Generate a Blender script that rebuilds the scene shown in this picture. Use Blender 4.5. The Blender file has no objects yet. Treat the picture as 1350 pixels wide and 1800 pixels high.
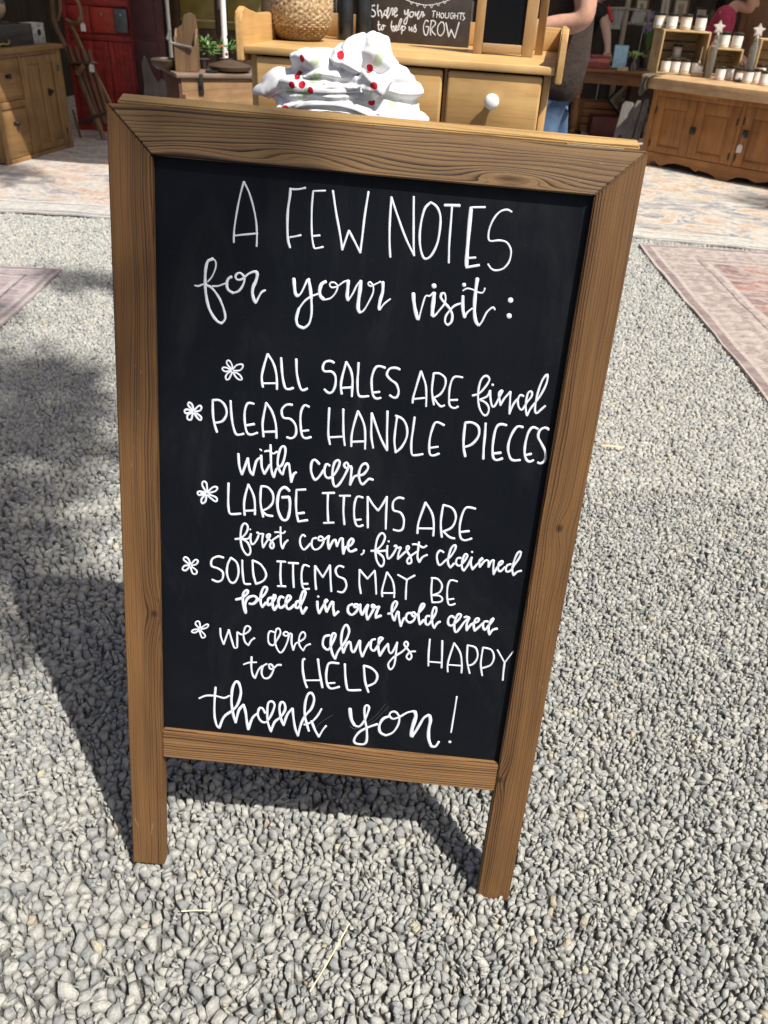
import bpy, bmesh, math, random
import numpy as np
from mathutils import Vector, Matrix, Euler
random.seed(7)
R = math.radians
C = bpy.context.scene.collection
scene = bpy.context.scene

# ------------------------------------------------------------------ camera
CAM = Vector((0.0911, -0.7436, 1.2036))
CROWS = Matrix(((0.99652, 0.07863, -0.02782), (0.06647, -0.54709, 0.83443), (0.05039, -0.83337, -0.55041)))  # world rows of camera right, down, forward
FPX = 1420.0
cam = bpy.data.cameras.new('camera'); camo = bpy.data.objects.new('camera', cam); C.objects.link(camo)
cam.sensor_fit = 'HORIZONTAL'; cam.sensor_width = 36.0; cam.lens = 36.0 * FPX / 1350.0
cam.clip_start = 0.02; cam.clip_end = 200
right = CROWS.col[0]; down = CROWS.col[1]; fwd = CROWS.col[2]
rot = Matrix((right, -Vector(down), -Vector(fwd))).transposed()
camo.matrix_world = Matrix.Translation(CAM) @ rot.to_4x4()
cam.dof.use_dof = True; cam.dof.focus_distance = 1.15; cam.dof.aperture_fstop = 15.0
scene.camera = camo

def ray(px, py):
    return CROWS @ Vector(((px - 675) / FPX, (py - 900) / FPX, 1.0))
def at_z(px, py, z=0.0):
    d = ray(px, py); return CAM + d * ((z - CAM.z) / d.z)
def at_y(px, py, y):
    d = ray(px, py); return CAM + d * ((y - CAM.y) / d.y)

# ------------------------------------------------------------------ world, sun, exposure
SUN = Vector((0.421, -0.337, 0.842)).normalized()          # towards the sun
w = bpy.data.worlds.new('World'); scene.world = w; w.use_nodes = True
nt = w.node_tree; bg = nt.nodes['Background']
sky = nt.nodes.new('ShaderNodeTexSky'); sky.sky_type = 'NISHITA'; sky.sun_disc = False
sky.sun_elevation = math.asin(SUN.z); sky.sun_rotation = math.atan2(SUN.x, SUN.y)
sky.air_density = 0.8; sky.dust_density = 4.0; sky.ozone_density = 0.6
nt.links.new(sky.outputs[0], bg.inputs[0]); bg.inputs[1].default_value = 0.068
sl = bpy.data.lights.new('sun', 'SUN'); sl.energy = 4.7; sl.angle = R(0.6); sl.color = (1.0, 0.955, 0.87)
so = bpy.data.objects.new('sun', sl); C.objects.link(so)
so.rotation_euler = (-SUN).to_track_quat('-Z', 'Y').to_euler(); so.location = SUN * 12
scene.view_settings.view_transform = 'Standard'; scene.view_settings.look = 'None'
scene.view_settings.exposure = 0.66; scene.view_settings.gamma = 1.0
scene.cycles.max_bounces = 6; scene.cycles.diffuse_bounces = 3

# ------------------------------------------------------------------ node helpers
class NT:
    def __init__(s, name):
        s.m = bpy.data.materials.new(name); s.m.use_nodes = True
        s.t = s.m.node_tree; s.b = s.t.nodes['Principled BSDF']
    def n(s, typ, **kw):
        nd = s.t.nodes.new('ShaderNode' + typ)
        for k, v in kw.items(): setattr(nd, k, v)
        return nd
    def l(s, a, b): s.t.links.new(a, b)
    def put(s, sock, v):
        if hasattr(v, 'is_linked') or isinstance(v, bpy.types.NodeSocket): s.l(v, sock)
        else: sock.default_value = v
    def math(s, op, a, b=0.0, c=None):
        nd = s.n('Math', operation=op); s.put(nd.inputs[0], a); s.put(nd.inputs[1], b)
        if c is not None: s.put(nd.inputs[2], c)
        return nd.outputs[0]
    def vm(s, op, a, b=(0, 0, 0)):
        nd = s.n('VectorMath', operation=op); s.put(nd.inputs[0], a)
        if len(nd.inputs) > 1: s.put(nd.inputs[1], b)
        return nd.outputs['Value'] if op in ('LENGTH', 'DISTANCE', 'DOT_PRODUCT') else nd.outputs[0]
    def co(s, scale=(1, 1, 1), loc=(0, 0, 0), src='Object'):
        tc = s.n('TexCoord'); mp = s.n('Mapping'); mp.inputs['Scale'].default_value = scale; mp.inputs['Location'].default_value = loc
        s.l(tc.outputs[src], mp.inputs[0]); return mp.outputs[0]
    def noise(s, vec, scale, detail=3, rough=0.55, dist=0.0):
        nd = s.n('TexNoise'); s.l(vec, nd.inputs['Vector']); nd.inputs['Scale'].default_value = scale
        nd.inputs['Detail'].default_value = detail; nd.inputs['Roughness'].default_value = rough; nd.inputs['Distortion'].default_value = dist
        return nd.outputs[0]
    def vor(s, vec, scale, feat='F1', out=0):
        nd = s.n('TexVoronoi', feature=feat); s.l(vec, nd.inputs['Vector']); nd.inputs['Scale'].default_value = scale
        return nd.outputs[out]
    def ramp(s, fac, stops, interp='LINEAR'):
        nd = s.n('ValToRGB'); cr = nd.color_ramp; cr.interpolation = interp
        while len(cr.elements) < len(stops): cr.elements.new(0.5)
        for e, (p, c) in zip(cr.elements, stops):
            e.position = p; e.color = (c, c, c, 1) if isinstance(c, (int, float)) else (*c, 1)
        s.put(nd.inputs[0], fac); return nd.outputs[0]
    def mix(s, fac, a, b, mode='MIX'):
        nd = s.n('Mix', data_type='RGBA', blend_type=mode)
        s.put(nd.inputs[0], fac)
        for i, v in ((6, a), (7, b)):
            if isinstance(v, tuple): nd.inputs[i].default_value = (*v[:3], 1)
            else: s.l(v, nd.inputs[i])
        return nd.outputs[2]
    def sep(s, v):
        nd = s.n('SeparateXYZ'); s.l(v, nd.inputs[0]); return nd.outputs
    def comb(s, x, y, z):
        nd = s.n('CombineXYZ')
        for i, v in enumerate((x, y, z)): s.put(nd.inputs[i], v)
        return nd.outputs[0]
    def bump(s, h, strength=0.3, dist=0.002):
        nd = s.n('Bump'); s.l(h, nd.inputs['Height']); nd.inputs['Strength'].default_value = strength; nd.inputs['Distance'].default_value = dist
        s.l(nd.outputs[0], s.b.inputs['Normal'])
    def done(s, col, rough=0.6, **kw):
        s.put(s.b.inputs['Base Color'], (*col, 1) if isinstance(col, tuple) else col); s.put(s.b.inputs['Roughness'], rough)
        for k, v in kw.items(): s.put(s.b.inputs[k.replace('_', ' ')], v)
        return s.m

def plain(name, col, rough=0.6, var=0.12, scale=30, **kw):
    t = NT(name); v = t.co()
    n = t.noise(v, scale, 4)
    f = t.ramp(n, [(0.3, 1 - var), (0.7, 1 + var)])
    c = t.mix(1.0, tuple(col), f, 'MULTIPLY')
    t.bump(n, 0.15, 0.001)
    return t.done(c, rough, **kw)

AX = {'X': (0.07, 1, 1), 'Y': (1, 0.07, 1), 'Z': (1, 1, 0.07)}
def wood(name, light, dark, axis='X', scale=45, rough=0.5, wear=0.25, bump=0.2, spec=0.4):
    t = NT(name); v = t.co(AX[axis])
    d = t.noise(v, 5, 2)
    v2 = t.vm('ADD', v, t.comb(d, t.math('MULTIPLY', d, 0.6), t.math('MULTIPLY', d, 0.8)))
    rings = t.noise(v2, scale * 0.35, 4, 0.6)
    fib = t.noise(v, scale * 5, 3, 0.6)
    blot = t.noise(t.co(), 6, 3)
    f = t.math('ADD', t.math('MULTIPLY', rings, 0.75), t.math('MULTIPLY', fib, 0.3))
    c = t.ramp(f, [(0.33, tuple(light)), (0.5, tuple(0.6 * a + 0.4 * b for a, b in zip(light, dark))), (0.68, tuple(dark))])
    bl = t.ramp(blot, [(0.3, 1 - wear), (0.7, 1 + wear * 0.5)])
    c = t.mix(1.0, c, bl, 'MULTIPLY')
    t.bump(f, bump, 0.002)
    return t.done(c, rough, Specular_IOR_Level=spec)

# ------------------------------------------------------------------ mesh helpers
def merge(bm, tmp, M=None):
    if M is not None: bmesh.ops.transform(tmp, matrix=M, verts=tmp.verts)
    me = bpy.data.meshes.new('tmp'); tmp.to_mesh(me); tmp.free(); bm.from_mesh(me); bpy.data.meshes.remove(me)
def new(): return bmesh.new()
def box(bm, x0, x1, y0, y1, z0, z1, bev=0.003, M=None, seg=2):
    t = new(); bmesh.ops.create_cube(t, size=1)
    for v in t.verts: v.co = Vector(((x0 + x1) / 2 + v.co.x * (x1 - x0), (y0 + y1) / 2 + v.co.y * (y1 - y0), (z0 + z1) / 2 + v.co.z * (z1 - z0)))
    b = min(bev, 0.45 * min(abs(x1 - x0), abs(y1 - y0), abs(z1 - z0)))
    if b > 0: bmesh.ops.bevel(t, geom=t.edges[:], offset=b, segments=seg, affect='EDGES', profile=0.5)
    merge(bm, t, M); return bm
def bx(*a, **k): return box(new(), *a, **k)
def cone(bm, p0, p1, r0, r1=None, seg=14):
    p0 = Vector(p0); p1 = Vector(p1); r1 = r0 if r1 is None else r1
    t = new(); bmesh.ops.create_cone(t, cap_ends=True, segments=seg, radius1=r0, radius2=max(r1, 1e-5), depth=(p1 - p0).length)
    M = Matrix.Translation((p0 + p1) / 2) @ (p1 - p0).to_track_quat('Z', 'Y').to_matrix().to_4x4()
    merge(bm, t, M); return bm
def lathe(bm, prof, seg=24, M=None):
    t = new(); rows = []
    for r, z in prof:
        rows.append([t.verts.new((r * math.cos(2 * math.pi * k / seg), r * math.sin(2 * math.pi * k / seg), z)) for k in range(seg)])
    for a, b in zip(rows, rows[1:]):
        for k in range(seg): t.faces.new((a[k], a[(k + 1) % seg], b[(k + 1) % seg], b[k]))
    if prof[0][0] > 1e-4: t.faces.new(rows[0][::-1])
    if prof[-1][0] > 1e-4: t.faces.new(rows[-1])
    bmesh.ops.remove_doubles(t, verts=t.verts, dist=1e-5)
    merge(bm, t, M); return bm
def prism(bm, pts, d0, d1, M=None, bev=0.0):
    """outline in local x,z extruded along y"""
    t = new(); a = [t.verts.new((x, d0, z)) for x, z in pts]; b = [t.verts.new((x, d1, z)) for x, z in pts]
    t.faces.new(a); t.faces.new(b[::-1])
    for k in range(len(pts)): t.faces.new((a[k], b[k], b[(k + 1) % len(pts)], a[(k + 1) % len(pts)]))
    bmesh.ops.recalc_face_normals(t, faces=t.faces)
    if bev: bmesh.ops.bevel(t, geom=t.edges[:], offset=bev, segments=2, affect='EDGES')
    merge(bm, t, M); return bm
def spline(pts, n=6):
    P = [Vector(p) for p in pts]; P = [P[0]] + P + [P[-1]]; out = []
    for i in range(1, len(P) - 2):
        a, b, c, d = P[i - 1:i + 3]
        for k in range(n):
            t = k / n
            out.append(0.5 * ((2 * b) + (c - a) * t + (2 * a - 5 * b + 4 * c - d) * t * t + (3 * b - a - 3 * c + d) * t ** 3))
    out.append(P[-2]); return out
def tube(bm, pts, r, seg=8, smooth=5, flat=None):
    pts = spline(pts, smooth) if smooth else [Vector(p) for p in pts]
    t = new(); rows = []; prev = None; n = len(pts)
    rr = r if callable(r) else (lambda u: r)
    for i, p in enumerate(pts):
        d = (pts[min(i + 1, n - 1)] - pts[max(i - 1, 0)]).normalized()
        ref = prev if prev is not None else (Vector((0, 0, 1)) if abs(d.z) < 0.9 else Vector((1, 0, 0)))
        u = (ref - d * ref.dot(d)).normalized(); prev = u; v = d.cross(u); q = rr(i / max(n - 1, 1))
        qa, qb = (q, q) if flat is None else (q, q * flat)
        rows.append([t.verts.new(p + u * qa * math.cos(2 * math.pi * k / seg) + v * qb * math.sin(2 * math.pi * k / seg)) for k in range(seg)])
    for a, b in zip(rows, rows[1:]):
        for k in range(seg): t.faces.new((a[k], a[(k + 1) % seg], b[(k + 1) % seg], b[k]))
    t.faces.new(rows[0][::-1]); t.faces.new(rows[-1])
    bmesh.ops.recalc_face_normals(t, faces=t.faces)
    merge(bm, t); return bm
def obj(name, bm, m, parent=None, smooth=False, loc=None, rot=None, label=None, keep=None):
    me = bpy.data.meshes.new(name); bmesh.ops.recalc_face_normals(bm, faces=bm.faces) if keep is None else None
    bm.to_mesh(me); bm.free()
    ms = m if isinstance(m, (list, tuple)) else [m]
    for q in ms: me.materials.append(q)
    if smooth:
        me.polygons.foreach_set('use_smooth', [True] * len(me.polygons))
        if smooth != 'all': me.set_sharp_from_angle(angle=R(40))
    o = bpy.data.objects.new(name, me); C.objects.link(o)
    if parent: o.parent = parent
    if loc is not None: o.location = loc
    if rot is not None: o.rotation_euler = rot
    if label: o['label'] = label
    return o
def thing(name, label, cat, loc=(0, 0, 0), rz=0.0, group=None, M=None):
    o = bpy.data.objects.new(name, None); C.objects.link(o); o.empty_display_size = 0.05
    if M is not None: o.matrix_world = M
    else: o.location = loc; o.rotation_euler = (0, 0, rz)
    o['label'] = label; o['category'] = cat
    if group: o['group'] = group
    return o
def tag(o, label, cat, group=None):
    o['label'] = label; o['category'] = cat
    if group: o['group'] = group
    return o
def struct(o): o['kind'] = 'structure'; return o
def dup(root, loc=None, rz=None, label=None, sc=None):
    r = root.copy(); C.objects.link(r)
    if loc is not None: r.location = loc
    if rz is not None: r.rotation_euler = (0, 0, rz)
    if sc is not None: r.scale = (sc, sc, sc)
    if label: r['label'] = label
    for ch in root.children:
        c = ch.copy(); C.objects.link(c); c.parent = r
        for g in ch.children:
            d = g.copy(); C.objects.link(d); d.parent = c
    return r
def yawM(loc, rz): return Matrix.Translation(Vector(loc)) @ Matrix.Rotation(rz, 4, 'Z')
def eval_mesh(o):
    dg = bpy.context.evaluated_depsgraph_get(); dg.update()
    me = bpy.data.meshes.new_from_object(o.evaluated_get(dg)); return me
def skin(name, verts, edges, rad, m, parent=None, sub=2, root=0, post=None):
    """one continuous surface grown over a skeleton"""
    me = bpy.data.meshes.new(name); me.from_pydata([tuple(v) for v in verts], edges, [])
    o = bpy.data.objects.new(name, me); C.objects.link(o)
    o.modifiers.new('s', 'SKIN').use_smooth_shade = True
    for i, r in enumerate(rad):
        sv = me.skin_vertices[0].data[i]; sv.radius = r if isinstance(r, tuple) else (r, r); sv.use_root = (i == root)
    sb = o.modifiers.new('d', 'SUBSURF'); sb.levels = sub; sb.render_levels = sub
    new_me = eval_mesh(o); o.modifiers.clear(); old = o.data; o.data = new_me; bpy.data.meshes.remove(old)
    new_me.name = name; new_me.materials.clear(); new_me.materials.append(m)
    new_me.polygons.foreach_set('use_smooth', [True] * len(new_me.polygons))
    if post: post(new_me)
    if parent: o.parent = parent
    return o
# ------------------------------------------------------------------ ground and rugs
t = NT('gravel dust'); v = t.co()
n1 = t.noise(v, 9, 4); n2 = t.noise(v, 160, 4); vo = t.vor(v, 75)
c = t.ramp(t.math('ADD', t.math('MULTIPLY', n2, 0.6), t.math('MULTIPLY', n1, 0.4)), [(0.35, (0.07, 0.069, 0.065)), (0.65, (0.19, 0.186, 0.172))])  # dust toned dark so the gaps between stones hold painted shade
t.bump(t.math('ADD', n2, vo), 0.9, 0.01)
M_DUST = t.done(c, 0.95)
bm = new(); bmesh.ops.create_grid(bm, x_segments=60, y_segments=60, size=60)
g = struct(obj('ground', bm, M_DUST, loc=(0, 20, -0.012)))

def make_gravel():
    """packed angular stones: every stone fills one cell of a random packing, with sprinkled fines on top"""
    from mathutils import geometry
    rng = np.random.default_rng(3)
    def seen(x, y, m=0.75): return abs(x - 0.1) < m + 0.62 * (y + 0.75) and not (abs(x) < 0.22 and 1.3 < y < 2.6)
    VV = []; FF = []; off = 0
    def cells(pts, rad, core, lo):
        nonlocal off
        res = geometry.delaunay_2d_cdt([Vector(p) for p in pts], [], [], 0, 1e-7)
        P = np.array([v[:] for v in res[0]]); T = np.array([f[:3] for f in res[2]]); orig = [o[0] if o else -1 for o in res[3]]
        a, b, c = P[T[:, 0]], P[T[:, 1]], P[T[:, 2]]
        d = 2 * (a[:, 0] * (b[:, 1] - c[:, 1]) + b[:, 0] * (c[:, 1] - a[:, 1]) + c[:, 0] * (a[:, 1] - b[:, 1])); d = np.where(np.abs(d) < 1e-12, 1e-12, d)
        s = lambda q: (q ** 2).sum(1)
        cc = np.stack([(s(a) * (b[:, 1] - c[:, 1]) + s(b) * (c[:, 1] - a[:, 1]) + s(c) * (a[:, 1] - b[:, 1])) / d, (s(a) * (c[:, 0] - b[:, 0]) + s(b) * (a[:, 0] - c[:, 0]) + s(c) * (b[:, 0] - a[:, 0])) / d], 1)
        inc = [[] for _ in range(len(P))]
        for t_, tri in enumerate(T):
            for v in tri: inc[v].append(t_)
        for v in range(len(P)):
            if orig[v] < 0 or not core(P[v][0], P[v][1]) or len(inc[v]) < 3: continue
            q = cc[inc[v]] - P[v]; r = rad[orig[v]]
            L = np.sqrt((q ** 2).sum(1)); q *= np.minimum(1, 1.9 * r / np.maximum(L, 1e-9))[:, None]
            q = q[np.argsort(np.arctan2(q[:, 1], q[:, 0]))]
            # drop corners that sit almost on top of each other
            keep = [k for k in range(len(q)) if np.hypot(*(q[k] - q[k - 1])) > 0.56 * r]
            if len(keep) < 3: continue
            q = q[keep]; n = len(q); ctr = q.mean(0); q = q - ctr
            q = q * rng.uniform(0.84, 1.06) * rng.uniform(0.86, 1.06, (n, 1))
            tx, ty = rng.normal(0, 0.24, 2); h = r * rng.uniform(0.25, 0.7); z0 = rng.normal(0, 0.0024) - 0.15 * (lo - r)
            t1 = rng.uniform(0.66, 0.98, (n, 1)); sh = rng.normal(0, 0.12, 2) * r
            tilt = lambda w: np.clip(w[:, 0] * tx + w[:, 1] * ty, -0.6 * r, 0.6 * r)
            base = P[v] + ctr
            r0 = q * 0.95; r1 = q; r2 = q * t1 + sh * 0.6
            g1, g2 = rng.normal(0, 0.42, 2), rng.normal(0, 0.42, 2); top_ = lambda w: np.clip(np.minimum(w @ g1, w @ g2 + 0.12 * r), -0.9 * h, 0.5 * r)
            z1 = z0 + np.minimum(tilt(r1), top_(r2) + 0.5 * h) - 0.25 * h + rng.normal(0, 0.06, n) * r; z2 = z0 + h + top_(r2)
            apex = np.array([[*(base + sh), z0 + h + float(top_(sh[None])[0]) + 0.06 * r]])
            VV.append(np.concatenate([np.c_[r0 + base, np.full(n, -0.014)], np.c_[r1 + base, z1], np.c_[r2 + base, z2], apex]))
            k = np.arange(n); k2 = (k + 1) % n; F = []
            for ring in (0, 1):
                A = ring * n; F.append(np.c_[A + k, A + k2, A + n + k2]); F.append(np.c_[A + k, A + n + k2, A + n + k])
            F.append(np.c_[2 * n + k, 2 * n + k2, np.full(n, 3 * n)])
            FF.append(np.concatenate(F) + off); off += 3 * n + 1
    def pack(x0, x1, y0, y1, smin, smax, tries, ok, scale):
        g = {}; pts = []; rad = []; cs = smax * 1.3
        R_ = np.sort(smin + (smax - smin) * rng.random(tries) ** 2.8)[::-1]; X = rng.uniform(x0, x1, tries); Y = rng.uniform(y0, y1, tries)
        for x, y, r in zip(X, Y, R_):
            if not ok(x, y): continue
            r *= scale(x, y); ci, cj = int(x // cs), int(y // cs); bad = False
            for ii in (ci - 1, ci, ci + 1):
                for jj in (cj - 1, cj, cj + 1):
                    for (u, w_, q) in g.get((ii, jj), ()):
                        if (u - x) ** 2 + (w_ - y) ** 2 < (0.80 * (r + q)) ** 2: bad = True; break
                    if bad: break
                if bad: break
            if bad: continue
            g.setdefault((ci, cj), []).append((x, y, r)); pts.append((x, y)); rad.append(r)
        return pts, rad
    sc_ = lambda x, y: (0.66 if x > 0.25 else 1.0 if x < -0.25 else 0.83 - 0.34 * x) * (1.0 + 0.14 * math.sin(x * 5 + y * 3.1) * math.sin(y * 4.3 - x))
    pts, rad = pack(-1.5, 1.6, -0.62, 1.36, 0.0031, 0.0132, 190000, lambda x, y: seen(x, y), sc_)
    n1 = len(pts); cells(pts, rad, lambda x, y: -0.55 < y < 1.30 and seen(x, y, 0.68), 0.011)
    step = 0.0138; xs = np.arange(-3.0, 3.1, step); ys = np.arange(1.24, 5.0, step)
    X, Y = np.meshgrid(xs, ys); X = X + rng.uniform(-0.47, 0.47, X.shape) * step; Y = Y + rng.uniform(-0.47, 0.47, X.shape) * step
    pts = [(x, y) for x, y in zip(X.ravel(), Y.ravel()) if seen(x, y)]; rad = [0.0080] * len(pts)
    cells(pts, rad, lambda x, y: 1.30 <= y < 4.9 and seen(x, y, 0.68), 0.011); n2 = len(pts)
    # fines and a few loose stones lying on the packed bed
    protos = []
    for k in range(16):
        b = new(); n = int(rng.integers(7, 11)); pt = rng.normal(size=(n, 3)); pt /= np.linalg.norm(pt, axis=1)[:, None]; pt *= np.array([1.0, rng.uniform(0.55, 0.9), rng.uniform(0.38, 0.62)]) * rng.uniform(0.82, 1.2, (n, 1))
        vs = [b.verts.new(p) for p in pt]; r = bmesh.ops.convex_hull(b, input=vs); bmesh.ops.delete(b, geom=[q for q in r['geom_interior'] if isinstance(q, bmesh.types.BMVert)], context='VERTS')
        bmesh.ops.bevel(b, geom=b.edges[:], offset=0.035, segments=1, affect='EDGES'); bmesh.ops.triangulate(b, faces=b.faces); b.verts.index_update(); b.verts.ensure_lookup_table()
        protos.append((np.array([q.co[:] for q in b.verts]), np.array([[q.index for q in f.verts] for f in b.faces]))); b.free()
    for cnt, y0, y1, s0, s1, z in ((26000, -0.55, 1.3, 0.0018, 0.0058, 0.002), (5200, -0.55, 1.3, 0.0055, 0.0125, 0.0045), (9000, 1.3, 4.6, 0.003, 0.007, 0.002), (900, 1.3, 4.6, 0.008, 0.016, 0.006)):
        for _ in range(cnt):
            x, y = rng.uniform(-3, 3.1), rng.uniform(y0, y1)
            if y1 < 2: x = rng.uniform(-1.4, 1.5)
            if not seen(x, y, 0.68): continue
            V, F = protos[int(rng.integers(0, 16))]; s = (s0 + (s1 - s0) * rng.random() ** 1.6) * (0.85 if x > 0.2 else 1.0)
            M = np.array(Euler((rng.normal(0, .3), rng.normal(0, .3), rng.uniform(0, 6.28))).to_matrix())
            VV.append(V @ M.T * s + np.array([x, y, z + rng.uniform(-.001, .002)])); FF.append(F + off); off += len(V)
    AV = np.concatenate(VV)
    # pull the packing about so the stones come out as shards and slabs rather than even cells
    x, y = AV[:, 0].copy(), AV[:, 1].copy()
    AV[:, 0] += 0.0036 * np.sin(61 * y + 23 * x) + 0.0026 * np.sin(113 * y - 71 * x + 1.3)
    AV[:, 1] += 0.0034 * np.sin(57 * x - 19 * y + 0.7) + 0.0026 * np.sin(107 * x + 63 * y)
    AV = AV.astype(np.float32); AF = np.concatenate(FF).astype(np.int32)
    me = bpy.data.meshes.new('gravel'); me.vertices.add(len(AV)); me.vertices.foreach_set('co', AV.ravel())
    me.loops.add(AF.size); me.loops.foreach_set('vertex_index', AF.ravel())
    me.polygons.add(len(AF)); me.polygons.foreach_set('loop_start', np.arange(0, AF.size, 3, dtype=np.int32))
    me.update(); me.validate()
    print('gravel near', n1, 'far', n2, 'tris', len(AF))
    return me
t = NT('crushed stone'); v = t.co()
ge = t.n('NewGeometry'); rnd = ge.outputs['Random Per Island']
base = t.ramp(rnd, [(0.0, (0.27, 0.28, 0.285)), (0.25, (0.35, 0.355, 0.345)), (0.55, (0.42, 0.42, 0.393)), (0.98, (0.49, 0.485, 0.445)), (0.988, (0.52, 0.48, 0.36)), (1.0, (0.45, 0.39, 0.28))])
n = t.noise(v, 170, 6, 0.7); n2 = t.noise(v, 700, 3)
f = t.ramp(n, [(0.32, 0.70), (0.68, 1.18)])
c = t.mix(1.0, base, f, 'MULTIPLY')
c = t.mix(t.ramp(t.noise(v, 55, 3), [(0.45, 0.0), (0.75, 0.45)]), c, (0.44, 0.43, 0.39))
t.bump(t.math('ADD', n, t.math('MULTIPLY', n2, 0.4)), 0.9, 0.006)
M_STONE = t.done(c, 0.9, Specular_IOR_Level=0.25)
me = make_gravel(); me.materials.append(M_STONE)
gr = bpy.data.objects.new('gravel', me); C.objects.link(gr)
gr['kind'] = 'stuff'; gr['label'] = 'loose crushed grey gravel covering the ground'; gr['category'] = 'gravel'

def rug_mat(name, W, H, field, motif, accent, border, seed, wear=0.5, pale=(0.62, 0.58, 0.54), b0=0.05, b1=0.13, tone=0.72, sx=0.85):
    """distressed oriental carpet: mirrored motifs inside plain and patterned bands"""
    t = NT(name); v = t.co(); x, y, z = t.sep(v)
    ax = t.math('ABSOLUTE', x); ay = t.math('ABSOLUTE', y)
    e = t.math('MINIMUM', t.math('SUBTRACT', W / 2, ax), t.math('SUBTRACT', H / 2, ay))
    mv = t.comb(t.math('MULTIPLY', ax, sx), t.math('MULTIPLY', ay, 1.25), seed)
    m1 = t.noise(mv, 2.6, 5, 0.66, 1.6); m2 = t.noise(mv, 8.5, 5, 0.7, 2.6); m3 = t.noise(v, 40, 4)
    fcol = t.ramp(m1, [(0.30, field), (0.42, motif), (0.50, pale), (0.57, accent), (0.64, pale), (0.72, motif), (0.85, field)])
    fcol = t.mix(t.ramp(m2, [(0.48, 0.0), (0.66, 0.7)]), fcol, accent)
    fcol = t.mix(t.ramp(m2, [(0.30, 0.8), (0.46, 0.0)]), fcol, pale)
    # border tiles
    bt = t.math('SINE', t.math('MULTIPLY', t.math('ADD', x, y), 42)); bt2 = t.math('MULTIPLY', bt, t.math('SINE', t.math('MULTIPLY', t.math('SUBTRACT', x, y), 42)))
    bcol = t.mix(t.ramp(t.math('ADD', t.math('MULTIPLY', bt2, 0.07), m2), [(0.44, 0.0), (0.58, 1.0)]), border, pale)
    col = t.mix(t.math('LESS_THAN', e, b1), fcol, bcol)
    for a, wd, cc in ((b1, 0.012, pale), (b0, 0.010, pale), (b1 * 0.86, 0.006, motif), (0.008, 0.008, pale)):
        col = t.mix(t.math('LESS_THAN', t.math('ABSOLUTE', t.math('SUBTRACT', e, a)), wd), col, cc)
    col = t.mix(t.math('LESS_THAN', e, b0 - 0.012), col, t.mix(0.5, border, motif))
    col = t.mix(t.math('LESS_THAN', e, 0.012), col, pale)
    worn = t.noise(t.co((1, 3.0, 1)), 5, 6, 0.72)
    col = t.mix(t.ramp(worn, [(0.42, 0.0), (0.66, wear)]), col, pale)
    col = t.mix(1.0, col, t.ramp(m3, [(0.3, 0.8), (0.7, 1.12)]), 'MULTIPLY')
    col = t.mix(1.0, col, (tone, tone, tone * 0.985), 'MULTIPLY')
    weave = t.n('TexWave'); t.l(v, weave.inputs[0]); weave.inputs['Scale'].default_value = 90
    t.bump(t.math('ADD', weave.outputs[1], m3), 0.4, 0.003)
    return t.done(col, 0.95, Specular_IOR_Level=0.1)
def rug(label, corner, yaw, W, H, mat, seed=1, z=0.010, cat='rug'):
    """corner is the near-left corner; the pile follows the stones a little"""
    bm = new(); nx, ny = int(W / 0.06), int(H / 0.06)
    rng = random.Random(seed); ph = [rng.uniform(0, 6) for _ in range(6)]
    top = []; botm = []
    for j in range(ny + 1):
        ra = []; rb = []
        for i in range(nx + 1):
            x = -W / 2 + W * i / nx; y = -H / 2 + H * j / ny
            wob = 0.006 * math.sin(y * 3 + ph[2]) * (1 if i in (0, nx) else 0) ; wob2 = 0.005 * math.sin(x * 4 + ph[3]) * (1 if j in (0, ny) else 0)
            h = 0.0025 * math.sin(x * 9 + ph[0]) + 0.0025 * math.sin(y * 11 + ph[1]) + 0.002 * math.sin((x + y) * 23 + ph[4]) + rng.uniform(-.0006, .0006)
            ra.append(bm.verts.new((x + wob, y + wob2, h + 0.006))); rb.append(bm.verts.new((x + wob, y + wob2, h - 0.004)))
        top.append(ra); botm.append(rb)
    for j in range(ny):
        for i in range(nx):
            bm.faces.new((top[j][i], top[j][i + 1], top[j + 1][i + 1], top[j + 1][i]))
            bm.faces.new((botm[j][i], botm[j + 1][i], botm[j + 1][i + 1], botm[j][i + 1]))
    ring = [(0, i) for i in range(nx + 1)] + [(j, nx) for j in range(1, ny + 1)] + [(ny, i) for i in range(nx - 1, -1, -1)] + [(j, 0) for j in range(ny - 1, 0, -1)]
    for a, b in zip(ring, ring[1:] + ring[:1]):
        bm.faces.new((top[a[0]][a[1]], botm[a[0]][a[1]], botm[b[0]][b[1]], top[b[0]][b[1]]))
    o = obj('rug', bm, mat, smooth=True)
    Mx = yawM((corner[0], corner[1], z), yaw) @ Matrix.Translation((W / 2, H / 2, 0)); o.matrix_world = Mx
    return tag(o, label, cat)
rug('large pale blue and peach worn rug in front of the pine cabinet and red cupboard', (-4.65, 3.72), R(2.0), 3.75, 5.2,
    rug_mat('rug pale peach', 3.75, 5.2, (0.38, 0.35, 0.36), (0.20, 0.23, 0.29), (0.47, 0.29, 0.22), (0.45, 0.43, 0.43), 1.0, 0.82, (0.60, 0.58, 0.55), 0.07, 0.26), 1)
rug('small faded mauve rug whose pointed corner reaches in at the left edge', (-2.95, 0.95), R(4.0), 1.50, 1.83,
    rug_mat('rug mauve', 1.50, 1.83, (0.36, 0.28, 0.31), (0.22, 0.18, 0.22), (0.44, 0.33, 0.34), (0.42, 0.34, 0.36), 4.0, 0.55, (0.58, 0.51, 0.51), 0.045, 0.14, 0.60), 2)
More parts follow.
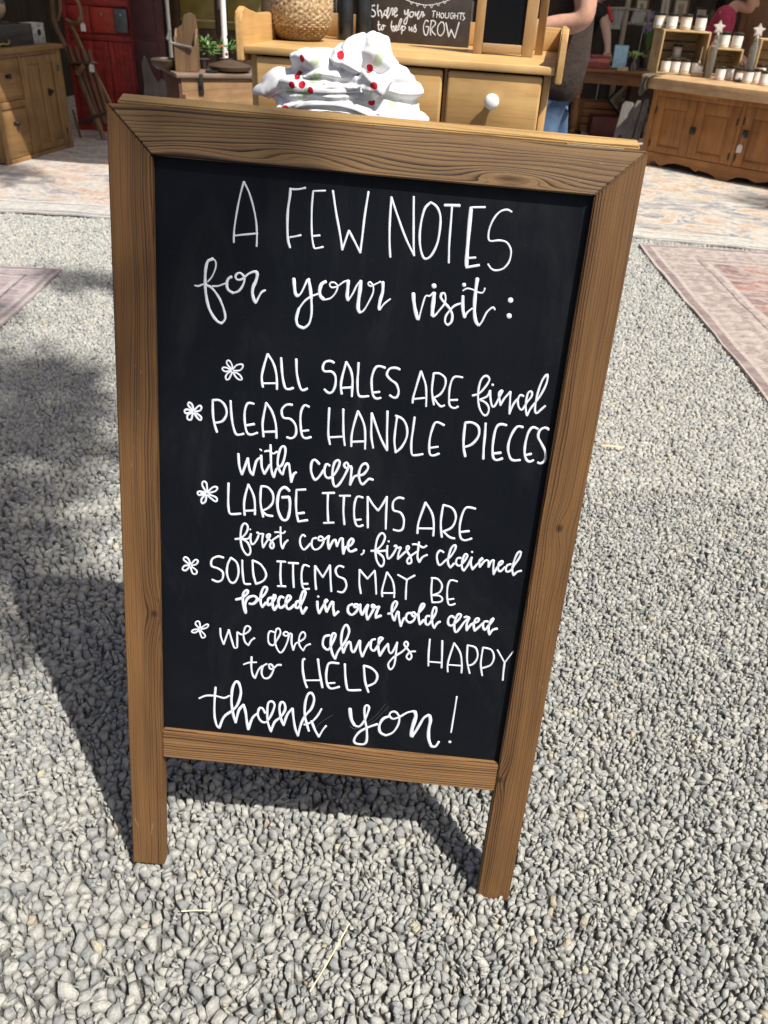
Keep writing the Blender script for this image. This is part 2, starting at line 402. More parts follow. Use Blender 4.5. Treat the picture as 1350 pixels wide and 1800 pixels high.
rug('large cream, blue and orange worn rug under the long oak counter', (1.08, 4.22), R(-6.5), 4.2, 5.2,
    rug_mat('rug cream blue', 4.2, 5.2, (0.50, 0.45, 0.40), (0.13, 0.19, 0.27), (0.50, 0.31, 0.19), (0.50, 0.47, 0.43), 9.0, 0.82, (0.66, 0.62, 0.56), 0.05, 0.16), 3)
rug('dusty pink rug with double border lines on the gravel right of the chalkboard', (1.365, 1.45), R(1.6), 1.9, 2.58,
    rug_mat('rug dusty pink', 1.9, 2.58, (0.45, 0.33, 0.31), (0.24, 0.17, 0.18), (0.42, 0.17, 0.13), (0.40, 0.31, 0.30), 6.0, 0.55, (0.62, 0.54, 0.50), 0.06, 0.30, 0.62), 4)

# dry straws lying on the stones
M_STRAW = plain('dry straw', (0.62, 0.52, 0.33), 0.7, 0.2, 80)
def straw(label, a, b, r=0.0011, sag=0.002):
    mid = [x * 0.5 + y * 0.5 for x, y in zip(a, b)]; mid[2] += sag; mid[0] += 0.002
    tag(obj('straw', tube(new(), [a, mid, b], r, 6, 4), M_STRAW, smooth=True), label, 'straw', 'dry straws on the gravel')
straw('longest straw, slanting over the gravel below the chalkboard', (0.054, -0.074, 0.021), (0.009, -0.175, 0.018))
straw('short straw lying across on the gravel below the left half of the chalkboard', (-0.199, -0.079, 0.020), (-0.155, -0.073, 0.018), 0.0011)
straw('pale splinter on the gravel beside the right stile of the chalkboard', (0.682, 1.526, 0.018), (0.753, 1.527, 0.016), 0.0028)
BOARD_STROKES = {
 ('A FEW','L'): '24 -1573,1358 -1573,1334 -1574,1300 -1573,1260 -1571,1218 -1566,1173 -1560,1124 -1553,1075 -1545,1028 -1538,986 -1531,946 -1524,906 -1515,865 -1504,816 -1491,764 -1479,717 -1470,684;24 -1470,684 -1460,700 -1445,724 -1428,752 -1412,782 -1397,817 -1382,856 -1368,897 -1355,937 -1344,977 -1333,1016 -1325,1056 -1317,1095 -1312,1134 -1307,1172 -1305,1209 -1302,1245 -1301,1283 -1302,1321 -1302,1355 -1303,1378;24 -1567,1281 -1546,1277 -1517,1271 -1482,1264 -1447,1258 -1407,1251 -1363,1243 -1322,1236 -1293,1232;32 -909,1356 -914,1341 -922,1320 -931,1294 -937,1264 -942,1228 -946,1186 -949,1143 -951,1101 -952,1060 -953,1019 -952,979 -951,939 -947,899 -942,860 -937,822 -934,790 -932,764 -932,741 -932,724 -932,711;24 -940,720 -923,719 -897,717 -868,715 -842,712 -819,707 -794,700 -773,694 -758,690;24 -918,1243 -899,1238 -871,1231 -845,1224 -822,1217 -801,1211 -786,1206;24 -529,701 -669,717;24 -669,717 -671,747 -673,792 -675,842 -676,891 -675,938 -673,986 -671,1033 -669,1076 -666,1115 -663,1150 -660,1183 -656,1213 -651,1243 -645,1270 -639,1294 -633,1313 -628,1329 -622,1337 -609,1339 -589,1335 -563,1328 -537,1319 -519,1313;24 -659,1207 -564,1190;29 -444,694 -434,739 -420,804 -404,876 -389,940 -375,993 -362,1041 -349,1088 -337,1135 -324,1188 -312,1243 -302,1293 -294,1328;29 -294,1328 -232,1107;29 -232,1107 -219,1127 -199,1156 -178,1189 -157,1220 -137,1253 -115,1287 -95,1319 -82,1341;29 -82,1341 -80,1304 -77,1252 -73,1193 -70,1137 -68,1085 -66,1034 -64,980 -60,924 -55,857 -48,784 -41,717 -37,671',
 ('NOTES','L'): '28 273,1359 269,1332 263,1294 256,1249 251,1202 246,1156 242,1107 238,1054 235,995 232,921 230,836 229,759 227,705;28 227,705 241,736 261,780 285,831 310,885 338,942 368,1006 400,1070 431,1128 464,1184 498,1238 529,1284 550,1317;28 550,1317 546,1293 541,1260 534,1212 526,1143 515,1035 502,898 490,767 482,678;30 682,722 670,734 652,750 633,772 618,801 608,843 599,894 593,948 590,998 589,1044 591,1089 595,1131 601,1172 610,1211 621,1249 634,1282 646,1309 661,1330 676,1340 693,1340 707,1335 724,1325 740,1309 755,1287 770,1258 784,1223 797,1184 807,1142 813,1094 816,1041 817,989 816,944 814,909 810,880 805,855 797,831 787,809 775,789 761,771 747,756 724,741 700,730 682,722;34 841,739 1015,728;28 927,729 928,761 930,806 932,858 934,911 935,965 937,1024 939,1083 942,1141 946,1202 952,1265 957,1322 961,1361;29 1304,720 1155,735;48 1146,739 1147,787 1148,857 1150,934 1152,1007 1154,1075 1157,1144 1159,1209 1162,1263 1164,1305 1167,1337 1170,1362 1171,1380;30 1169,1395 1319,1355;28 1169,1291 1266,1275;24 1612,744 1600,738 1583,730 1564,725 1542,727 1517,732 1494,743 1477,755 1461,770 1445,789 1431,811 1417,837 1404,867 1394,898 1386,929 1381,960 1379,992 1380,1021 1383,1044 1390,1064 1400,1074 1418,1079 1438,1077 1463,1071 1489,1065 1514,1062 1537,1062 1560,1064 1581,1068 1601,1077 1620,1092 1637,1112 1652,1135 1662,1160 1667,1187 1668,1218 1666,1249 1660,1277 1651,1303 1637,1327 1622,1348 1605,1365 1585,1378 1564,1387 1542,1393 1522,1396 1501,1397 1482,1392 1465,1384 1447,1368 1430,1348 1418,1334',
 ('for','L'): '20 -1881,1833 -1871,1822 -1856,1805 -1840,1786 -1826,1765 -1814,1741 -1802,1715 -1793,1689 -1786,1664 -1782,1635 -1782,1608 -1787,1587 -1799,1574 -1815,1567 -1827,1562;38 -1817,1563 -1834,1570 -1858,1580 -1878,1595 -1887,1611 -1893,1630 -1898,1652 -1902,1675 -1906,1699 -1908,1726 -1910,1754 -1911,1782 -1911,1811 -1911,1840 -1910,1870 -1908,1900 -1906,1929 -1903,1958 -1899,1988 -1893,2017 -1888,2047 -1881,2077 -1873,2106 -1864,2134 -1853,2160 -1840,2185 -1826,2208 -1812,2229 -1797,2249 -1780,2267 -1764,2283 -1749,2294 -1731,2302 -1714,2304 -1702,2305;31 -1702,2305 -1690,2291 -1673,2271 -1662,2246 -1662,2224 -1665,2199 -1671,2173 -1679,2147 -1687,2120 -1697,2093 -1709,2067 -1721,2041 -1735,2016 -1751,1991 -1768,1968 -1784,1947 -1799,1929 -1815,1913 -1830,1900 -1845,1889 -1866,1880 -1887,1877 -1901,1874;23 -2034,1891 -2022,1892 -2005,1894 -1988,1892 -1971,1885 -1954,1876 -1937,1868 -1920,1862 -1903,1857 -1891,1854;22 -1825,1877 -1807,1877 -1781,1875 -1754,1871 -1732,1863 -1709,1852 -1687,1841 -1673,1834;37 -1593,1749 -1604,1755 -1620,1764 -1633,1777 -1642,1794 -1648,1815 -1650,1837 -1648,1860 -1642,1884 -1631,1904 -1611,1918 -1587,1929 -1569,1936;29 -1569,1936 -1550,1929 -1523,1918 -1499,1902 -1484,1884 -1470,1862 -1458,1840 -1449,1819 -1441,1794 -1438,1770 -1439,1749 -1446,1731 -1459,1715 -1472,1704 -1485,1697 -1499,1695 -1513,1698 -1527,1708 -1541,1724 -1547,1740 -1544,1754 -1535,1768 -1521,1776 -1504,1777 -1483,1772 -1461,1761 -1444,1748 -1427,1730 -1409,1712 -1391,1697 -1366,1682 -1340,1671 -1322,1663;42 -1312,1662 -1303,1667 -1292,1674 -1286,1687 -1286,1703 -1288,1723 -1293,1745 -1299,1766 -1306,1786 -1316,1807 -1325,1827 -1332,1847 -1337,1874 -1339,1900 -1337,1926 -1333,1947 -1326,1969 -1319,1988 -1312,2003 -1305,2015 -1298,2020 -1293,2024;27 -1293,2024 -1286,2007 -1275,1984 -1263,1959 -1253,1939 -1243,1919 -1234,1904 -1224,1892 -1210,1881 -1195,1873 -1184,1868',
 ('your','L'): '44 -848,1703 -846,1720 -843,1744 -840,1771 -836,1795 -832,1824 -828,1851 -823,1872 -813,1886 -802,1895 -794,1901;26 -794,1904 -783,1895 -768,1881 -750,1856 -734,1821 -716,1776 -699,1733 -687,1703;42 -672,1692 -668,1711 -661,1738 -653,1768 -647,1797 -641,1828 -636,1862 -631,1892 -627,1914;30 -627,1914 -625,1947 -620,1995 -617,2046 -616,2091 -619,2127 -624,2160 -631,2189 -640,2214 -655,2235 -674,2253 -692,2266 -704,2276;39 -704,2271 -724,2267 -751,2260 -773,2247 -783,2232 -790,2214 -795,2192 -797,2168 -793,2138 -786,2102 -777,2069 -772,2046;27 -776,2056 -764,2036 -745,2007 -725,1976 -705,1950 -686,1931 -666,1915 -647,1901 -627,1889 -605,1877 -582,1867 -562,1858 -548,1852;46 -465,1703 -479,1710 -498,1721 -514,1736 -522,1754 -528,1775 -532,1797 -534,1817 -532,1840 -526,1861 -518,1879 -505,1893 -489,1903 -478,1910;22 -478,1915 -458,1911 -430,1904 -403,1893 -387,1880 -372,1865 -358,1847 -346,1829 -336,1809 -328,1787 -323,1766 -321,1748 -327,1730 -340,1717 -354,1707 -369,1703 -386,1703 -399,1707 -409,1713 -416,1723 -418,1733 -414,1745 -405,1757 -391,1764 -371,1763 -346,1755 -322,1743 -304,1731 -287,1716 -270,1701 -255,1689 -234,1677 -214,1670 -201,1664;44 -201,1667 -200,1683 -200,1706 -200,1732 -200,1757 -200,1780 -201,1803 -202,1826 -202,1845 -198,1866 -192,1882 -188,1893;24 -185,1898 -176,1882 -163,1860 -148,1835 -135,1810 -124,1784 -113,1757 -103,1730 -92,1708 -77,1685 -61,1667 -51,1656;48 -51,1658 -51,1676 -51,1703 -52,1733 -53,1763 -55,1792 -57,1823 -60,1853 -61,1881 -62,1909 -63,1936 -62,1960 -60,1980 -53,2000 -43,2014 -35,2023;22 -33,2028 -22,2021 -6,2011 10,1994 23,1973 37,1947 50,1918 63,1890 75,1862 88,1832 98,1804 105,1778 107,1748 105,1722 98,1700 88,1682 73,1668 60,1660 49,1663 40,1672 37,1682 42,1692 54,1703 69,1708 86,1702 107,1691 127,1678 148,1666 169,1653 184,1644;42 210,1647 212,1665 215,1690 218,1720 218,1748 215,1776 209,1804 202,1832 197,1858 194,1881 191,1903 189,1922 189,1938 191,1953 196,1962 199,1968;22 202,1971 209,1958 220,1938 232,1917 246,1898 264,1879 284,1860 303,1844 316,1832',
 ('visit:','L'): '48 583,1744 585,1759 588,1782 592,1809 597,1835 604,1862 611,1891 619,1919 628,1946 637,1972 647,1999 656,2021 662,2037;23 677,2046 680,2023 685,1990 690,1954 696,1919 702,1885 708,1850 714,1818 720,1793 727,1772 734,1761 743,1755 754,1754 767,1758 780,1756 794,1743 807,1725 817,1712;52 828,1716 829,1733 829,1758 830,1786 830,1814 830,1840 829,1868 829,1894 829,1917 831,1943 833,1965 835,1979;25 842,1994 848,1991 856,1986 867,1976 877,1963 888,1947 901,1928 913,1909 926,1891 940,1871 953,1852 962,1832 969,1807 971,1782 970,1760 965,1739 958,1722 949,1710 938,1707 926,1710 917,1713;34 917,1713 914,1726 909,1745 913,1765 924,1781 941,1798 961,1815 978,1831 994,1845 1010,1859 1025,1873 1038,1888 1052,1910 1064,1933 1072,1957 1075,1983 1074,2009 1070,2031 1060,2048 1047,2061 1037,2070;28 1038,2076 1026,2070 1010,2062 997,2048 992,2027 991,2001 995,1975 1002,1955 1014,1935 1026,1916 1039,1898 1053,1877 1068,1858 1085,1842 1108,1828 1133,1817 1150,1810;44 1171,1723 1173,1741 1175,1768 1177,1797 1180,1823 1184,1845 1187,1866 1192,1886 1197,1904 1205,1928 1215,1949 1222,1964;25 1223,1969 1226,1954 1232,1932 1242,1910 1255,1895 1271,1878 1287,1863 1298,1853;46 1315,1506 1315,1525 1314,1552 1313,1583 1313,1616 1313,1652 1314,1691 1315,1731 1317,1769 1320,1804 1322,1839 1326,1871 1331,1902 1337,1931 1345,1959 1353,1983 1362,2004 1374,2022 1387,2033 1396,2040;25 1403,2047 1410,2036 1421,2020 1433,1997 1442,1973 1452,1943 1462,1914 1472,1889 1488,1865 1504,1847 1518,1833 1529,1824 1539,1820 1548,1820 1556,1826 1562,1836 1567,1844;21 1164,1660 1174,1651 1190,1639 1207,1631 1227,1629 1249,1631 1271,1635 1293,1642 1316,1652 1337,1660 1357,1664 1375,1666 1390,1665 1401,1658 1408,1648 1413,1637 1416,1626 1416,1615 1416,1607;.31 818,1637;.25 1169,1593;.33 1737,1717;.33 1746,1900',
 ('ALL','F'): '24 -1572,2864 -1584,2853 -1601,2836 -1618,2818 -1630,2803 -1637,2788 -1638,2776 -1635,2766 -1629,2758 -1618,2753 -1607,2754 -1595,2763 -1583,2779 -1573,2798 -1567,2820 -1564,2845 -1563,2863;24 -1563,2863 -1550,2845 -1531,2821 -1511,2801 -1488,2791 -1464,2786 -1445,2786 -1436,2792 -1433,2804 -1435,2818 -1442,2833 -1455,2851 -1472,2864 -1499,2871 -1530,2875 -1553,2877;24 -1553,2891 -1533,2895 -1505,2902 -1481,2913 -1463,2929 -1448,2950 -1442,2966 -1445,2976 -1456,2982 -1470,2983 -1485,2978 -1502,2968 -1518,2954 -1533,2935 -1547,2912 -1557,2896;24 -1567,2897 -1573,2914 -1583,2938 -1594,2964 -1603,2982 -1616,2993 -1627,2997 -1637,2995 -1643,2986 -1647,2972 -1647,2957 -1642,2944 -1634,2930 -1624,2917 -1608,2904 -1590,2892 -1576,2884;24 -1581,2879 -1601,2885 -1628,2893 -1652,2896 -1670,2890 -1683,2881 -1691,2871 -1690,2861 -1683,2851 -1672,2845 -1658,2844 -1641,2846 -1625,2850 -1608,2858 -1592,2867 -1581,2874',
 ('ALL','L'): '33 -1177,3046 -1181,3029 -1186,3004 -1191,2976 -1194,2952 -1196,2927 -1195,2905 -1192,2875 -1186,2845 -1179,2810 -1171,2773 -1163,2740 -1154,2708 -1145,2676 -1136,2648 -1131,2629;32 -1131,2629 -1119,2643 -1103,2664 -1085,2688 -1069,2712 -1057,2735 -1046,2760 -1036,2786 -1028,2812 -1021,2839 -1015,2866 -1011,2894 -1007,2924 -1004,2959 -1002,2998 -1001,3034 -1000,3058;29 -1183,2999 -1012,2982;34 -963,2660 -960,2688 -956,2729 -952,2774 -947,2814 -943,2845 -939,2873 -934,2900 -929,2926 -922,2955 -914,2984 -906,3010 -896,3029 -881,3041 -865,3043 -848,3041 -829,3036 -810,3026 -796,3019;34 -775,2656 -773,2685 -771,2727 -767,2773 -763,2815 -757,2851 -749,2885 -741,2917 -733,2946 -724,2972 -715,2995 -705,3015 -696,3029 -683,3037 -670,3036 -657,3033 -644,3026 -630,3017 -620,3010',
 ('SALES','L'): '33 -307,2658 -320,2651 -340,2643 -360,2640 -381,2643 -403,2650 -421,2663 -433,2684 -441,2710 -443,2733 -440,2751 -430,2766 -415,2775 -390,2775 -358,2769 -331,2770 -310,2781 -293,2799 -280,2823 -275,2846 -272,2873 -272,2902 -274,2929 -278,2955 -286,2981 -295,3005 -305,3022 -321,3035 -339,3040 -357,3038 -375,3028 -394,3012 -407,3000;34 -187,3038 -191,3021 -196,2998 -201,2971 -204,2943 -205,2917 -204,2891 -201,2861 -196,2826 -188,2778 -176,2722 -165,2669 -157,2633;33 -157,2633 -146,2648 -130,2670 -113,2696 -99,2721 -88,2748 -79,2776 -72,2805 -67,2834 -63,2863 -62,2893 -62,2922 -61,2951 -61,2980 -60,3011 -59,3038 -59,3057;34 -203,2964 -67,2943;33 -6,2629 -6,2650 -5,2679 -4,2712 -3,2744 -3,2772 -4,2800 -4,2829 -3,2860 -0,2895 3,2932 7,2968 13,2997 20,3023 29,3039 46,3047 70,3048 100,3043 130,3036 151,3032;33 325,2660 306,2655 280,2648 256,2646 237,2648 220,2655 206,2671 195,2692 186,2720 178,2750 173,2780 170,2808 171,2837 173,2866 177,2896 181,2926 187,2958 193,2987 202,3011 215,3033 231,3047 248,3054 268,3053 289,3045 304,3038;34 200,2984 282,2965;33 507,2663 494,2658 475,2651 454,2648 430,2649 404,2654 382,2665 366,2687 355,2715 352,2741 363,2762 383,2782 405,2799 422,2811 442,2821 461,2832 477,2845 490,2863 501,2884 510,2906 516,2927 518,2954 514,2981 507,3002 496,3015 482,3021 467,3022 447,3016 426,3004 411,2996',
 ('ARE final','L'): '30 704,3066 703,3051 702,3028 704,2994 710,2957 719,2911 728,2863 736,2818 745,2773 754,2728 761,2687 767,2659;29 767,2659 780,2684 798,2719 817,2758 833,2795 843,2826 850,2855 855,2886 860,2921 865,2965 870,3015 873,3061 875,3093;30 714,3015 846,2987;30 970,3062 965,3046 958,3023 950,2997 944,2971 938,2945 932,2920 927,2891 924,2857 923,2812 924,2757 925,2707 925,2672;29 925,2672 943,2668 969,2664 995,2665 1015,2673 1036,2683 1056,2698 1071,2715 1079,2736 1084,2761 1085,2787 1082,2813 1075,2840 1065,2868 1052,2895 1037,2918 1018,2937 995,2954 973,2967 958,2976;30 958,2976 971,2991 988,3011 1007,3033 1023,3050 1038,3063 1050,3072 1062,3075 1077,3071 1092,3063 1102,3056;29 1285,2687 1268,2686 1242,2683 1215,2683 1194,2686 1177,2697 1166,2713 1157,2735 1151,2756 1147,2781 1143,2809 1141,2836 1141,2864 1142,2894 1144,2923 1147,2951 1150,2978 1153,3006 1158,3031 1166,3050 1183,3068 1205,3077 1226,3081 1245,3075 1261,3063 1273,3054;30 1158,2986 1256,2972;29 1432,2901 1446,2896 1467,2889 1490,2879 1512,2865 1531,2844 1551,2818 1568,2790 1583,2765 1596,2741 1606,2717 1613,2695 1614,2677 1604,2657 1585,2643 1567,2639 1549,2646 1531,2662 1517,2686 1509,2709 1503,2738 1499,2769 1497,2802 1497,2836 1499,2873 1502,2910 1508,2944 1514,2976 1523,3005 1532,3032 1543,3057 1557,3080 1573,3102 1589,3120 1603,3131 1619,3136 1633,3132 1644,3120 1652,3100 1657,3072 1656,3046 1647,3021 1631,2998 1611,2978 1590,2966 1564,2956 1539,2948 1522,2943;30 1529,2942 1545,2934 1570,2921 1595,2906 1614,2891 1628,2865 1635,2837 1639,2817;29 1644,2816 1645,2834 1648,2860 1652,2888 1657,2915 1665,2943 1674,2971 1684,2997 1694,3013 1705,3018 1716,3011 1727,2995 1735,2978 1742,2956 1749,2931 1757,2906 1767,2878 1779,2846 1789,2819 1792,2802 1783,2799 1766,2811 1754,2827 1752,2844 1756,2865 1762,2891 1769,2915 1777,2944 1785,2971 1790,2989;30 1790,2989 1796,2973 1804,2950 1815,2924 1827,2899 1843,2874 1862,2847 1879,2823 1891,2806;29 1891,2806 1893,2826 1895,2853 1898,2886 1901,2920 1905,2962 1909,3010 1914,3055 1917,3086;30 1917,3086 1922,3062 1930,3027 1939,2990 1949,2959 1960,2935 1973,2913 1986,2895 1994,2882;.17 1662,2743;29 2059,2847 2047,2842 2030,2836 2016,2837 2006,2851 1999,2872 1996,2897 1998,2917 2002,2940 2008,2963 2016,2981 2030,3003 2047,3019 2064,3020 2075,3007 2085,2983 2096,2955 2107,2929 2120,2905 2135,2881 2148,2858 2157,2838 2159,2814 2155,2793 2148,2781 2136,2778 2121,2784 2109,2800 2103,2822 2100,2852 2098,2884 2098,2916 2100,2946 2104,2976 2110,3005 2115,3030 2123,3055 2131,3074 2137,3086;30 2137,3086 2142,3069 2149,3046 2157,3019 2166,2996 2176,2976 2187,2958 2199,2940 2211,2919 2224,2895 2238,2870 2252,2843 2265,2813 2279,2778 2292,2740 2304,2701 2312,2666 2316,2631 2316,2597 2313,2568 2308,2553 2296,2558 2278,2581 2262,2614 2252,2644 2243,2681 2235,2720 2229,2759 2224,2799 2221,2841 2219,2882 2218,2918 2219,2949 2220,2977 2223,3000 2227,3019 2233,3036 2242,3045 2252,3045 2265,3035 2279,3017 2294,2998 2311,2978 2329,2957 2342,2942',
 ('PLEASE','F'): '29 -2062,3432 -2080,3416 -2104,3393 -2120,3372 -2122,3355 -2116,3339 -2107,3332 -2096,3335 -2081,3345 -2069,3361 -2060,3384 -2054,3411 -2049,3431;29 -2049,3438 -2037,3423 -2019,3401 -2000,3380 -1985,3366 -1970,3361 -1959,3366 -1952,3376 -1951,3389 -1955,3407 -1965,3423 -1987,3434 -2016,3444 -2036,3450;29 -2036,3456 -2021,3464 -1998,3476 -1974,3489 -1959,3502 -1952,3519 -1953,3537 -1958,3548 -1966,3551 -1977,3548 -1991,3538 -2005,3522 -2022,3500 -2038,3479 -2049,3464;29 -2062,3466 -2067,3492 -2073,3528 -2082,3554 -2097,3562 -2115,3559 -2128,3552 -2133,3537 -2133,3517 -2127,3498 -2110,3483 -2086,3469 -2069,3460;29 -2069,3453 -2091,3462 -2122,3475 -2147,3480 -2159,3474 -2166,3461 -2166,3449 -2161,3439 -2149,3431 -2134,3426 -2110,3430 -2082,3439 -2062,3446',
 ('PLEASE','L'): '34 -1749,3688 -1755,3670 -1765,3644 -1774,3614 -1783,3584 -1789,3554 -1795,3523 -1800,3490 -1803,3453 -1806,3408 -1807,3356 -1807,3309 -1807,3276;34 -1807,3276 -1784,3271 -1752,3265 -1721,3268 -1701,3278 -1681,3293 -1664,3312 -1650,3333 -1639,3356 -1632,3382 -1628,3410 -1629,3436 -1635,3462 -1647,3489 -1662,3514 -1679,3534 -1701,3547 -1728,3556 -1753,3562 -1770,3567;34 -1580,3260 -1579,3286 -1577,3322 -1574,3364 -1571,3404 -1567,3443 -1562,3484 -1556,3524 -1549,3561 -1540,3597 -1530,3632 -1519,3662 -1508,3684 -1491,3696 -1473,3696 -1455,3692 -1436,3687 -1417,3679 -1404,3674;33 -1284,3271 -1306,3267 -1336,3264 -1361,3272 -1374,3289 -1384,3314 -1392,3343 -1397,3374 -1400,3407 -1400,3444 -1398,3483 -1394,3519 -1389,3555 -1383,3591 -1375,3624 -1365,3650 -1350,3669 -1333,3677 -1312,3678 -1291,3673 -1267,3662 -1244,3651 -1228,3643;34 -1380,3564 -1271,3533;34 -1149,3689 -1153,3660 -1158,3620 -1164,3576 -1167,3536 -1167,3505 -1165,3478 -1162,3449 -1157,3416 -1151,3372 -1142,3321 -1134,3275 -1128,3242;33 -1128,3242 -1114,3261 -1092,3288 -1069,3319 -1050,3353 -1035,3387 -1021,3425 -1009,3465 -999,3506 -992,3555 -988,3609 -985,3658 -983,3692;34 -1157,3626 -989,3605;33 -798,3236 -818,3236 -848,3236 -874,3244 -897,3262 -917,3287 -929,3314 -930,3339 -927,3366 -918,3392 -906,3411 -888,3418 -863,3418 -838,3417 -815,3422 -795,3435 -776,3451 -760,3472 -747,3495 -739,3522 -734,3555 -733,3587 -736,3614 -747,3640 -765,3660 -785,3672 -808,3675 -833,3670 -850,3665;33 -586,3242 -602,3234 -624,3225 -644,3228 -657,3241 -668,3261 -678,3287 -685,3317 -688,3352 -689,3392 -687,3435 -684,3475 -679,3515 -673,3555 -666,3591 -657,3619 -644,3641 -628,3651 -610,3655 -586,3651 -559,3640 -540,3632;34 -666,3567 -577,3547',
 ('HANDLE','L'): '32 -331,3231 -331,3260 -331,3302 -330,3349 -330,3395 -329,3441 -328,3490 -326,3538 -322,3581 -316,3619 -307,3655 -299,3684 -293,3705;32 -154,3227 -153,3256 -150,3298 -147,3346 -144,3390 -141,3430 -138,3470 -135,3509 -130,3548 -124,3590 -117,3634 -109,3673 -104,3700;32 -307,3613 -134,3586;32 -20,3705 -21,3680 -24,3645 -26,3604 -26,3564 -23,3526 -18,3485 -12,3444 -5,3403 4,3357 15,3309 25,3265 31,3235;32 31,3235 44,3256 63,3286 84,3320 100,3353 113,3381 123,3409 132,3441 140,3481 146,3539 152,3609 155,3675 158,3721;32 -20,3644 147,3621;32 260,3697 254,3671 244,3635 233,3593 225,3553 221,3514 217,3474 215,3434 213,3394 211,3353 209,3309 208,3270 207,3244;32 207,3244 220,3274 238,3318 259,3368 279,3414 298,3457 317,3499 337,3541 357,3580 379,3618 403,3657 425,3690 440,3713;32 440,3713 436,3672 431,3614 425,3547 419,3480 414,3406 409,3324 404,3250 401,3198;32 528,3264 526,3297 523,3345 521,3397 519,3443 519,3482 519,3519 520,3555 523,3590 529,3628 538,3668 546,3704 551,3729;32 551,3729 564,3715 583,3697 604,3673 622,3647 637,3616 653,3581 665,3543 673,3508 675,3474 674,3439 668,3406 660,3376 649,3349 635,3324 619,3302 600,3283 577,3269 550,3259 525,3252 508,3247;32 747,3243 746,3275 745,3322 743,3374 742,3421 740,3463 738,3503 737,3543 738,3582 741,3622 745,3664 751,3701 759,3728 773,3743 791,3743 812,3739 834,3734 860,3727 884,3719 900,3714;32 1127,3310 1106,3302 1077,3289 1046,3280 1022,3281 1006,3297 996,3322 988,3352 982,3384 975,3418 970,3454 966,3493 965,3532 966,3574 970,3619 975,3661 982,3692 995,3714 1011,3721 1031,3721 1056,3713 1085,3697 1105,3686;32 982,3624 1082,3598',
 ('PIECES','L'): '37 1439,3692 1433,3673 1424,3646 1414,3615 1406,3583 1400,3553 1396,3521 1392,3486 1389,3447 1387,3398 1386,3342 1386,3290 1386,3254;36 1386,3254 1408,3248 1439,3241 1470,3241 1493,3248 1518,3259 1541,3275 1557,3294 1568,3318 1574,3347 1576,3378 1572,3408 1562,3438 1545,3468 1526,3496 1505,3520 1481,3539 1453,3553 1427,3564 1409,3572;36 1640,3234 1642,3262 1645,3301 1648,3346 1651,3390 1652,3431 1654,3475 1655,3517 1657,3558 1661,3599 1665,3640 1668,3676 1671,3701;36 1902,3234 1879,3230 1848,3226 1821,3229 1802,3240 1788,3257 1778,3283 1772,3309 1768,3340 1766,3375 1765,3410 1764,3446 1765,3484 1766,3522 1769,3557 1774,3590 1779,3622 1786,3650 1795,3672 1809,3690 1826,3698 1845,3699 1868,3692 1894,3679 1912,3669;36 1783,3620 1882,3597;36 2109,3239 2091,3235 2066,3231 2043,3236 2029,3248 2016,3266 2005,3288 1994,3313 1984,3342 1974,3376 1967,3410 1962,3443 1960,3473 1960,3502 1963,3531 1968,3558 1976,3587 1988,3615 2000,3641 2013,3661 2030,3675 2048,3680 2067,3682 2092,3679 2118,3672 2137,3667;36 2295,3242 2278,3235 2255,3227 2233,3227 2215,3240 2200,3263 2188,3294 2180,3326 2175,3365 2171,3405 2169,3443 2169,3477 2171,3510 2174,3541 2178,3569 2187,3602 2198,3630 2211,3651 2226,3666 2244,3675 2261,3678 2277,3673 2292,3661 2303,3653;36 2188,3600 2265,3573;36 2435,3238 2422,3230 2402,3220 2382,3217 2361,3225 2339,3240 2323,3260 2315,3285 2312,3314 2316,3344 2326,3366 2342,3387 2359,3410 2375,3433 2392,3457 2409,3481 2425,3507 2437,3532 2444,3560 2449,3588 2450,3615 2448,3638 2438,3660 2421,3675 2405,3685 2389,3687 2374,3682 2363,3679',
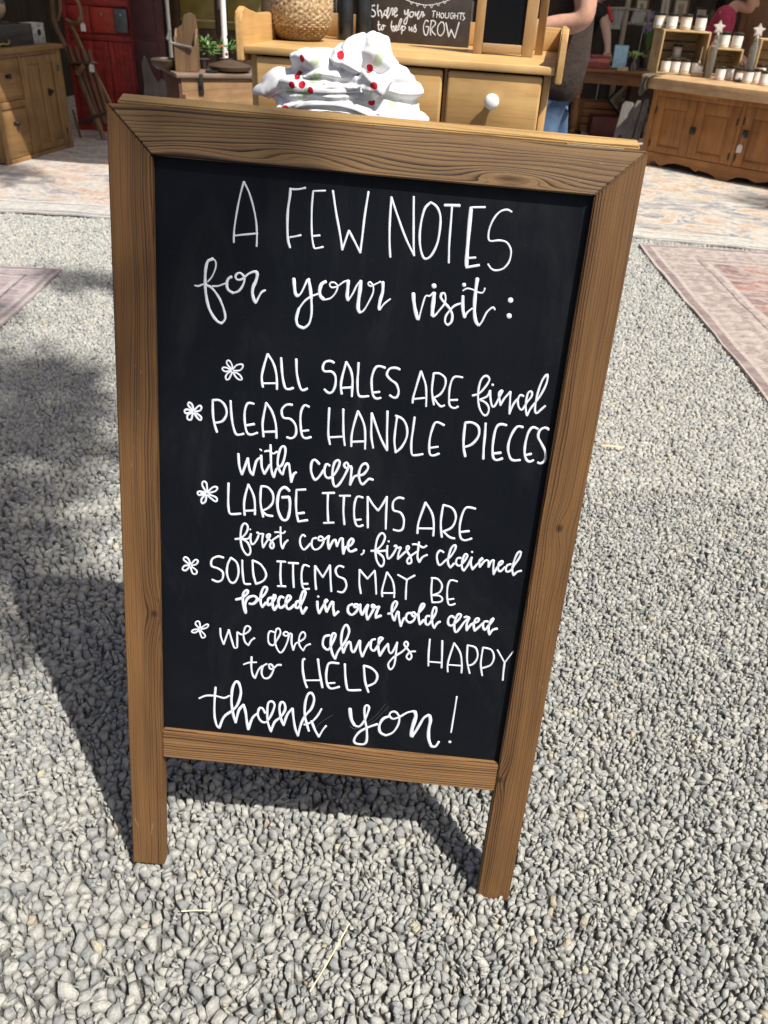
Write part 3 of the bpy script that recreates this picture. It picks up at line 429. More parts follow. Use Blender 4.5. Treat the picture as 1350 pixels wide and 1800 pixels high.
 ('with care','L'): '36 -1468,3948 -1466,3979 -1463,4022 -1459,4070 -1454,4111 -1445,4146 -1434,4180 -1423,4208 -1415,4228;36 -1415,4228 -1342,3995;36 -1342,3995 -1338,4026 -1332,4072 -1325,4120 -1316,4157 -1301,4188 -1284,4208 -1271,4221;36 -1271,4221 -1265,4183 -1256,4128 -1245,4072 -1234,4029 -1214,3998 -1193,3981 -1178,3971;36 -1172,3941 -1170,3970 -1168,4012 -1165,4058 -1160,4096 -1151,4126 -1140,4153 -1129,4175 -1121,4190;36 -1121,4190 -1054,4055;23 -1191,3858 -1167,3876;35 -1056,3788 -1054,3823 -1052,3874 -1048,3929 -1045,3980 -1042,4025 -1039,4068 -1035,4109 -1029,4143 -1019,4179 -1007,4205 -998,4223;36 -998,4223 -993,4201 -986,4169 -978,4135 -966,4106 -951,4088 -932,4075 -913,4061 -897,4039 -885,4006 -874,3964 -866,3922 -861,3887 -860,3849 -864,3819 -871,3799 -883,3791 -899,3792 -914,3804 -923,3819 -932,3841 -939,3867 -946,3895 -950,3927 -954,3962 -956,3998 -955,4030 -950,4059 -941,4087 -932,4112 -922,4132 -909,4152 -895,4165 -885,4173;36 -885,4173 -879,4149 -872,4114 -863,4077 -854,4050 -840,4027 -825,4015 -813,4016 -805,4033 -800,4064 -794,4104 -787,4143 -779,4191 -771,4236 -766,4267;36 -766,4267 -762,4246 -756,4215 -749,4183 -742,4159 -730,4141 -717,4131 -708,4125;28 -1128,3884 -1114,3879 -1095,3873 -1074,3871 -1055,3881 -1035,3895 -1016,3903 -998,3895 -980,3879 -968,3868;36 -415,3983 -431,3965 -454,3942 -475,3929 -491,3933 -505,3948 -515,3971 -519,3995 -521,4026 -520,4059 -516,4090 -507,4121 -495,4154 -481,4181 -467,4199 -452,4203 -436,4191 -419,4171 -402,4146 -383,4113 -366,4081 -354,4059;36 -279,3991 -291,3983 -308,3972 -323,3973 -334,3994 -343,4026 -346,4058 -342,4090 -333,4122 -320,4146 -303,4158 -283,4161 -262,4155 -245,4142 -228,4122 -211,4098 -196,4073 -182,4043 -169,4008 -159,3975 -154,3949 -154,3926 -161,3911 -171,3906 -185,3908 -203,3920 -218,3940 -226,3964 -233,3994 -237,4028 -239,4062 -238,4100 -234,4141 -229,4180 -223,4211 -214,4241 -203,4260 -190,4269 -176,4267 -160,4255 -142,4233 -127,4208 -110,4175 -94,4140 -79,4106 -66,4073 -53,4039 -43,4008 -38,3982 -41,3954 -52,3934 -63,3925 -76,3931 -90,3948 -96,3965 -89,3982 -74,3998 -57,4006 -39,3994 -18,3974 -3,3971 3,3987 5,4015 5,4049 5,4082 5,4119 3,4161 2,4199 1,4226;36 1,4226 7,4206 16,4177 26,4147 36,4124 48,4107 60,4098 77,4090 103,4084 133,4079 161,4066 179,4046 196,4020 210,3993 217,3970 214,3945 200,3925 185,3914 167,3917 147,3929 130,3950 121,3971 112,3999 106,4029 103,4057 105,4085 110,4113 117,4139 125,4160 136,4182 150,4197 164,4202 179,4191 195,4170 210,4151 221,4138 231,4125 243,4118 261,4117 280,4121 294,4125',
 ('LARGE','F'): '29 -1881,4524 -1892,4507 -1909,4481 -1926,4455 -1936,4432 -1939,4409 -1933,4390 -1924,4379 -1911,4375 -1895,4379 -1881,4394 -1876,4420 -1872,4456 -1870,4492 -1868,4516;29 -1868,4523 -1855,4507 -1835,4484 -1814,4460 -1795,4444 -1773,4434 -1752,4433 -1740,4438 -1737,4452 -1743,4472 -1758,4492 -1780,4504 -1811,4517 -1841,4528 -1862,4535;29 -1856,4548 -1835,4554 -1804,4562 -1773,4572 -1751,4583 -1740,4601 -1739,4621 -1744,4634 -1751,4640 -1763,4640 -1781,4632 -1801,4617 -1827,4597 -1851,4576 -1868,4562;30 -1880,4563 -1882,4588 -1886,4621 -1892,4650 -1906,4670 -1922,4684 -1936,4687 -1945,4676 -1950,4653 -1948,4629 -1933,4604 -1910,4577 -1893,4558;30 -1893,4552 -1918,4559 -1952,4570 -1979,4574 -1993,4565 -1999,4549 -1998,4536 -1989,4528 -1973,4521 -1955,4519 -1929,4523 -1900,4531 -1887,4538 -1902,4541 -1932,4543 -1955,4545',
 ('LARGE','L'): '34 -1590,4364 -1590,4394 -1591,4436 -1591,4483 -1591,4527 -1591,4565 -1591,4602 -1591,4637 -1589,4671 -1586,4705 -1582,4738 -1577,4767 -1568,4788 -1552,4799 -1530,4798 -1506,4795 -1476,4790 -1443,4783 -1420,4778;35 -1367,4794 -1370,4770 -1373,4736 -1377,4698 -1379,4662 -1379,4630 -1377,4599 -1374,4566 -1369,4530 -1360,4485 -1348,4435 -1336,4388 -1328,4356;34 -1328,4356 -1315,4381 -1295,4416 -1275,4456 -1260,4492 -1250,4524 -1243,4555 -1239,4587 -1235,4621 -1233,4661 -1232,4705 -1231,4745 -1231,4773;35 -1377,4735 -1223,4712;35 -1119,4794 -1126,4763 -1138,4719 -1149,4670 -1157,4626 -1162,4588 -1164,4551 -1165,4516 -1165,4482 -1165,4448 -1163,4415 -1160,4385 -1159,4365;34 -1159,4365 -1136,4363 -1104,4361 -1073,4369 -1053,4383 -1033,4404 -1016,4427 -1003,4452 -996,4480 -993,4511 -994,4542 -999,4570 -1007,4594 -1020,4616 -1035,4636 -1051,4654 -1072,4671 -1097,4687 -1120,4700 -1136,4709;35 -1136,4709 -1120,4725 -1097,4746 -1073,4762 -1044,4768 -1013,4768 -992,4767;42 -785,4391 -801,4375 -824,4355 -848,4346 -871,4354 -894,4374 -913,4404 -923,4435 -931,4472 -936,4512 -938,4550 -938,4587 -934,4624 -929,4660 -920,4693 -908,4727 -893,4760 -876,4788 -860,4807 -838,4815 -817,4810 -799,4793 -789,4772 -782,4743 -776,4710 -773,4678 -770,4645 -770,4609 -770,4575 -772,4546 -777,4515 -783,4492 -787,4476;42 -787,4476 -879,4492;34 -573,4349 -694,4368;34 -694,4368 -694,4399 -694,4444 -694,4493 -693,4538 -691,4576 -688,4612 -684,4647 -680,4681 -673,4718 -664,4755 -655,4788 -649,4811;35 -649,4811 -527,4778;35 -667,4700 -575,4677',
 ('ITEMS ARE','L'): '33 -351,4377 -194,4357;33 -279,4375 -278,4411 -277,4464 -275,4523 -272,4579 -267,4633 -261,4690 -256,4740 -252,4775;34 -310,4796 -176,4776;33 -125,4390 15,4376;33 -67,4393 -66,4429 -66,4480 -64,4538 -62,4592 -56,4646 -48,4703 -40,4753 -35,4789;33 182,4385 161,4379 131,4372 107,4379 96,4397 88,4423 82,4455 78,4488 77,4526 78,4568 81,4610 85,4649 91,4685 100,4719 109,4749 119,4772 133,4789 148,4794 163,4795 181,4790 199,4779 212,4771;34 98,4711 181,4693;34 278,4801 275,4760 269,4702 264,4637 259,4577 254,4518 249,4456 245,4402 242,4365;33 242,4365 259,4386 283,4418 309,4452 331,4480 357,4507 379,4530 395,4544;33 395,4544 404,4528 417,4504 432,4477 445,4450 459,4420 473,4388 485,4359 494,4338;33 494,4338 495,4380 497,4439 500,4506 502,4569 506,4631 510,4696 514,4753 517,4794;33 715,4342 696,4338 669,4334 643,4337 620,4351 597,4373 582,4400 578,4427 578,4460 583,4491 593,4515 611,4526 637,4529 664,4532 687,4541 705,4558 721,4581 734,4606 743,4634 747,4665 748,4700 746,4734 741,4761 730,4783 714,4795 694,4802 668,4802 639,4797 618,4792;34 940,4812 938,4786 936,4749 935,4702 940,4649 953,4579 971,4496 990,4418 1002,4365;33 1002,4365 1021,4390 1049,4426 1077,4466 1100,4506 1116,4544 1127,4583 1135,4623 1142,4664 1147,4708 1150,4755 1151,4797 1152,4826;33 949,4739 1149,4721;33 1267,4832 1260,4803 1251,4761 1242,4714 1235,4672 1231,4635 1229,4600 1228,4565 1228,4528 1229,4487 1231,4443 1234,4403 1236,4376;33 1236,4376 1258,4380 1291,4385 1327,4393 1355,4408 1377,4431 1397,4460 1411,4493 1419,4526 1419,4563 1413,4603 1402,4641 1386,4674 1362,4700 1330,4721 1299,4737 1278,4749;33 1278,4749 1295,4763 1319,4784 1346,4806 1370,4821 1397,4830 1421,4832 1438,4832;33 1659,4385 1636,4381 1604,4376 1569,4373 1542,4379 1525,4396 1513,4420 1504,4450 1497,4482 1490,4519 1486,4560 1483,4603 1483,4645 1486,4689 1492,4734 1501,4775 1511,4806 1529,4831 1550,4842 1575,4845 1597,4840 1622,4829 1646,4817 1662,4808;33 1502,4734 1616,4707',
 ('first','L'): '32 -1487,5155 -1467,5151 -1437,5145 -1409,5131 -1390,5115 -1371,5093 -1353,5070 -1340,5047 -1327,5014 -1320,4980 -1321,4953 -1331,4931 -1347,4915 -1364,4911 -1379,4922 -1394,4944 -1405,4977 -1411,5010 -1415,5050 -1417,5092 -1416,5132 -1413,5169 -1408,5204 -1401,5238 -1392,5269 -1379,5299 -1363,5326 -1347,5349 -1332,5365 -1316,5373 -1301,5370 -1289,5360 -1281,5342 -1275,5317 -1277,5288 -1283,5263 -1294,5234 -1308,5206 -1322,5184 -1347,5165 -1375,5153 -1395,5145;32 -1395,5145 -1370,5143 -1337,5139 -1309,5128 -1293,5105 -1282,5076 -1275,5055;31 -1275,5055 -1278,5081 -1280,5116 -1280,5148 -1275,5174 -1267,5197 -1257,5208 -1245,5206 -1230,5193 -1215,5173 -1204,5151 -1192,5125 -1182,5097 -1175,5075 -1172,5054 -1173,5039 -1177,5029 -1183,5027 -1192,5029 -1198,5032;31 -1176,5045 -1112,5038;31 -1112,5038 -1115,5058 -1119,5087 -1122,5118 -1123,5147 -1119,5182 -1112,5216 -1106,5239;32 -1106,5239 -1096,5217 -1081,5187 -1066,5156 -1051,5128 -1036,5099 -1026,5075 -1020,5057 -1018,5043 -1020,5036 -1030,5034 -1045,5039 -1055,5047 -1060,5060 -1061,5076 -1054,5093 -1032,5110 -1003,5129 -980,5147 -969,5168 -965,5189 -964,5208 -968,5223 -975,5236 -984,5241 -996,5236 -1008,5224 -1014,5205 -1010,5179 -998,5147 -981,5116 -962,5096 -938,5076 -915,5058 -899,5046;31 -882,4914 -882,4937 -881,4971 -879,5008 -877,5043 -875,5076 -873,5109 -870,5140 -866,5166 -858,5193 -848,5213 -842,5226;32 -842,5226 -836,5204 -827,5173 -816,5145 -803,5124 -787,5106 -776,5094;26 -957,4998 -943,4996 -922,4993 -901,4992 -881,4996 -860,5001 -844,5001 -831,4992 -822,4978 -817,4968;.13 -1288,4992',
 ('come,','L'): '31 -545,5016 -555,5008 -568,4997 -581,4996 -594,5011 -606,5035 -614,5062 -614,5091 -610,5124 -602,5153 -589,5178 -573,5200 -557,5211 -543,5207 -529,5193 -516,5175 -499,5152 -481,5126 -469,5108;31 -396,5023 -410,5025 -429,5030 -444,5043 -452,5070 -456,5106 -453,5137 -443,5162 -427,5184 -408,5194 -385,5191 -360,5177 -338,5156 -324,5135 -310,5108 -300,5081 -294,5058 -297,5033 -307,5013 -319,4999 -333,4994 -349,4997 -361,5004 -368,5018 -371,5037 -366,5050 -350,5054 -326,5052 -302,5044 -278,5023 -253,4995 -235,4975;40 -228,4974 -232,4998 -236,5032 -237,5067 -233,5094 -227,5122 -221,5148 -217,5166;34 -217,5166 -209,5142 -198,5107 -185,5072 -174,5045 -161,5028 -149,5022 -141,5018;34 -141,5018 -113,5116;34 -113,5116 -107,5093 -98,5061 -87,5028 -78,5004 -65,4992 -52,4992 -43,4993;40 -43,4993 -42,5013 -40,5043 -38,5077 -35,5108 -32,5138 -28,5168 -24,5196 -21,5215;40 -21,5215 -17,5188 -11,5150 1,5119 22,5103 48,5094 69,5081 84,5060 95,5036 100,5016 97,4998 87,4984 76,4980 63,4991 48,5012 38,5038 33,5068 33,5102 37,5131 46,5152 59,5167 76,5173 101,5164 130,5145 151,5131;28 251,5131 251,5142 252,5156 249,5170 241,5182 229,5194 220,5201',
 ('first claimed','L'): '33 347,5132 366,5129 392,5124 419,5110 439,5091 459,5066 478,5039 493,5012 504,4984 512,4954 517,4926 517,4903 507,4879 490,4862 472,4858 454,4870 436,4895 421,4931 413,4965 408,5006 405,5051 405,5093 407,5135 413,5178 421,5218 431,5253 445,5285 463,5313 481,5335 497,5346 513,5342 527,5321 534,5297 535,5269 531,5237 518,5207 499,5187 473,5166 447,5148 430,5136;33 429,5130 559,5104;.16 571,4968;33 561,5032 560,5058 559,5094 561,5130 567,5167 575,5202 585,5222 599,5220 615,5202 631,5177 644,5152 658,5120 670,5089 678,5064 683,5042 682,5027 678,5019 670,5019 659,5026 651,5031;33 678,5055 742,5039;33 742,5039 735,5063 725,5098 718,5132 716,5163 716,5192 717,5213;33 717,5213 729,5197 746,5174 765,5148 783,5125 801,5103 821,5082 838,5062 849,5045 851,5029 845,5017 838,5011 830,5012 820,5020 815,5031 815,5045 819,5063 828,5084 840,5103 857,5124 873,5147 886,5168 896,5194 901,5219 901,5238 891,5253 876,5263 862,5265 851,5255 843,5238 841,5218 849,5197 865,5173 884,5150 902,5130 924,5110 945,5091 959,5078;33 974,4934 974,4955 973,4985 973,5019 973,5050 972,5078 972,5107 973,5134 975,5158 985,5186 998,5210 1007,5227;33 1007,5227 1015,5206 1026,5176 1040,5151 1061,5132 1085,5118 1102,5108;33 892,4978 905,4975 925,4971 948,4972 969,4980 992,4991 1015,5002 1034,5008 1054,5001 1069,4986 1080,4976;33 1317,5049 1303,5040 1283,5029 1265,5027 1251,5042 1238,5066 1232,5094 1232,5119 1237,5149 1244,5177 1252,5200 1262,5223 1274,5238 1289,5242 1306,5227 1326,5200 1347,5172 1365,5153 1385,5134 1404,5114 1420,5091 1434,5064 1447,5033 1458,5004 1464,4979 1467,4954 1465,4935 1458,4926 1446,4929 1429,4943 1414,4967 1405,4993 1398,5026 1392,5062 1388,5095 1386,5125 1386,5153 1388,5180 1392,5203 1404,5229 1420,5249 1432,5262;33 1432,5262 1473,5194;33 1553,5104 1539,5106 1520,5109 1505,5118 1498,5140 1494,5168 1498,5192 1511,5209 1531,5222 1551,5222 1565,5210 1580,5190 1595,5166 1607,5143 1622,5113 1633,5082 1638,5059 1631,5045 1617,5038 1603,5045 1595,5062 1586,5088 1579,5118 1575,5147 1575,5175 1577,5205 1582,5233 1588,5255 1597,5272 1608,5282 1616,5288;33 1616,5288 1625,5271 1637,5247 1651,5219 1662,5192 1672,5162 1681,5130 1689,5100 1694,5080;33 1698,5079 1695,5103 1691,5137 1693,5170 1703,5203 1717,5235 1728,5257;33 1728,5257 1739,5239 1755,5213 1773,5185 1790,5160 1805,5137 1821,5114 1835,5095 1845,5081;.16 1691,5003;32 1836,5073 1825,5085 1810,5101 1801,5122 1805,5152 1814,5186 1821,5211;33 1821,5211 1831,5191 1845,5163 1860,5134 1874,5114 1892,5102 1909,5100 1923,5109 1930,5135 1933,5172 1935,5198;33 1935,5198 1940,5180 1947,5152 1955,5125 1963,5105 1974,5094 1986,5092 1994,5092;32 1994,5092 1995,5114 1997,5145 1999,5179 2002,5209 2007,5244 2014,5276 2019,5299;33 2019,5299 2025,5277 2034,5246 2044,5212 2056,5185 2076,5160 2098,5141 2113,5124 2118,5108 2115,5094 2108,5089 2095,5095 2077,5110 2065,5130 2062,5159 2064,5193 2069,5220 2078,5236 2091,5245 2105,5243 2122,5225 2140,5196 2153,5174;32 2228,5121 2212,5128 2190,5138 2175,5154 2170,5181 2171,5214 2178,5235 2193,5241 2214,5235 2234,5220 2245,5202 2256,5179 2266,5152 2277,5125 2290,5097 2304,5067 2317,5038 2326,5011 2334,4978 2336,4948 2334,4930 2323,4926 2308,4934 2293,4952 2284,4975 2275,5005 2267,5039 2262,5072 2257,5105 2255,5138 2254,5171 2255,5200 2263,5234 2275,5264 2284,5284;33 2284,5284 2294,5268 2309,5247 2325,5228 2344,5217 2365,5209 2379,5204',
 ('SOLD ITEMS','F'): '29 -2107,5601 -2124,5589 -2148,5572 -2172,5554 -2187,5538 -2189,5520 -2180,5504 -2168,5495 -2154,5497 -2137,5506 -2122,5521 -2110,5546 -2101,5577 -2094,5599;29 -2088,5598 -2072,5575 -2049,5543 -2029,5521 -2013,5518 -1999,5525 -1992,5537 -1995,5553 -2005,5574 -2020,5591 -2041,5602 -2066,5609 -2085,5614;29 -2085,5629 -2062,5643 -2032,5662 -2010,5682 -2006,5702 -2011,5721 -2020,5734 -2033,5740 -2051,5739 -2066,5729 -2078,5702 -2088,5666 -2094,5640;29 -2107,5631 -2121,5652 -2141,5680 -2160,5698 -2178,5701 -2196,5694 -2206,5683 -2204,5666 -2193,5645 -2178,5629 -2155,5621 -2127,5618 -2107,5617',
 ('SOLD ITEMS','L'): '33 -1641,5448 -1659,5443 -1687,5436 -1715,5436 -1744,5446 -1775,5463 -1797,5485 -1810,5518 -1813,5557 -1806,5588 -1789,5600 -1764,5606 -1736,5611 -1713,5619 -1686,5633 -1662,5650 -1647,5673 -1642,5706 -1645,5745 -1655,5777 -1672,5799 -1695,5814 -1720,5821 -1747,5817 -1775,5805 -1795,5796;33 -1539,5437 -1548,5455 -1561,5481 -1574,5512 -1584,5543 -1589,5577 -1593,5615 -1594,5652 -1591,5687 -1583,5722 -1571,5756 -1557,5786 -1542,5806 -1521,5817 -1498,5815 -1477,5799 -1463,5776 -1450,5744 -1439,5707 -1433,5670 -1432,5630 -1436,5586 -1443,5544 -1455,5509 -1473,5483 -1498,5463 -1523,5448 -1539,5437;33 -1385,5457 -1384,5487 -1383,5530 -1381,5578 -1378,5623 -1374,5667 -1368,5713 -1362,5754 -1356,5785 -1348,5806 -1340,5811 -1327,5813 -1306,5813 -1280,5809 -1262,5806;34 -1188,5798 -1196,5772 -1207,5735 -1220,5692 -1229,5648 -1235,5596 -1239,5537 -1242,5483 -1244,5445;33 -1244,5445 -1223,5452 -1192,5461 -1160,5475 -1131,5494 -1107,5522 -1083,5557 -1064,5595 -1053,5628 -1052,5658 -1059,5686 -1071,5712 -1087,5735 -1110,5755 -1139,5773 -1168,5787 -1188,5798;33 -912,5424 -793,5417;33 -857,5424 -858,5461 -859,5515 -859,5574 -858,5627 -854,5675 -848,5721 -841,5762 -837,5790;34 -889,5796 -777,5788;33 -755,5429 -617,5422;33 -691,5426 -690,5458 -688,5505 -686,5558 -683,5608 -679,5658 -674,5711 -669,5759 -665,5792;33 -469,5452 -490,5444 -519,5435 -543,5440 -554,5459 -561,5486 -566,5520 -569,5555 -569,5594 -567,5638 -562,5682 -557,5718 -550,5754 -540,5780 -525,5797 -501,5800 -472,5794 -451,5789;33 -557,5728 -474,5715;34 -358,5789 -362,5758 -369,5714 -375,5664 -380,5616 -384,5567 -387,5514 -389,5466 -390,5433;33 -390,5433 -276,5594;33 -276,5594 -190,5401;33 -190,5401 -187,5435 -182,5484 -176,5540 -171,5593 -165,5648 -158,5706 -152,5759 -147,5796;33 -2,5411 -20,5405 -45,5397 -67,5398 -85,5413 -101,5437 -109,5464 -106,5493 -94,5525 -75,5552 -55,5564 -28,5571 -1,5579 20,5592 34,5613 45,5638 52,5665 54,5691 50,5718 41,5746 28,5771 14,5789 -11,5796 -40,5791 -60,5787',
 ('MAY BE','L'): '30 260,5783 254,5758 245,5723 236,5681 228,5637 223,5583 220,5521 217,5464 215,5424;30 215,5424 333,5551;30 333,5551 421,5415;30 421,5415 426,5445 433,5489 441,5538 447,5586 454,5634 460,5686 466,5733 470,5766;30 557,5797 552,5777 546,5747 545,5696 553,5633 566,5553 579,5476 588,5423;30 588,5423 604,5442 627,5470 651,5502 671,5534 684,5566 694,5598 702,5632 709,5665 713,5700 716,5737 717,5770 718,5793;30 555,5743 724,5724;30 737,5444 867,5506;30 968,5428 867,5506;30 867,5506 867,5531 867,5567 867,5607 869,5647 871,5688 874,5733 877,5774 880,5802;30 1205,5449 1206,5482 1207,5531 1209,5586 1213,5636 1219,5684 1228,5734 1237,5778 1243,5809;30 1192,5443 1215,5442 1247,5440 1277,5447 1297,5461 1317,5480 1334,5503 1346,5527 1350,5553 1350,5582 1344,5611 1334,5636 1313,5657 1285,5675 1257,5690 1238,5701;30 1238,5701 1263,5698 1298,5695 1328,5697 1350,5708 1367,5723 1376,5740 1376,5757 1368,5776 1351,5790 1327,5798 1296,5803 1265,5807 1243,5809;30 1548,5457 1522,5451 1486,5443 1457,5447 1444,5463 1435,5485 1429,5513 1426,5545 1426,5582 1428,5625 1433,5668 1438,5706 1444,5738 1452,5768 1460,5793 1469,5811 1482,5823 1497,5823 1512,5820 1529,5813 1546,5802 1558,5794;30 1443,5746 1531,5722',
 ('placed','L'): '41 -1462,6069 -1438,6061 -1404,6048 -1372,6031 -1351,6013 -1330,5991 -1312,5968 -1300,5950 -1296,5928 -1301,5911 -1310,5905 -1324,5912 -1343,5930 -1358,5956 -1363,5983 -1365,6017 -1364,6052 -1363,6085 -1360,6115 -1356,6143 -1350,6170 -1344,6194 -1335,6224 -1325,6249 -1318,6266;42 -1318,6247 -1321,6223 -1326,6189 -1330,6151 -1329,6118 -1322,6082 -1308,6048 -1290,6022 -1265,6002 -1235,5989 -1209,5985 -1189,5992 -1173,6007 -1167,6026 -1173,6052 -1188,6082 -1206,6105 -1228,6113 -1254,6113 -1272,6112;41 -1222,6106 -1208,6094 -1187,6075 -1164,6054 -1142,6033 -1121,6011 -1099,5988 -1079,5965 -1062,5941 -1046,5907 -1035,5872 -1033,5847 -1041,5832 -1058,5827 -1074,5833 -1088,5855 -1102,5889 -1112,5929 -1116,5963 -1118,6004 -1118,6043 -1116,6076 -1108,6108 -1097,6132 -1089,6147;41 -1089,6147 -1042,6068;41 -962,5985 -977,5989 -996,5995 -1011,6009 -1018,6039 -1020,6077 -1016,6102 -1004,6105 -986,6096 -967,6078 -953,6057 -936,6030 -922,6002 -913,5980 -914,5956 -922,5939 -931,5936 -939,5954 -948,5986 -953,6021 -952,6048 -950,6078 -945,6107 -941,6130 -934,6152 -925,6165 -919,6174;41 -919,6174 -861,6066;41 -799,5967 -810,5960 -826,5952 -840,5953 -853,5972 -864,6000 -870,6030 -868,6063 -860,6097 -850,6120 -839,6129 -825,6126 -809,6116 -789,6094 -767,6064 -747,6035 -727,6007 -710,5979 -701,5956 -706,5938 -721,5924 -735,5923 -747,5939 -758,5968 -765,6000 -765,6027 -763,6058 -758,6087 -752,6109 -741,6127 -726,6135 -710,6132 -688,6113 -664,6083 -647,6060;41 -568,5996 -582,5997 -601,6000 -616,6011 -625,6037 -630,6071 -629,6095 -617,6105 -599,6105 -580,6090 -565,6064 -548,6028 -533,5989 -520,5954 -509,5914 -502,5878 -501,5851 -508,5834 -521,5827 -534,5837 -544,5861 -554,5898 -563,5940 -568,5978 -569,6012 -565,6046 -560,6077 -554,6105 -544,6139 -531,6167 -522,6185;41 -522,6185 -473,6078',
 ('in our','L'): '41 -331,5970 -329,5990 -327,6020 -324,6052 -320,6079 -312,6110 -303,6136 -296,6154;41 -296,6154 -285,6128 -270,6089 -253,6048 -238,6015 -220,5980 -202,5953 -194,5936 -200,5931 -215,5936 -226,5949 -228,5971 -226,6001 -221,6031 -212,6064 -200,6097 -191,6120;41 -191,6120 -182,6093 -168,6055 -154,6015 -142,5985 -129,5962 -118,5951 -111,5954 -107,5978 -107,6016 -104,6055 -99,6084 -92,6115 -86,6144 -81,6164;41 -81,6164 -28,6093;.18 -322,5895;41 160,5961 144,5967 121,5978 105,5994 98,6023 97,6058 103,6087 119,6108 141,6124 164,6127 185,6111 207,6084 224,6055 236,6025 243,5993 242,5970 229,5958 208,5954 192,5957 184,5971 181,5991 188,6004 211,5999 244,5986 268,5976;41 265,5949 267,5976 269,6015 273,6049 282,6075 294,6096 302,6111;41 302,6111 313,6082 329,6040 345,5997 357,5966 365,5950 369,5947 372,5946;41 372,5946 368,5970 363,6005 358,6043 357,6077 363,6116 374,6152 381,6176;41 381,6176 392,6153 408,6119 424,6082 437,6049 450,6012 459,5979 462,5954 454,5941 438,5937 428,5940 426,5953 429,5973 440,5984 467,5979 502,5966 528,5956;41 528,5956 521,5976 512,6004 502,6035 496,6061 492,6091 493,6118 493,6136;41 493,6136 564,6091',
 ('hold area','L'): '37 657,6053 669,6050 687,6045 704,6033 720,6009 735,5978 748,5948 758,5921 765,5895 767,5874 761,5859 750,5849 739,5849 727,5861 715,5882 706,5910 703,5936 701,5966 701,5998 704,6026 710,6058 721,6086 730,6110 739,6129 748,6142 753,6151;37 753,6151 757,6128 763,6093 769,6058 775,6032 783,6013 791,6004 798,6008 803,6029 807,6063 813,6101 822,6133 833,6170 844,6205 851,6228;37 851,6228 856,6204 863,6169 871,6134 879,6108 890,6094 901,6091 909,6090;37 971,6003 957,6006 937,6011 922,6023 913,6047 908,6077 910,6104 922,6127 941,6147 961,6157 980,6154 999,6140 1015,6122 1028,6096 1036,6066 1039,6039 1033,6018 1021,6001 1009,5991 996,5994 984,6004 979,6017 985,6032 999,6050 1015,6056 1033,6045 1054,6024 1074,5999 1089,5977 1104,5952 1118,5927 1128,5906 1138,5883 1142,5866 1142,5854 1135,5845 1122,5843 1110,5850 1099,5872 1088,5905 1081,5940 1078,5967 1076,5996 1077,6027 1080,6056 1086,6087 1095,6120 1104,6149 1110,6170;37 1110,6170 1160,6091;37 1231,6024 1218,6025 1200,6026 1187,6037 1181,6065 1180,6102 1184,6132 1195,6152 1210,6164 1226,6164 1240,6145 1254,6114 1268,6078 1281,6049 1294,6017 1306,5985 1313,5957 1315,5927 1312,5902 1305,5886 1296,5880 1284,5882 1275,5896 1269,5916 1264,5944 1261,5975 1261,6006 1263,6039 1268,6073 1274,6107 1281,6135 1292,6166 1305,6189 1314,6205;37 1314,6205 1322,6184 1333,6153 1345,6128 1359,6112 1375,6101 1386,6094;37 1570,6015 1561,6006 1548,5994 1535,5990 1520,5997 1505,6012 1495,6031 1491,6056 1492,6086 1497,6111 1508,6128 1524,6139 1540,6143 1555,6136 1570,6120 1586,6101 1605,6076 1625,6048 1641,6022 1652,5998 1659,5977 1660,5961 1650,5951 1635,5947 1620,5951 1609,5969 1598,5996 1591,6027 1587,6054 1584,6085 1583,6116 1585,6145 1592,6183 1603,6218 1615,6237 1629,6231 1644,6209 1660,6180 1673,6156 1686,6126 1699,6097 1711,6072 1729,6046 1745,6026 1755,6009 1754,5993 1747,5981 1738,5974 1728,5977 1716,5986 1708,5992;37 1752,5980 1779,5991;37 1779,5991 1773,6011 1765,6038 1757,6068 1753,6096 1755,6132 1760,6166 1765,6190;37 1765,6190 1773,6171 1785,6143 1800,6113 1816,6089 1837,6072 1861,6059 1883,6048 1900,6036 1909,6019 1911,6002 1907,5991 1897,5986 1882,5986 1869,5996 1859,6019 1851,6052 1848,6086 1854,6122 1865,6159 1874,6185;37 1874,6185 1885,6170 1902,6148 1920,6125 1934,6105 1948,6085 1959,6069 1967,6058;37 2039,6020 2024,6019 2004,6019 1988,6026 1980,6046 1977,6074 1979,6100 1986,6124 1999,6146 2011,6155 2023,6144 2035,6120 2048,6092 2061,6070 2076,6044 2090,6019 2100,5999 2107,5979 2110,5966 2108,5961 2099,5967 2086,5982 2075,6002 2068,6028 2063,6060 2061,6091 2060,6117 2061,6141 2064,6164 2070,6186 2079,6206 2084,6220;37 2084,6220 2093,6198 2104,6168 2119,6143 2140,6128 2163,6119 2180,6114',
 ('we are','F'): '26 -1967,6582 -1985,6567 -2009,6546 -2025,6526 -2027,6507 -2021,6490 -2011,6478 -1999,6471 -1983,6471 -1970,6481 -1963,6510 -1959,6551 -1956,6580;26 -1953,6580 -1938,6565 -1915,6544 -1892,6523 -1874,6509 -1858,6503 -1848,6505 -1843,6513 -1845,6527 -1852,6545 -1867,6562 -1893,6576 -1926,6587 -1949,6595;26 -1956,6612 -1938,6629 -1912,6653 -1894,6675 -1887,6691 -1888,6704 -1893,6715 -1904,6725 -1920,6733 -1935,6727 -1945,6707 -1955,6675 -1964,6643 -1970,6621;26 -1973,6614 -1988,6628 -2011,6647 -2032,6660 -2052,6661 -2070,6657 -2080,6649 -2079,6639 -2069,6626 -2053,6615 -2027,6607 -1995,6602 -1973,6598',
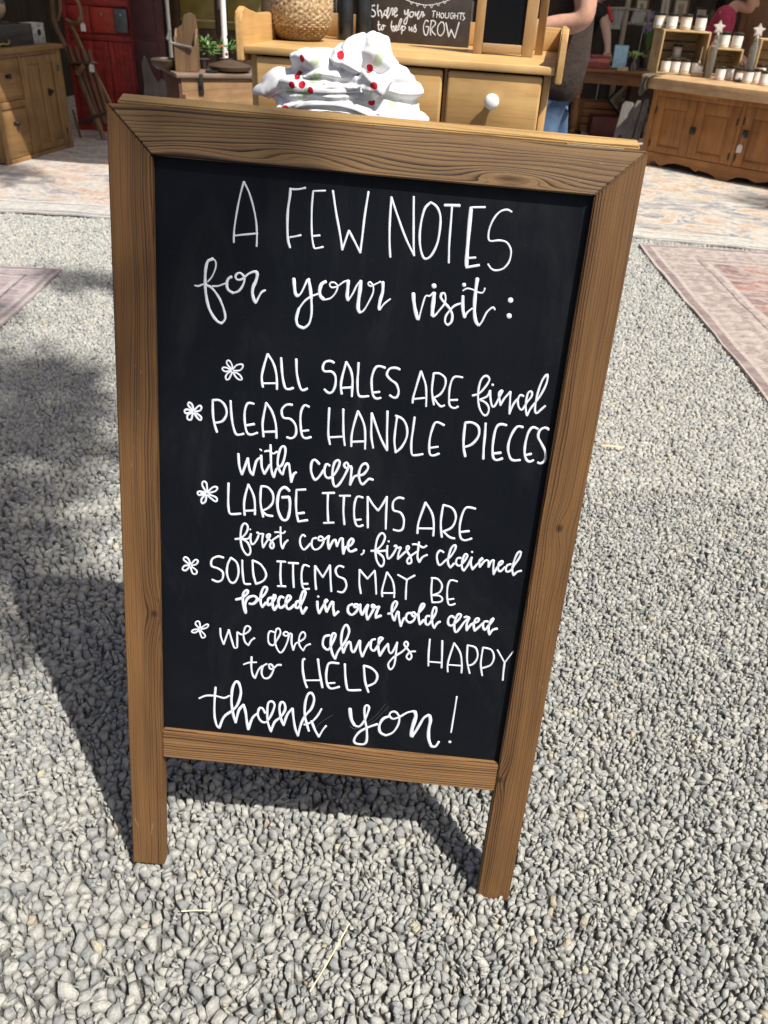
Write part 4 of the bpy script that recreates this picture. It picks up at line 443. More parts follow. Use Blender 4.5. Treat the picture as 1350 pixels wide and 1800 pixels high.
 ('we are','L'): '30 -1674,6548 -1673,6570 -1672,6602 -1670,6638 -1665,6673 -1656,6708 -1643,6745 -1631,6779 -1622,6802;31 -1622,6802 -1615,6776 -1605,6739 -1593,6699 -1583,6663 -1570,6622 -1558,6584 -1550,6557;30 -1550,6557 -1543,6584 -1534,6621 -1524,6663 -1513,6702 -1502,6741 -1491,6781 -1480,6816 -1469,6840 -1453,6846 -1438,6836 -1428,6827;31 -1428,6827 -1428,6802 -1429,6767 -1429,6728 -1430,6693 -1431,6650 -1432,6611 -1432,6583;30 -1432,6583 -1415,6594 -1389,6609 -1363,6614 -1335,6605 -1305,6586 -1281,6566 -1264,6544 -1252,6520 -1248,6500 -1255,6483 -1269,6470 -1284,6465 -1297,6468 -1312,6480 -1324,6501 -1331,6525 -1337,6556 -1341,6589 -1342,6620 -1340,6649 -1335,6678 -1327,6705 -1319,6727 -1302,6750 -1283,6766 -1269,6777;31 -1269,6777 -1259,6754 -1245,6722 -1230,6694 -1213,6674 -1195,6659 -1183,6649;29 -911,6524 -927,6518 -948,6512 -967,6514 -978,6528 -987,6551 -992,6580 -993,6609 -992,6644 -988,6678 -981,6704 -963,6727 -940,6739 -917,6737 -899,6716 -882,6681 -866,6644 -853,6616 -839,6585 -828,6555 -822,6529 -822,6500 -829,6476 -838,6461 -851,6456 -866,6460 -879,6473 -887,6497 -893,6529 -896,6569 -896,6604 -895,6645 -891,6687 -883,6725 -870,6761 -853,6797 -834,6827 -817,6844 -798,6842 -780,6822 -763,6790 -750,6759 -736,6720 -723,6679 -714,6642 -708,6610 -704,6580 -703,6553 -705,6531 -716,6511 -732,6500 -748,6497 -762,6506 -775,6524 -780,6540 -772,6553 -756,6563 -738,6566 -720,6555 -701,6535 -685,6521 -674,6519 -666,6523 -661,6526;33 -661,6526 -661,6552 -661,6589 -661,6630 -658,6667 -652,6700 -643,6734 -634,6762 -628,6782;29 -628,6782 -622,6752 -614,6711 -602,6677 -587,6660 -569,6651 -549,6639 -524,6618 -496,6593 -477,6568 -469,6542 -469,6517 -473,6497 -484,6483 -500,6475 -515,6478 -530,6497 -544,6526 -553,6561 -555,6590 -556,6623 -553,6656 -547,6686 -534,6713 -517,6738 -499,6759 -487,6774;29 -487,6774 -478,6751 -465,6718 -450,6691 -429,6674 -406,6663 -390,6655',
 ('always HAPPY','L'): '39 -127,6485 -148,6490 -177,6498 -200,6518 -210,6547 -216,6584 -218,6623 -213,6655 -200,6681 -178,6704 -155,6719 -134,6720 -118,6701 -103,6667 -90,6627 -77,6590 -65,6555 -54,6519 -45,6487 -43,6464 -52,6447 -70,6444 -86,6456 -94,6480 -102,6514 -108,6554 -109,6594 -106,6636 -98,6681 -88,6725 -77,6763 -61,6804 -42,6836 -28,6857;39 -28,6857 -23,6835 -16,6803 -6,6766 7,6729 26,6692 49,6652 73,6612 93,6570 110,6526 125,6479 136,6433 141,6394 136,6358 124,6325 109,6301 95,6290 78,6302 61,6335 48,6380 42,6422 38,6473 37,6527 40,6577 48,6624 61,6673 74,6715 83,6745;39 83,6745 91,6714 102,6669 115,6624 127,6591 141,6567 155,6556 168,6562 175,6584 182,6620 187,6657 191,6682;39 191,6682 201,6698 216,6718 232,6715 245,6684 260,6635 274,6585 285,6548 294,6528 300,6523 304,6522;38 304,6522 305,6549 307,6588 310,6631 315,6668 324,6700 336,6731 347,6757 355,6775;39 355,6775 365,6743 379,6696 394,6647 407,6608 422,6573 435,6547 444,6530;38 514,6473 499,6477 478,6485 463,6503 458,6530 456,6565 457,6600 462,6626 476,6650 497,6663 518,6657 534,6631 551,6591 568,6548 582,6514 599,6484 614,6462 619,6449 606,6440 583,6439 566,6455 562,6485 562,6527 565,6573 569,6614 575,6650 585,6684 594,6713 600,6734;39 600,6734 610,6710 624,6674 640,6636 654,6604 671,6571 689,6544 700,6525;32 701,6537 705,6559 709,6590 714,6622 722,6646 734,6666 750,6677 766,6665 782,6630 799,6577 814,6523 825,6486;32 825,6486 825,6522 824,6574 823,6631 822,6684 822,6731 822,6778 820,6822 816,6859 803,6899 786,6928 769,6940 752,6926 735,6893 729,6856 737,6829 752,6798 772,6767 794,6736 821,6708 854,6679 886,6651 913,6624 935,6595 954,6567 969,6540 978,6517 976,6490 963,6469 951,6459 938,6467 925,6487 924,6511 935,6531 955,6555 978,6579 997,6601 1018,6630 1037,6657 1047,6682 1045,6709 1035,6734 1021,6747 1004,6742 984,6725 974,6703 982,6677 999,6647 1020,6623 1045,6611 1073,6606 1093,6603;32 1274,6386 1274,6425 1276,6482 1277,6546 1280,6606 1284,6664 1289,6724 1294,6777 1298,6815;32 1448,6390 1452,6429 1457,6485 1463,6549 1469,6608 1474,6668 1479,6730 1483,6786 1486,6825;24 1295,6748 1484,6743;30 1581,6882 1577,6857 1571,6821 1567,6776 1567,6721 1576,6646 1591,6553 1606,6467 1616,6407;30 1616,6407 1636,6433 1665,6470 1695,6513 1719,6555 1734,6596 1746,6639 1754,6682 1761,6723 1767,6766 1771,6811 1773,6850 1775,6877;24 1568,6766 1765,6760;30 1891,6871 1879,6835 1861,6783 1843,6724 1829,6666 1820,6602 1813,6531 1809,6466 1805,6422;30 1805,6422 1827,6424 1859,6426 1892,6432 1919,6446 1938,6470 1952,6504 1963,6540 1967,6575 1965,6609 1957,6644 1944,6677 1930,6703 1904,6727 1872,6741 1850,6750;30 2072,6887 2062,6854 2049,6806 2035,6750 2025,6692 2022,6626 2022,6550 2023,6481 2024,6433;30 2024,6433 2047,6435 2080,6438 2116,6443 2144,6456 2163,6479 2179,6508 2190,6541 2196,6573 2196,6606 2191,6640 2181,6673 2166,6701 2139,6724 2104,6743 2070,6759 2046,6770;25 2227,6447 2349,6630;25 2450,6445 2355,6641;32 2355,6641 2355,6666 2356,6700 2357,6740 2359,6778 2361,6818 2364,6861 2367,6901 2369,6928',
 ('to HELP','L'): '33 -1218,6961 -1219,6993 -1220,7039 -1220,7090 -1218,7134 -1214,7171 -1209,7205 -1202,7235 -1195,7260 -1183,7285 -1170,7301 -1161,7312;34 -1161,7312 -1152,7282 -1139,7239 -1124,7194 -1110,7158 -1090,7129 -1070,7109 -1056,7097;33 -995,7053 -1010,7062 -1031,7075 -1049,7096 -1060,7129 -1068,7170 -1069,7209 -1061,7244 -1046,7276 -1026,7296 -1002,7299 -973,7290 -948,7268 -931,7240 -916,7203 -904,7165 -897,7133 -899,7103 -911,7079 -923,7063 -937,7054 -953,7053 -963,7058 -965,7077 -961,7102 -953,7121 -940,7130 -923,7131 -905,7125 -886,7104 -865,7075 -844,7054 -824,7047 -804,7047 -789,7047;27 -1330,7101 -1312,7090 -1285,7075 -1255,7062 -1227,7055 -1195,7050 -1166,7046 -1145,7043;38 -457,6908 -465,6911 -477,6918 -484,6939 -485,6970 -484,7011 -481,7057 -476,7102 -469,7148 -459,7196 -449,7242 -439,7282 -425,7325 -411,7358 -402,7380;38 -270,6887 -264,6926 -255,6983 -245,7048 -234,7110 -220,7175 -205,7246 -190,7309 -180,7354;29 -447,7265 -211,7233;38 30,6924 4,6924 -34,6922 -73,6924 -102,6934 -118,6954 -127,6980 -132,7011 -135,7044 -138,7078 -139,7116 -137,7154 -134,7191 -129,7226 -122,7260 -113,7292 -103,7317 -87,7339 -69,7353 -45,7356 -19,7350 13,7336 43,7322 64,7312;29 -121,7278 -4,7253;38 117,6923 120,6963 126,7020 132,7083 139,7140 147,7191 156,7242 166,7287 175,7321 185,7345 195,7352 217,7353 252,7351 299,7344 344,7336 375,7331;38 488,7354 476,7325 459,7283 442,7234 426,7180 414,7114 403,7038 394,6967 387,6919;38 387,6919 409,6923 440,6928 473,6937 503,6951 529,6970 555,6994 576,7021 589,7050 594,7082 592,7117 583,7151 569,7181 544,7206 511,7229 479,7247 456,7259',
 ('thank','L'): '37 -1731,7534 -1733,7576 -1737,7636 -1741,7705 -1744,7772 -1745,7837 -1746,7905 -1745,7971 -1742,8030 -1736,8081 -1727,8126 -1718,8164 -1709,8194 -1694,8219 -1679,8230 -1669,8237;44 -1669,8237 -1658,8198 -1642,8142 -1623,8082 -1600,8032 -1572,7994 -1539,7963 -1506,7935 -1477,7905 -1454,7877 -1434,7850 -1417,7821 -1402,7786 -1387,7739 -1373,7685 -1364,7630 -1359,7580 -1362,7534 -1371,7489 -1382,7450 -1393,7422 -1408,7402 -1424,7399 -1440,7409 -1452,7426 -1464,7451 -1475,7484 -1484,7522 -1490,7570 -1494,7625 -1496,7685 -1496,7742 -1492,7798 -1485,7855 -1477,7910 -1468,7960 -1458,8006 -1446,8050 -1434,8087 -1427,8113;44 -1427,8113 -1419,8071 -1409,8010 -1397,7946 -1384,7894 -1367,7856 -1347,7826 -1329,7802 -1316,7784;44 -1316,7784 -1310,7808 -1300,7842 -1290,7881 -1282,7919 -1276,7954 -1272,7991 -1268,8028 -1263,8065 -1256,8105 -1248,8148 -1241,8185 -1236,8212;44 -1236,8212 -1226,8170 -1212,8110 -1195,8048 -1178,7999 -1152,7958 -1123,7932 -1102,7915;38 -994,7893 -1005,7870 -1020,7838 -1035,7815 -1051,7807 -1068,7808 -1082,7821 -1093,7851 -1101,7893 -1102,7934 -1095,7963 -1083,7993 -1068,8020 -1052,8039 -1028,8055 -1000,8060 -973,8048 -954,8025 -934,7990 -916,7950 -900,7909 -886,7866 -873,7819 -863,7774 -859,7739 -867,7707 -883,7688 -900,7679 -919,7680 -938,7690 -953,7713 -959,7741 -963,7778 -964,7819 -964,7862 -963,7906 -961,7953 -957,8000 -950,8046 -938,8092 -923,8138 -908,8179 -897,8208;41 -897,8208 -890,8175 -879,8127 -865,8076 -849,8033 -828,8003 -804,7979 -780,7956 -759,7929 -741,7897 -724,7861 -710,7826 -702,7793 -702,7751 -711,7713 -722,7685 -737,7673 -754,7671 -769,7682 -779,7706 -786,7741 -788,7785 -784,7827 -777,7875 -767,7924 -757,7966 -747,8001 -734,8031 -722,8055 -714,8073;41 -714,8073 -706,8037 -695,7984 -682,7928 -667,7881 -649,7843 -628,7809 -608,7781 -595,7762;40 -595,7762 -591,7795 -585,7842 -578,7895 -571,7944 -564,7987 -557,8029 -549,8070 -540,8108 -529,8145 -516,8181 -504,8212 -495,8234;41 -495,8234 -489,8195 -480,8138 -470,8077 -458,8023 -447,7980 -434,7941 -420,7904 -404,7868 -383,7832 -359,7799 -336,7765 -318,7728 -305,7687 -295,7641 -289,7598 -288,7560 -297,7519 -314,7485 -331,7466 -349,7464 -367,7475 -384,7499 -394,7527 -402,7563 -410,7605 -414,7648 -417,7696 -418,7748 -416,7801 -412,7850 -405,7895 -395,7937 -383,7976 -373,8012 -363,8048 -352,8081 -342,8110 -336,8130;34 -171,7720 -182,7747 -196,7785 -214,7828 -233,7865 -253,7897 -274,7928 -297,7955 -320,7978 -353,8001 -387,8016 -411,8026;42 -306,7948 -297,7974 -283,8012 -267,8053 -251,8091 -234,8126 -213,8162 -195,8193 -182,8214;31 -182,8214 -172,8188 -157,8149 -141,8109 -127,8076 -110,8045 -95,8021 -84,8005;33 -1970,7753 -1952,7742 -1928,7725 -1899,7708 -1869,7695 -1836,7688 -1800,7684 -1764,7682 -1729,7682 -1696,7687 -1663,7695 -1632,7703 -1605,7704 -1573,7691 -1546,7670 -1528,7655',
 ('you!','L'): '57 242,7666 247,7699 254,7747 262,7798 272,7840 289,7881 308,7914 322,7936;37 322,7945 341,7953 369,7963 395,7961 412,7947 429,7926 445,7899 459,7868 473,7832 485,7789 496,7747 504,7710 513,7669 518,7634 517,7607 508,7589 493,7579 480,7578 468,7586 458,7603 453,7632 453,7665 456,7707 462,7753 468,7799 478,7848 491,7901 503,7948 511,7982;40 511,7982 515,8017 522,8070 527,8125 529,8169 525,8210 516,8240 497,8260 470,8270 436,8273 401,8272 374,8267 353,8253 342,8231 341,8201 348,8171 362,8135 381,8097 403,8064 428,8035 459,8009 491,7985 524,7963 560,7940 600,7918 636,7899 661,7886;45 818,7731 796,7742 765,7758 738,7783 722,7809 708,7841 697,7876 691,7908 691,7940 695,7972 703,8001 715,8025 741,8046 774,8059 798,8067;34 798,8070 817,8060 845,8046 874,8027 899,8003 920,7972 938,7934 954,7895 965,7858 971,7821 973,7785 972,7751 966,7721 952,7688 931,7661 910,7644 888,7638 865,7642 847,7652 833,7668 824,7691 824,7713 835,7735 854,7756 878,7766 899,7763 923,7752 948,7737 973,7721 999,7700 1026,7676 1053,7651 1078,7632 1105,7618 1133,7608 1157,7601 1174,7595;62 1182,7603 1190,7619 1201,7644 1207,7675 1206,7705 1200,7741 1194,7778 1188,7813 1183,7845 1178,7876 1174,7906 1172,7935 1174,7974 1178,8011 1182,8037;43 1190,8044 1202,8014 1220,7970 1240,7920 1258,7873 1275,7826 1292,7777 1308,7731 1325,7695 1351,7664 1378,7646 1397,7635;53 1405,7643 1411,7664 1420,7695 1426,7733 1425,7767 1421,7805 1418,7846 1417,7888 1418,7930 1422,7975 1427,8018 1435,8057 1446,8093 1460,8126 1473,8153 1483,8173;40 1484,8182 1501,8183 1526,8183 1547,8174 1564,8146 1578,8109 1588,8082;28 1757,7275 1756,7332 1755,7414 1754,7506 1752,7592 1750,7677 1748,7765 1747,7844 1745,7899;.24 1748,8067',
}
SIGN_STROKES = {
 ('Share your THOUGHTS','L'): '41 -1263,888 -1283,887 -1310,884 -1333,875 -1347,855 -1356,829 -1354,805 -1331,786 -1297,769 -1268,750 -1248,726 -1232,699 -1229,673 -1244,648 -1271,624 -1298,610 -1321,613 -1343,626 -1358,636;40 -1169,913 -1172,877 -1176,826 -1175,775 -1163,724 -1145,674 -1133,639;40 -1149,737 -1134,752 -1112,773 -1092,780 -1077,764 -1064,735 -1053,703 -1045,665 -1039,624 -1035,594;40 -1035,594 -982,707;40 -904,790 -920,786 -944,780 -961,767 -970,742 -973,711 -969,687 -954,673 -931,665 -909,671 -889,697 -870,736 -855,773 -848,805 -846,834 -848,852 -857,857 -871,850 -882,830 -891,791 -897,739 -898,691 -891,652 -879,618 -869,594;40 -869,594 -852,625 -828,671 -803,718 -784,757 -774,793 -771,819 -765,837 -749,849 -730,853 -718,839 -719,793 -726,728 -732,681;40 -732,681 -711,697 -681,720 -654,744 -630,772 -609,802 -600,826 -609,847 -630,862 -649,863 -662,840 -673,803 -678,763 -674,719 -663,673 -648,646 -625,653 -599,679 -580,699;40 -376,819 -376,796 -376,765 -371,740 -358,725 -341,717 -323,723 -304,758 -286,808 -272,844;39 -272,844 -273,803 -275,744 -277,681 -281,627 -291,568 -304,518 -319,486 -340,477 -364,486 -379,502 -383,523 -377,550 -361,583 -323,626 -275,674 -240,708;40 -152,792 -172,789 -201,783 -220,768 -226,737 -223,698 -214,670 -194,661 -167,663 -144,674 -125,700 -109,736 -103,765 -115,780 -136,787 -152,792;40 -59,797 -59,765 -58,722 -52,699 -33,715 -9,750 13,781 27,799 37,813 44,822;40 44,822 32,790 16,744 7,702 10,666 20,634 36,625 59,653 88,704 109,747 114,774 112,795 116,807 135,810 160,805 175,790 169,754 154,708 149,681 166,691 194,721 214,743;30 427,843 519,848;30 473,846 462,698;30 567,831 567,694;30 637,826 648,699;26 566,763 642,767;30 708,810 698,797 685,779 678,759 682,735 693,708 707,692 726,691 748,700 763,715 767,739 764,769 756,793 741,804 722,808 708,810;30 811,825 807,794 804,751 809,718 833,700 866,693 892,703 905,740 911,792 914,831;30 1030,828 1014,827 991,825 974,815 963,789 957,754 959,726 975,706 999,692 1020,690 1038,709 1054,739 1060,761 1049,765 1029,762 1014,758;30 1076,830 1089,694;29 1168,835 1171,689;25 1083,762 1170,767;30 1202,837 1305,843;30 1259,840 1252,683;30 1362,846 1348,842 1330,835 1318,824 1319,807 1326,786 1336,767 1351,750 1368,735 1375,720 1363,701 1340,682 1323,668',
 ('to help us GROW','L'): '35 -1126,510 -1129,468 -1133,409 -1131,359 -1122,321 -1108,292 -1092,280 -1072,300 -1051,337 -1036,364;36 -1158,418 -1075,422;35 -1002,406 -1017,390 -1036,366 -1047,344 -1041,322 -1025,302 -1009,295 -991,312 -973,341 -965,368 -976,389 -996,406 -1003,416 -981,415 -945,408 -919,401;36 -736,532 -743,497 -751,448 -752,401 -737,356 -715,313 -698,283;35 -727,382 -710,394 -687,408 -669,406 -665,366 -666,309 -662,275 -645,287 -623,322 -606,349;36 -629,328 -612,345 -588,369 -573,391 -576,409 -587,425 -599,430 -612,417 -626,392 -631,368 -624,340 -610,312 -592,299 -572,310 -548,336 -525,374 -505,415 -483,467 -464,519 -453,558 -454,591 -466,609 -480,606 -497,569 -517,510 -530,454 -531,404 -526,357 -522,324;35 -475,336 -459,375 -437,425 -422,440 -421,404 -424,341 -429,274 -433,228;35 -443,398 -421,407 -389,419 -362,423 -343,416 -328,402 -324,385 -336,363 -358,339 -379,322 -398,319 -415,325 -427,329;35 -220,421 -217,389 -212,345 -202,322 -181,343 -156,385 -137,416;35 -137,416 -138,379 -139,329 -129,306 -100,339 -61,398 -33,442;35 -24,482 -39,473 -60,458 -68,440 -52,417 -23,389 -4,364 -3,339 -11,317 -23,302 -39,303 -58,312 -71,320;35 332,582 313,595 285,611 260,608 236,571 213,515 201,456 203,410 212,359 225,313 239,278 262,249 289,237 312,242 329,272 342,320 350,364 353,400 351,432 342,454 321,459 293,454 272,450;35 423,607 419,575 412,529 405,476 403,427 407,378 415,327 424,281 430,249;35 400,606 426,610 462,615 493,611 520,594 542,568 546,535 526,503 489,466 455,427 442,390 460,352 499,314 542,281 570,257;35 704,593 679,566 645,527 621,480 616,437 618,386 625,338 637,301 664,270 700,253 735,257 768,287 799,337 816,391 815,436 806,487 792,533 777,568 752,588 724,592 704,593;39 845,582 959,240;40 959,240 1012,423;39 1012,423 1136,220;40 1136,220 1225,613',
 ('garland','L'): '21 -382,1088 -347,1078 -297,1063 -242,1047 -192,1034 -137,1022 -85,1012 -27,1004 22,997 75,990 130,985 183,982 236,982 289,984 341,987 391,993 454,1005 513,1020 572,1036 632,1053 692,1071 752,1090 800,1107 852,1127 897,1145 929,1157;21 -228,1051 -218,1026 -204,993 -188,976 -171,991 -154,1023 -142,1046;21 -52,1022 -42,995 -27,959 -11,940 6,956 24,989 37,1013;20 148,994 162,966 182,928 201,909 217,926 231,962 241,989;21 344,1004 358,976 378,939 397,920 413,937 427,973 437,1000;20 537,1048 551,1025 570,994 589,979 605,994 619,1025 629,1049;21 715,1111 729,1089 749,1060 767,1046 783,1062 797,1093 807,1116',
}
# ------------------------------------------------------------------ the A-frame chalkboard
def plank_mat(name, light, mid, dark, y0, z0, freq, knots=(), amp=0.006, seed=0.0, late=0.55, fade=None, core_on=True):
    """sawn softwood: growth rings round an axis running along local X, with knots that bend the rings"""
    t = NT(name); v = t.co((1, 1, 1), (seed, 0, 0)); raw = t.co(); x, y, z = t.sep(raw)
    n1 = t.noise(t.co((1.6, 9, 9), (seed, 0, 0)), 2.0, 2, 0.5)
    n2 = t.noise(t.co((9, 60, 60), (seed, 0, 0)), 2.0, 2, 0.5)
    yy = t.math('SUBTRACT', t.math('ADD', y, t.math('MULTIPLY', t.math('SUBTRACT', n1, 0.5), amp * 6)), y0)
    yy = t.math('ADD', yy, t.math('MULTIPLY', t.math('SUBTRACT', n2, 0.5), amp * 0.35))
    dist = t.math('SQRT', t.math('ADD', t.math('POWER', yy, 2.0), t.math('POWER', t.math('SUBTRACT', z, z0), 2.0)))
    dist = t.math('ADD', dist, t.math('MULTIPLY', x, 0.006))
    kn_dark = None
    for kx, ky, sx, sy, a in knots:
        d2 = t.math('ADD', t.math('POWER', t.math('DIVIDE', t.math('SUBTRACT', x, kx), sx), 2.0), t.math('POWER', t.math('DIVIDE', t.math('SUBTRACT', y, ky), sy), 2.0))
        dist = t.math('ADD', dist, t.math('MULTIPLY', t.math('POWER', 2.718, t.math('MULTIPLY', d2, -1.0)), a))
        core = t.math('ADD', t.math('POWER', t.math('DIVIDE', t.math('SUBTRACT', x, kx), 0.0055), 2.0), t.math('POWER', t.math('DIVIDE', t.math('SUBTRACT', y, ky), 0.0045), 2.0))
        k = t.math('POWER', 2.718, t.math('MULTIPLY', t.math('POWER', core, 1.5), -1.0))
        kn_dark = k if kn_dark is None else t.math('MAXIMUM', kn_dark, k)
    dn = t.noise(t.comb(t.math('MULTIPLY', dist, freq * 0.33), 0.0, seed), 1.0, 2, 0.6)
    ph = t.math('ADD', t.math('MULTIPLY', dist, freq), t.math('MULTIPLY', dn, 2.6))
    saw = t.math('FRACT', ph)
    lw = t.noise(t.comb(t.math('MULTIPLY', t.math('FLOOR', ph), 0.73), t.math('MULTIPLY', x, 1.5), seed), 1.0, 2)
    lw_ = t.noise(t.co((2, 14, 14), (seed + 3, 0, 0)), 3, 2)
    fib = t.noise(t.co((14, 420, 420), (seed, 0, 0)), 1.0, 4, 0.65)
    grit = t.noise(raw, 1100, 2)
    line = t.ramp(saw, [(0.0, 0.0), (0.45, 0.10), (0.76, 0.45), (0.91, 1.0), (0.97, 0.7), (1.0, 0.0)])
    fine = t.math('MULTIPLY', t.ramp(t.math('FRACT', t.math('MULTIPLY', ph, 3.37)), [(0.0, 0.0), (0.7, 0.25), (0.9, 1.0), (1.0, 0.0)]), t.ramp(t.noise(t.co((3, 30, 30), (seed + 11, 0, 0)), 2, 3), [(0.4, 0.0), (0.62, 0.5)]))
    line = t.math('MAXIMUM', line, fine)
    line = t.math('MULTIPLY', line, t.ramp(lw, [(0.32, late * 0.25), (0.62, late * 1.7)]))
    if fade:
        fy = t.math('ADD', y, t.math('MULTIPLY', t.math('SUBTRACT', n1, 0.5), 0.02))
        line = t.math('MULTIPLY', line, t.ramp(t.math('DIVIDE', t.math('SUBTRACT', fy, fade[0]), fade[1] - fade[0]), [(0.0, fade[2]), (1.0, 1.0)]))
    col = t.ramp(t.math('ADD', line, t.math('MULTIPLY', t.math('SUBTRACT', fib, 0.5), 0.35)), [(0.0, light), (0.4, mid), (0.9, dark)])
    col = t.mix(1.0, col, t.ramp(t.noise(t.co((1.2, 8, 8), (seed + 7, 0, 0)), 3, 4), [(0.28, 0.62), (0.72, 1.12)]), 'MULTIPLY')
    col = t.mix(1.0, col, t.ramp(grit, [(0.3, 0.78), (0.7, 1.14)]), 'MULTIPLY')
    if kn_dark is not None and core_on: col = t.mix(t.math('MULTIPLY', kn_dark, 0.85), col, tuple(0.5 * q for q in dark))
    scuff = t.math('MULTIPLY', t.ramp(t.noise(t.co((30, 130, 30), (seed, 2, 0)), 1.0, 2, 0.5, 1.5), [(0.70, 0.0), (0.76, 1.0)]), t.ramp(t.noise(t.co((5, 5, 5), (seed, 5, 0)), 1.5, 2), [(0.5, 0.0), (0.65, 0.35)]))
    col = t.mix(scuff, col, (0.42, 0.33, 0.22))
    h = t.math('ADD', t.math('MULTIPLY', line, 0.8), t.math('ADD', t.math('MULTIPLY', fib, 0.5), t.math('MULTIPLY', grit, 0.25)))
    t.bump(h, 0.55, 0.0012)
    return t.done(col, 0.62, Specular_IOR_Level=0.3)
WL, WM, WD = (0.175, 0.088, 0.032), (0.105, 0.050, 0.019), (0.032, 0.0145, 0.007)
GL, GM, GD = (0.255, 0.155, 0.070), (0.125, 0.068, 0.033), (0.028, 0.013, 0.009)
M_TOP = plank_mat('weathered top rail', GL, GM, GD, 0.075, -0.035, 250, [(0.155, -0.012, 0.055, 0.009, 0.011), (-0.09, -0.006, 0.10, 0.010, 0.008), (-0.21, -0.014, 0.05, 0.008, 0.005)], 0.0035, 1.3, 0.9, None, False)
M_STL = plank_mat('left stile wood', WL, WM, WD, -0.10, 0.02, 330, [(-0.0909, -0.0172, 0.035, 0.013, 0.008)], 0.003, 5.1, 0.95, (0.010, -0.008, 0.32))
M_STR = plank_mat('right stile wood', WL, WM, WD, 0.09, 0.015, 300, [(0.095, -0.001, 0.03, 0.012, 0.008), (-0.3123, 0.0206, 0.03, 0.012, 0.008)], 0.003, 9.7, 0.85, (0.002, 0.016, 0.34))
M_BOT = plank_mat('bottom rail wood', (0.28, 0.15, 0.06), (0.155, 0.078, 0.032), (0.05, 0.020, 0.009), -0.05, 0.012, 260, [(-0.17, 0.012, 0.12, 0.013, -0.006)], 0.003, 14.2, 0.8, None, False)
M_REAR = plank_mat('rear frame wood', (0.44, 0.28, 0.11), (0.33, 0.19, 0.07), (0.14, 0.065, 0.025), 0.06, 0.01, 230, (), 0.003, 20.0, 0.5)
M_BRASS = plain('aged hinge metal', (0.10, 0.075, 0.045), 0.45, 0.2, 200, Metallic=0.7)

t = NT('chalkboard black'); v = t.co()
sm = t.noise(t.co((1, 1.6, 1)), 7, 4, 0.6); sp = t.noise(v, 420, 2); st = t.noise(t.co((40, 1.2, 1)), 6, 3)
c = t.ramp(sm, [(0.3, (0.003, 0.0042, 0.007)), (0.7, (0.005, 0.0062, 0.009))])
c = t.mix(t.ramp(sp, [(0.70, 0.0), (0.80, 0.12)]), c, (0.3, 0.3, 0.3))
gh = t.noise(t.co((3.2, 1.3, 1), (0.4, 0.1, 0)), 3.2, 5, 0.7, 0.8); c = t.mix(t.ramp(gh, [(0.52, 0.0), (0.74, 0.02)]), c, (0.34, 0.35, 0.37))
t.bump(sp, 0.05, 0.0006)
M_BOARD = t.done(c, t.ramp(st, [(0.3, 0.40), (0.7, 0.52)]), Specular_IOR_Level=0.13)
t = NT('white paint marker'); v = t.co()
n = t.noise(v, 260, 3); n2 = t.noise(v, 30, 2)
c = t.mix(t.ramp(n, [(0.35, 0.0), (0.75, 0.28)]), (0.64, 0.67, 0.72), (0.34, 0.38, 0.45))
c = t.mix(t.ramp(n2, [(0.45, 0.0), (0.75, 0.35)]), c, (0.40, 0.44, 0.52))
M_INK = t.done(c, 0.55, Specular_IOR_Level=0.3)

SX, SY, SZ = Vector((0.99974, 0, -0.02275)), Vector((0.02224, 0.20919, 0.97762)), Vector((0.00476, -0.97787, 0.20914))
SM = Matrix((SX, SY, SZ)).transposed().to_4x4(); SM.translation = (0, 0, 0.001)
BH, BW, ST, TR, PB, RB = 1.0908, 0.60, 0.0499, 0.0497, 0.8318, 0.8805
TH = 0.021
sign = thing('chalkboard_sign', 'wooden A-frame chalkboard with white hand lettering standing on the gravel', 'sign', M=SM)
def plank(outline, th, bev=0.0016):
    """outline in x,y; front at z=0, thickness towards -z"""
    t = new(); a = [t.verts.new((x, y, 0)) for x, y in outline]; b = [t.verts.new((x, y, -th)) for x, y in outline]
    t.faces.new(a); t.faces.new(b[::-1]); n = len(outline)
    for k in range(n): t.faces.new((a[k], b[k], b[(k + 1) % n], a[(k + 1) % n]))
    bmesh.ops.recalc_face_normals(t, faces=t.faces)
    bmesh.ops.bevel(t, geom=t.edges[:], offset=bev, segments=2, affect='EDGES')
    return t
gap = 0.0004
# rails: local x along the rail; stiles: local x runs up
tr = obj('rail', plank([(-BW / 2 + gap, 0.0249), (BW / 2 - gap, 0.0249), (BW / 2 - ST - gap * 2, -0.0248), (-BW / 2 + ST + gap * 2, -0.0248)], TH), M_TOP, sign, True, loc=(0, BH - TR / 2, 0))
L2 = BH / 2
for s, m, nm in ((-1, M_STL, 'stile'), (1, M_STR, 'stile')):
    o = [(-L2, 0.0249 * 1), (-L2, -0.025), (L2 - TR, 0.0), (L2, 0.0)]
    if s < 0: pts = [(-L2, ST / 2), (-L2, -ST / 2), (L2 - TR, -ST / 2), (L2, ST / 2)]
    else: pts = [(-L2, -ST / 2), (-L2, ST / 2), (L2 - TR, ST / 2), (L2, -ST / 2)]
    obj(nm, plank(pts, TH), m, sign, True, loc=(s * (BW / 2 - ST / 2), L2, 0), rot=(0, 0, R(90)))
rl = (RB - PB) / 2
obj('rail', plank([(-BW / 2 + ST + gap, -rl), (BW / 2 - ST - gap, -rl), (BW / 2 - ST - gap, rl), (-BW / 2 + ST + gap, rl)], TH - 0.002), M_BOT, sign, True, loc=(0, BH - (PB + RB) / 2, -0.0012))
board = obj('writing_board', bx(-BW / 2 + ST - 0.006, BW / 2 - ST + 0.006, BH - PB - 0.006, BH - TR + 0.006, -0.0155, -0.010, 0.0), M_BOARD, sign)

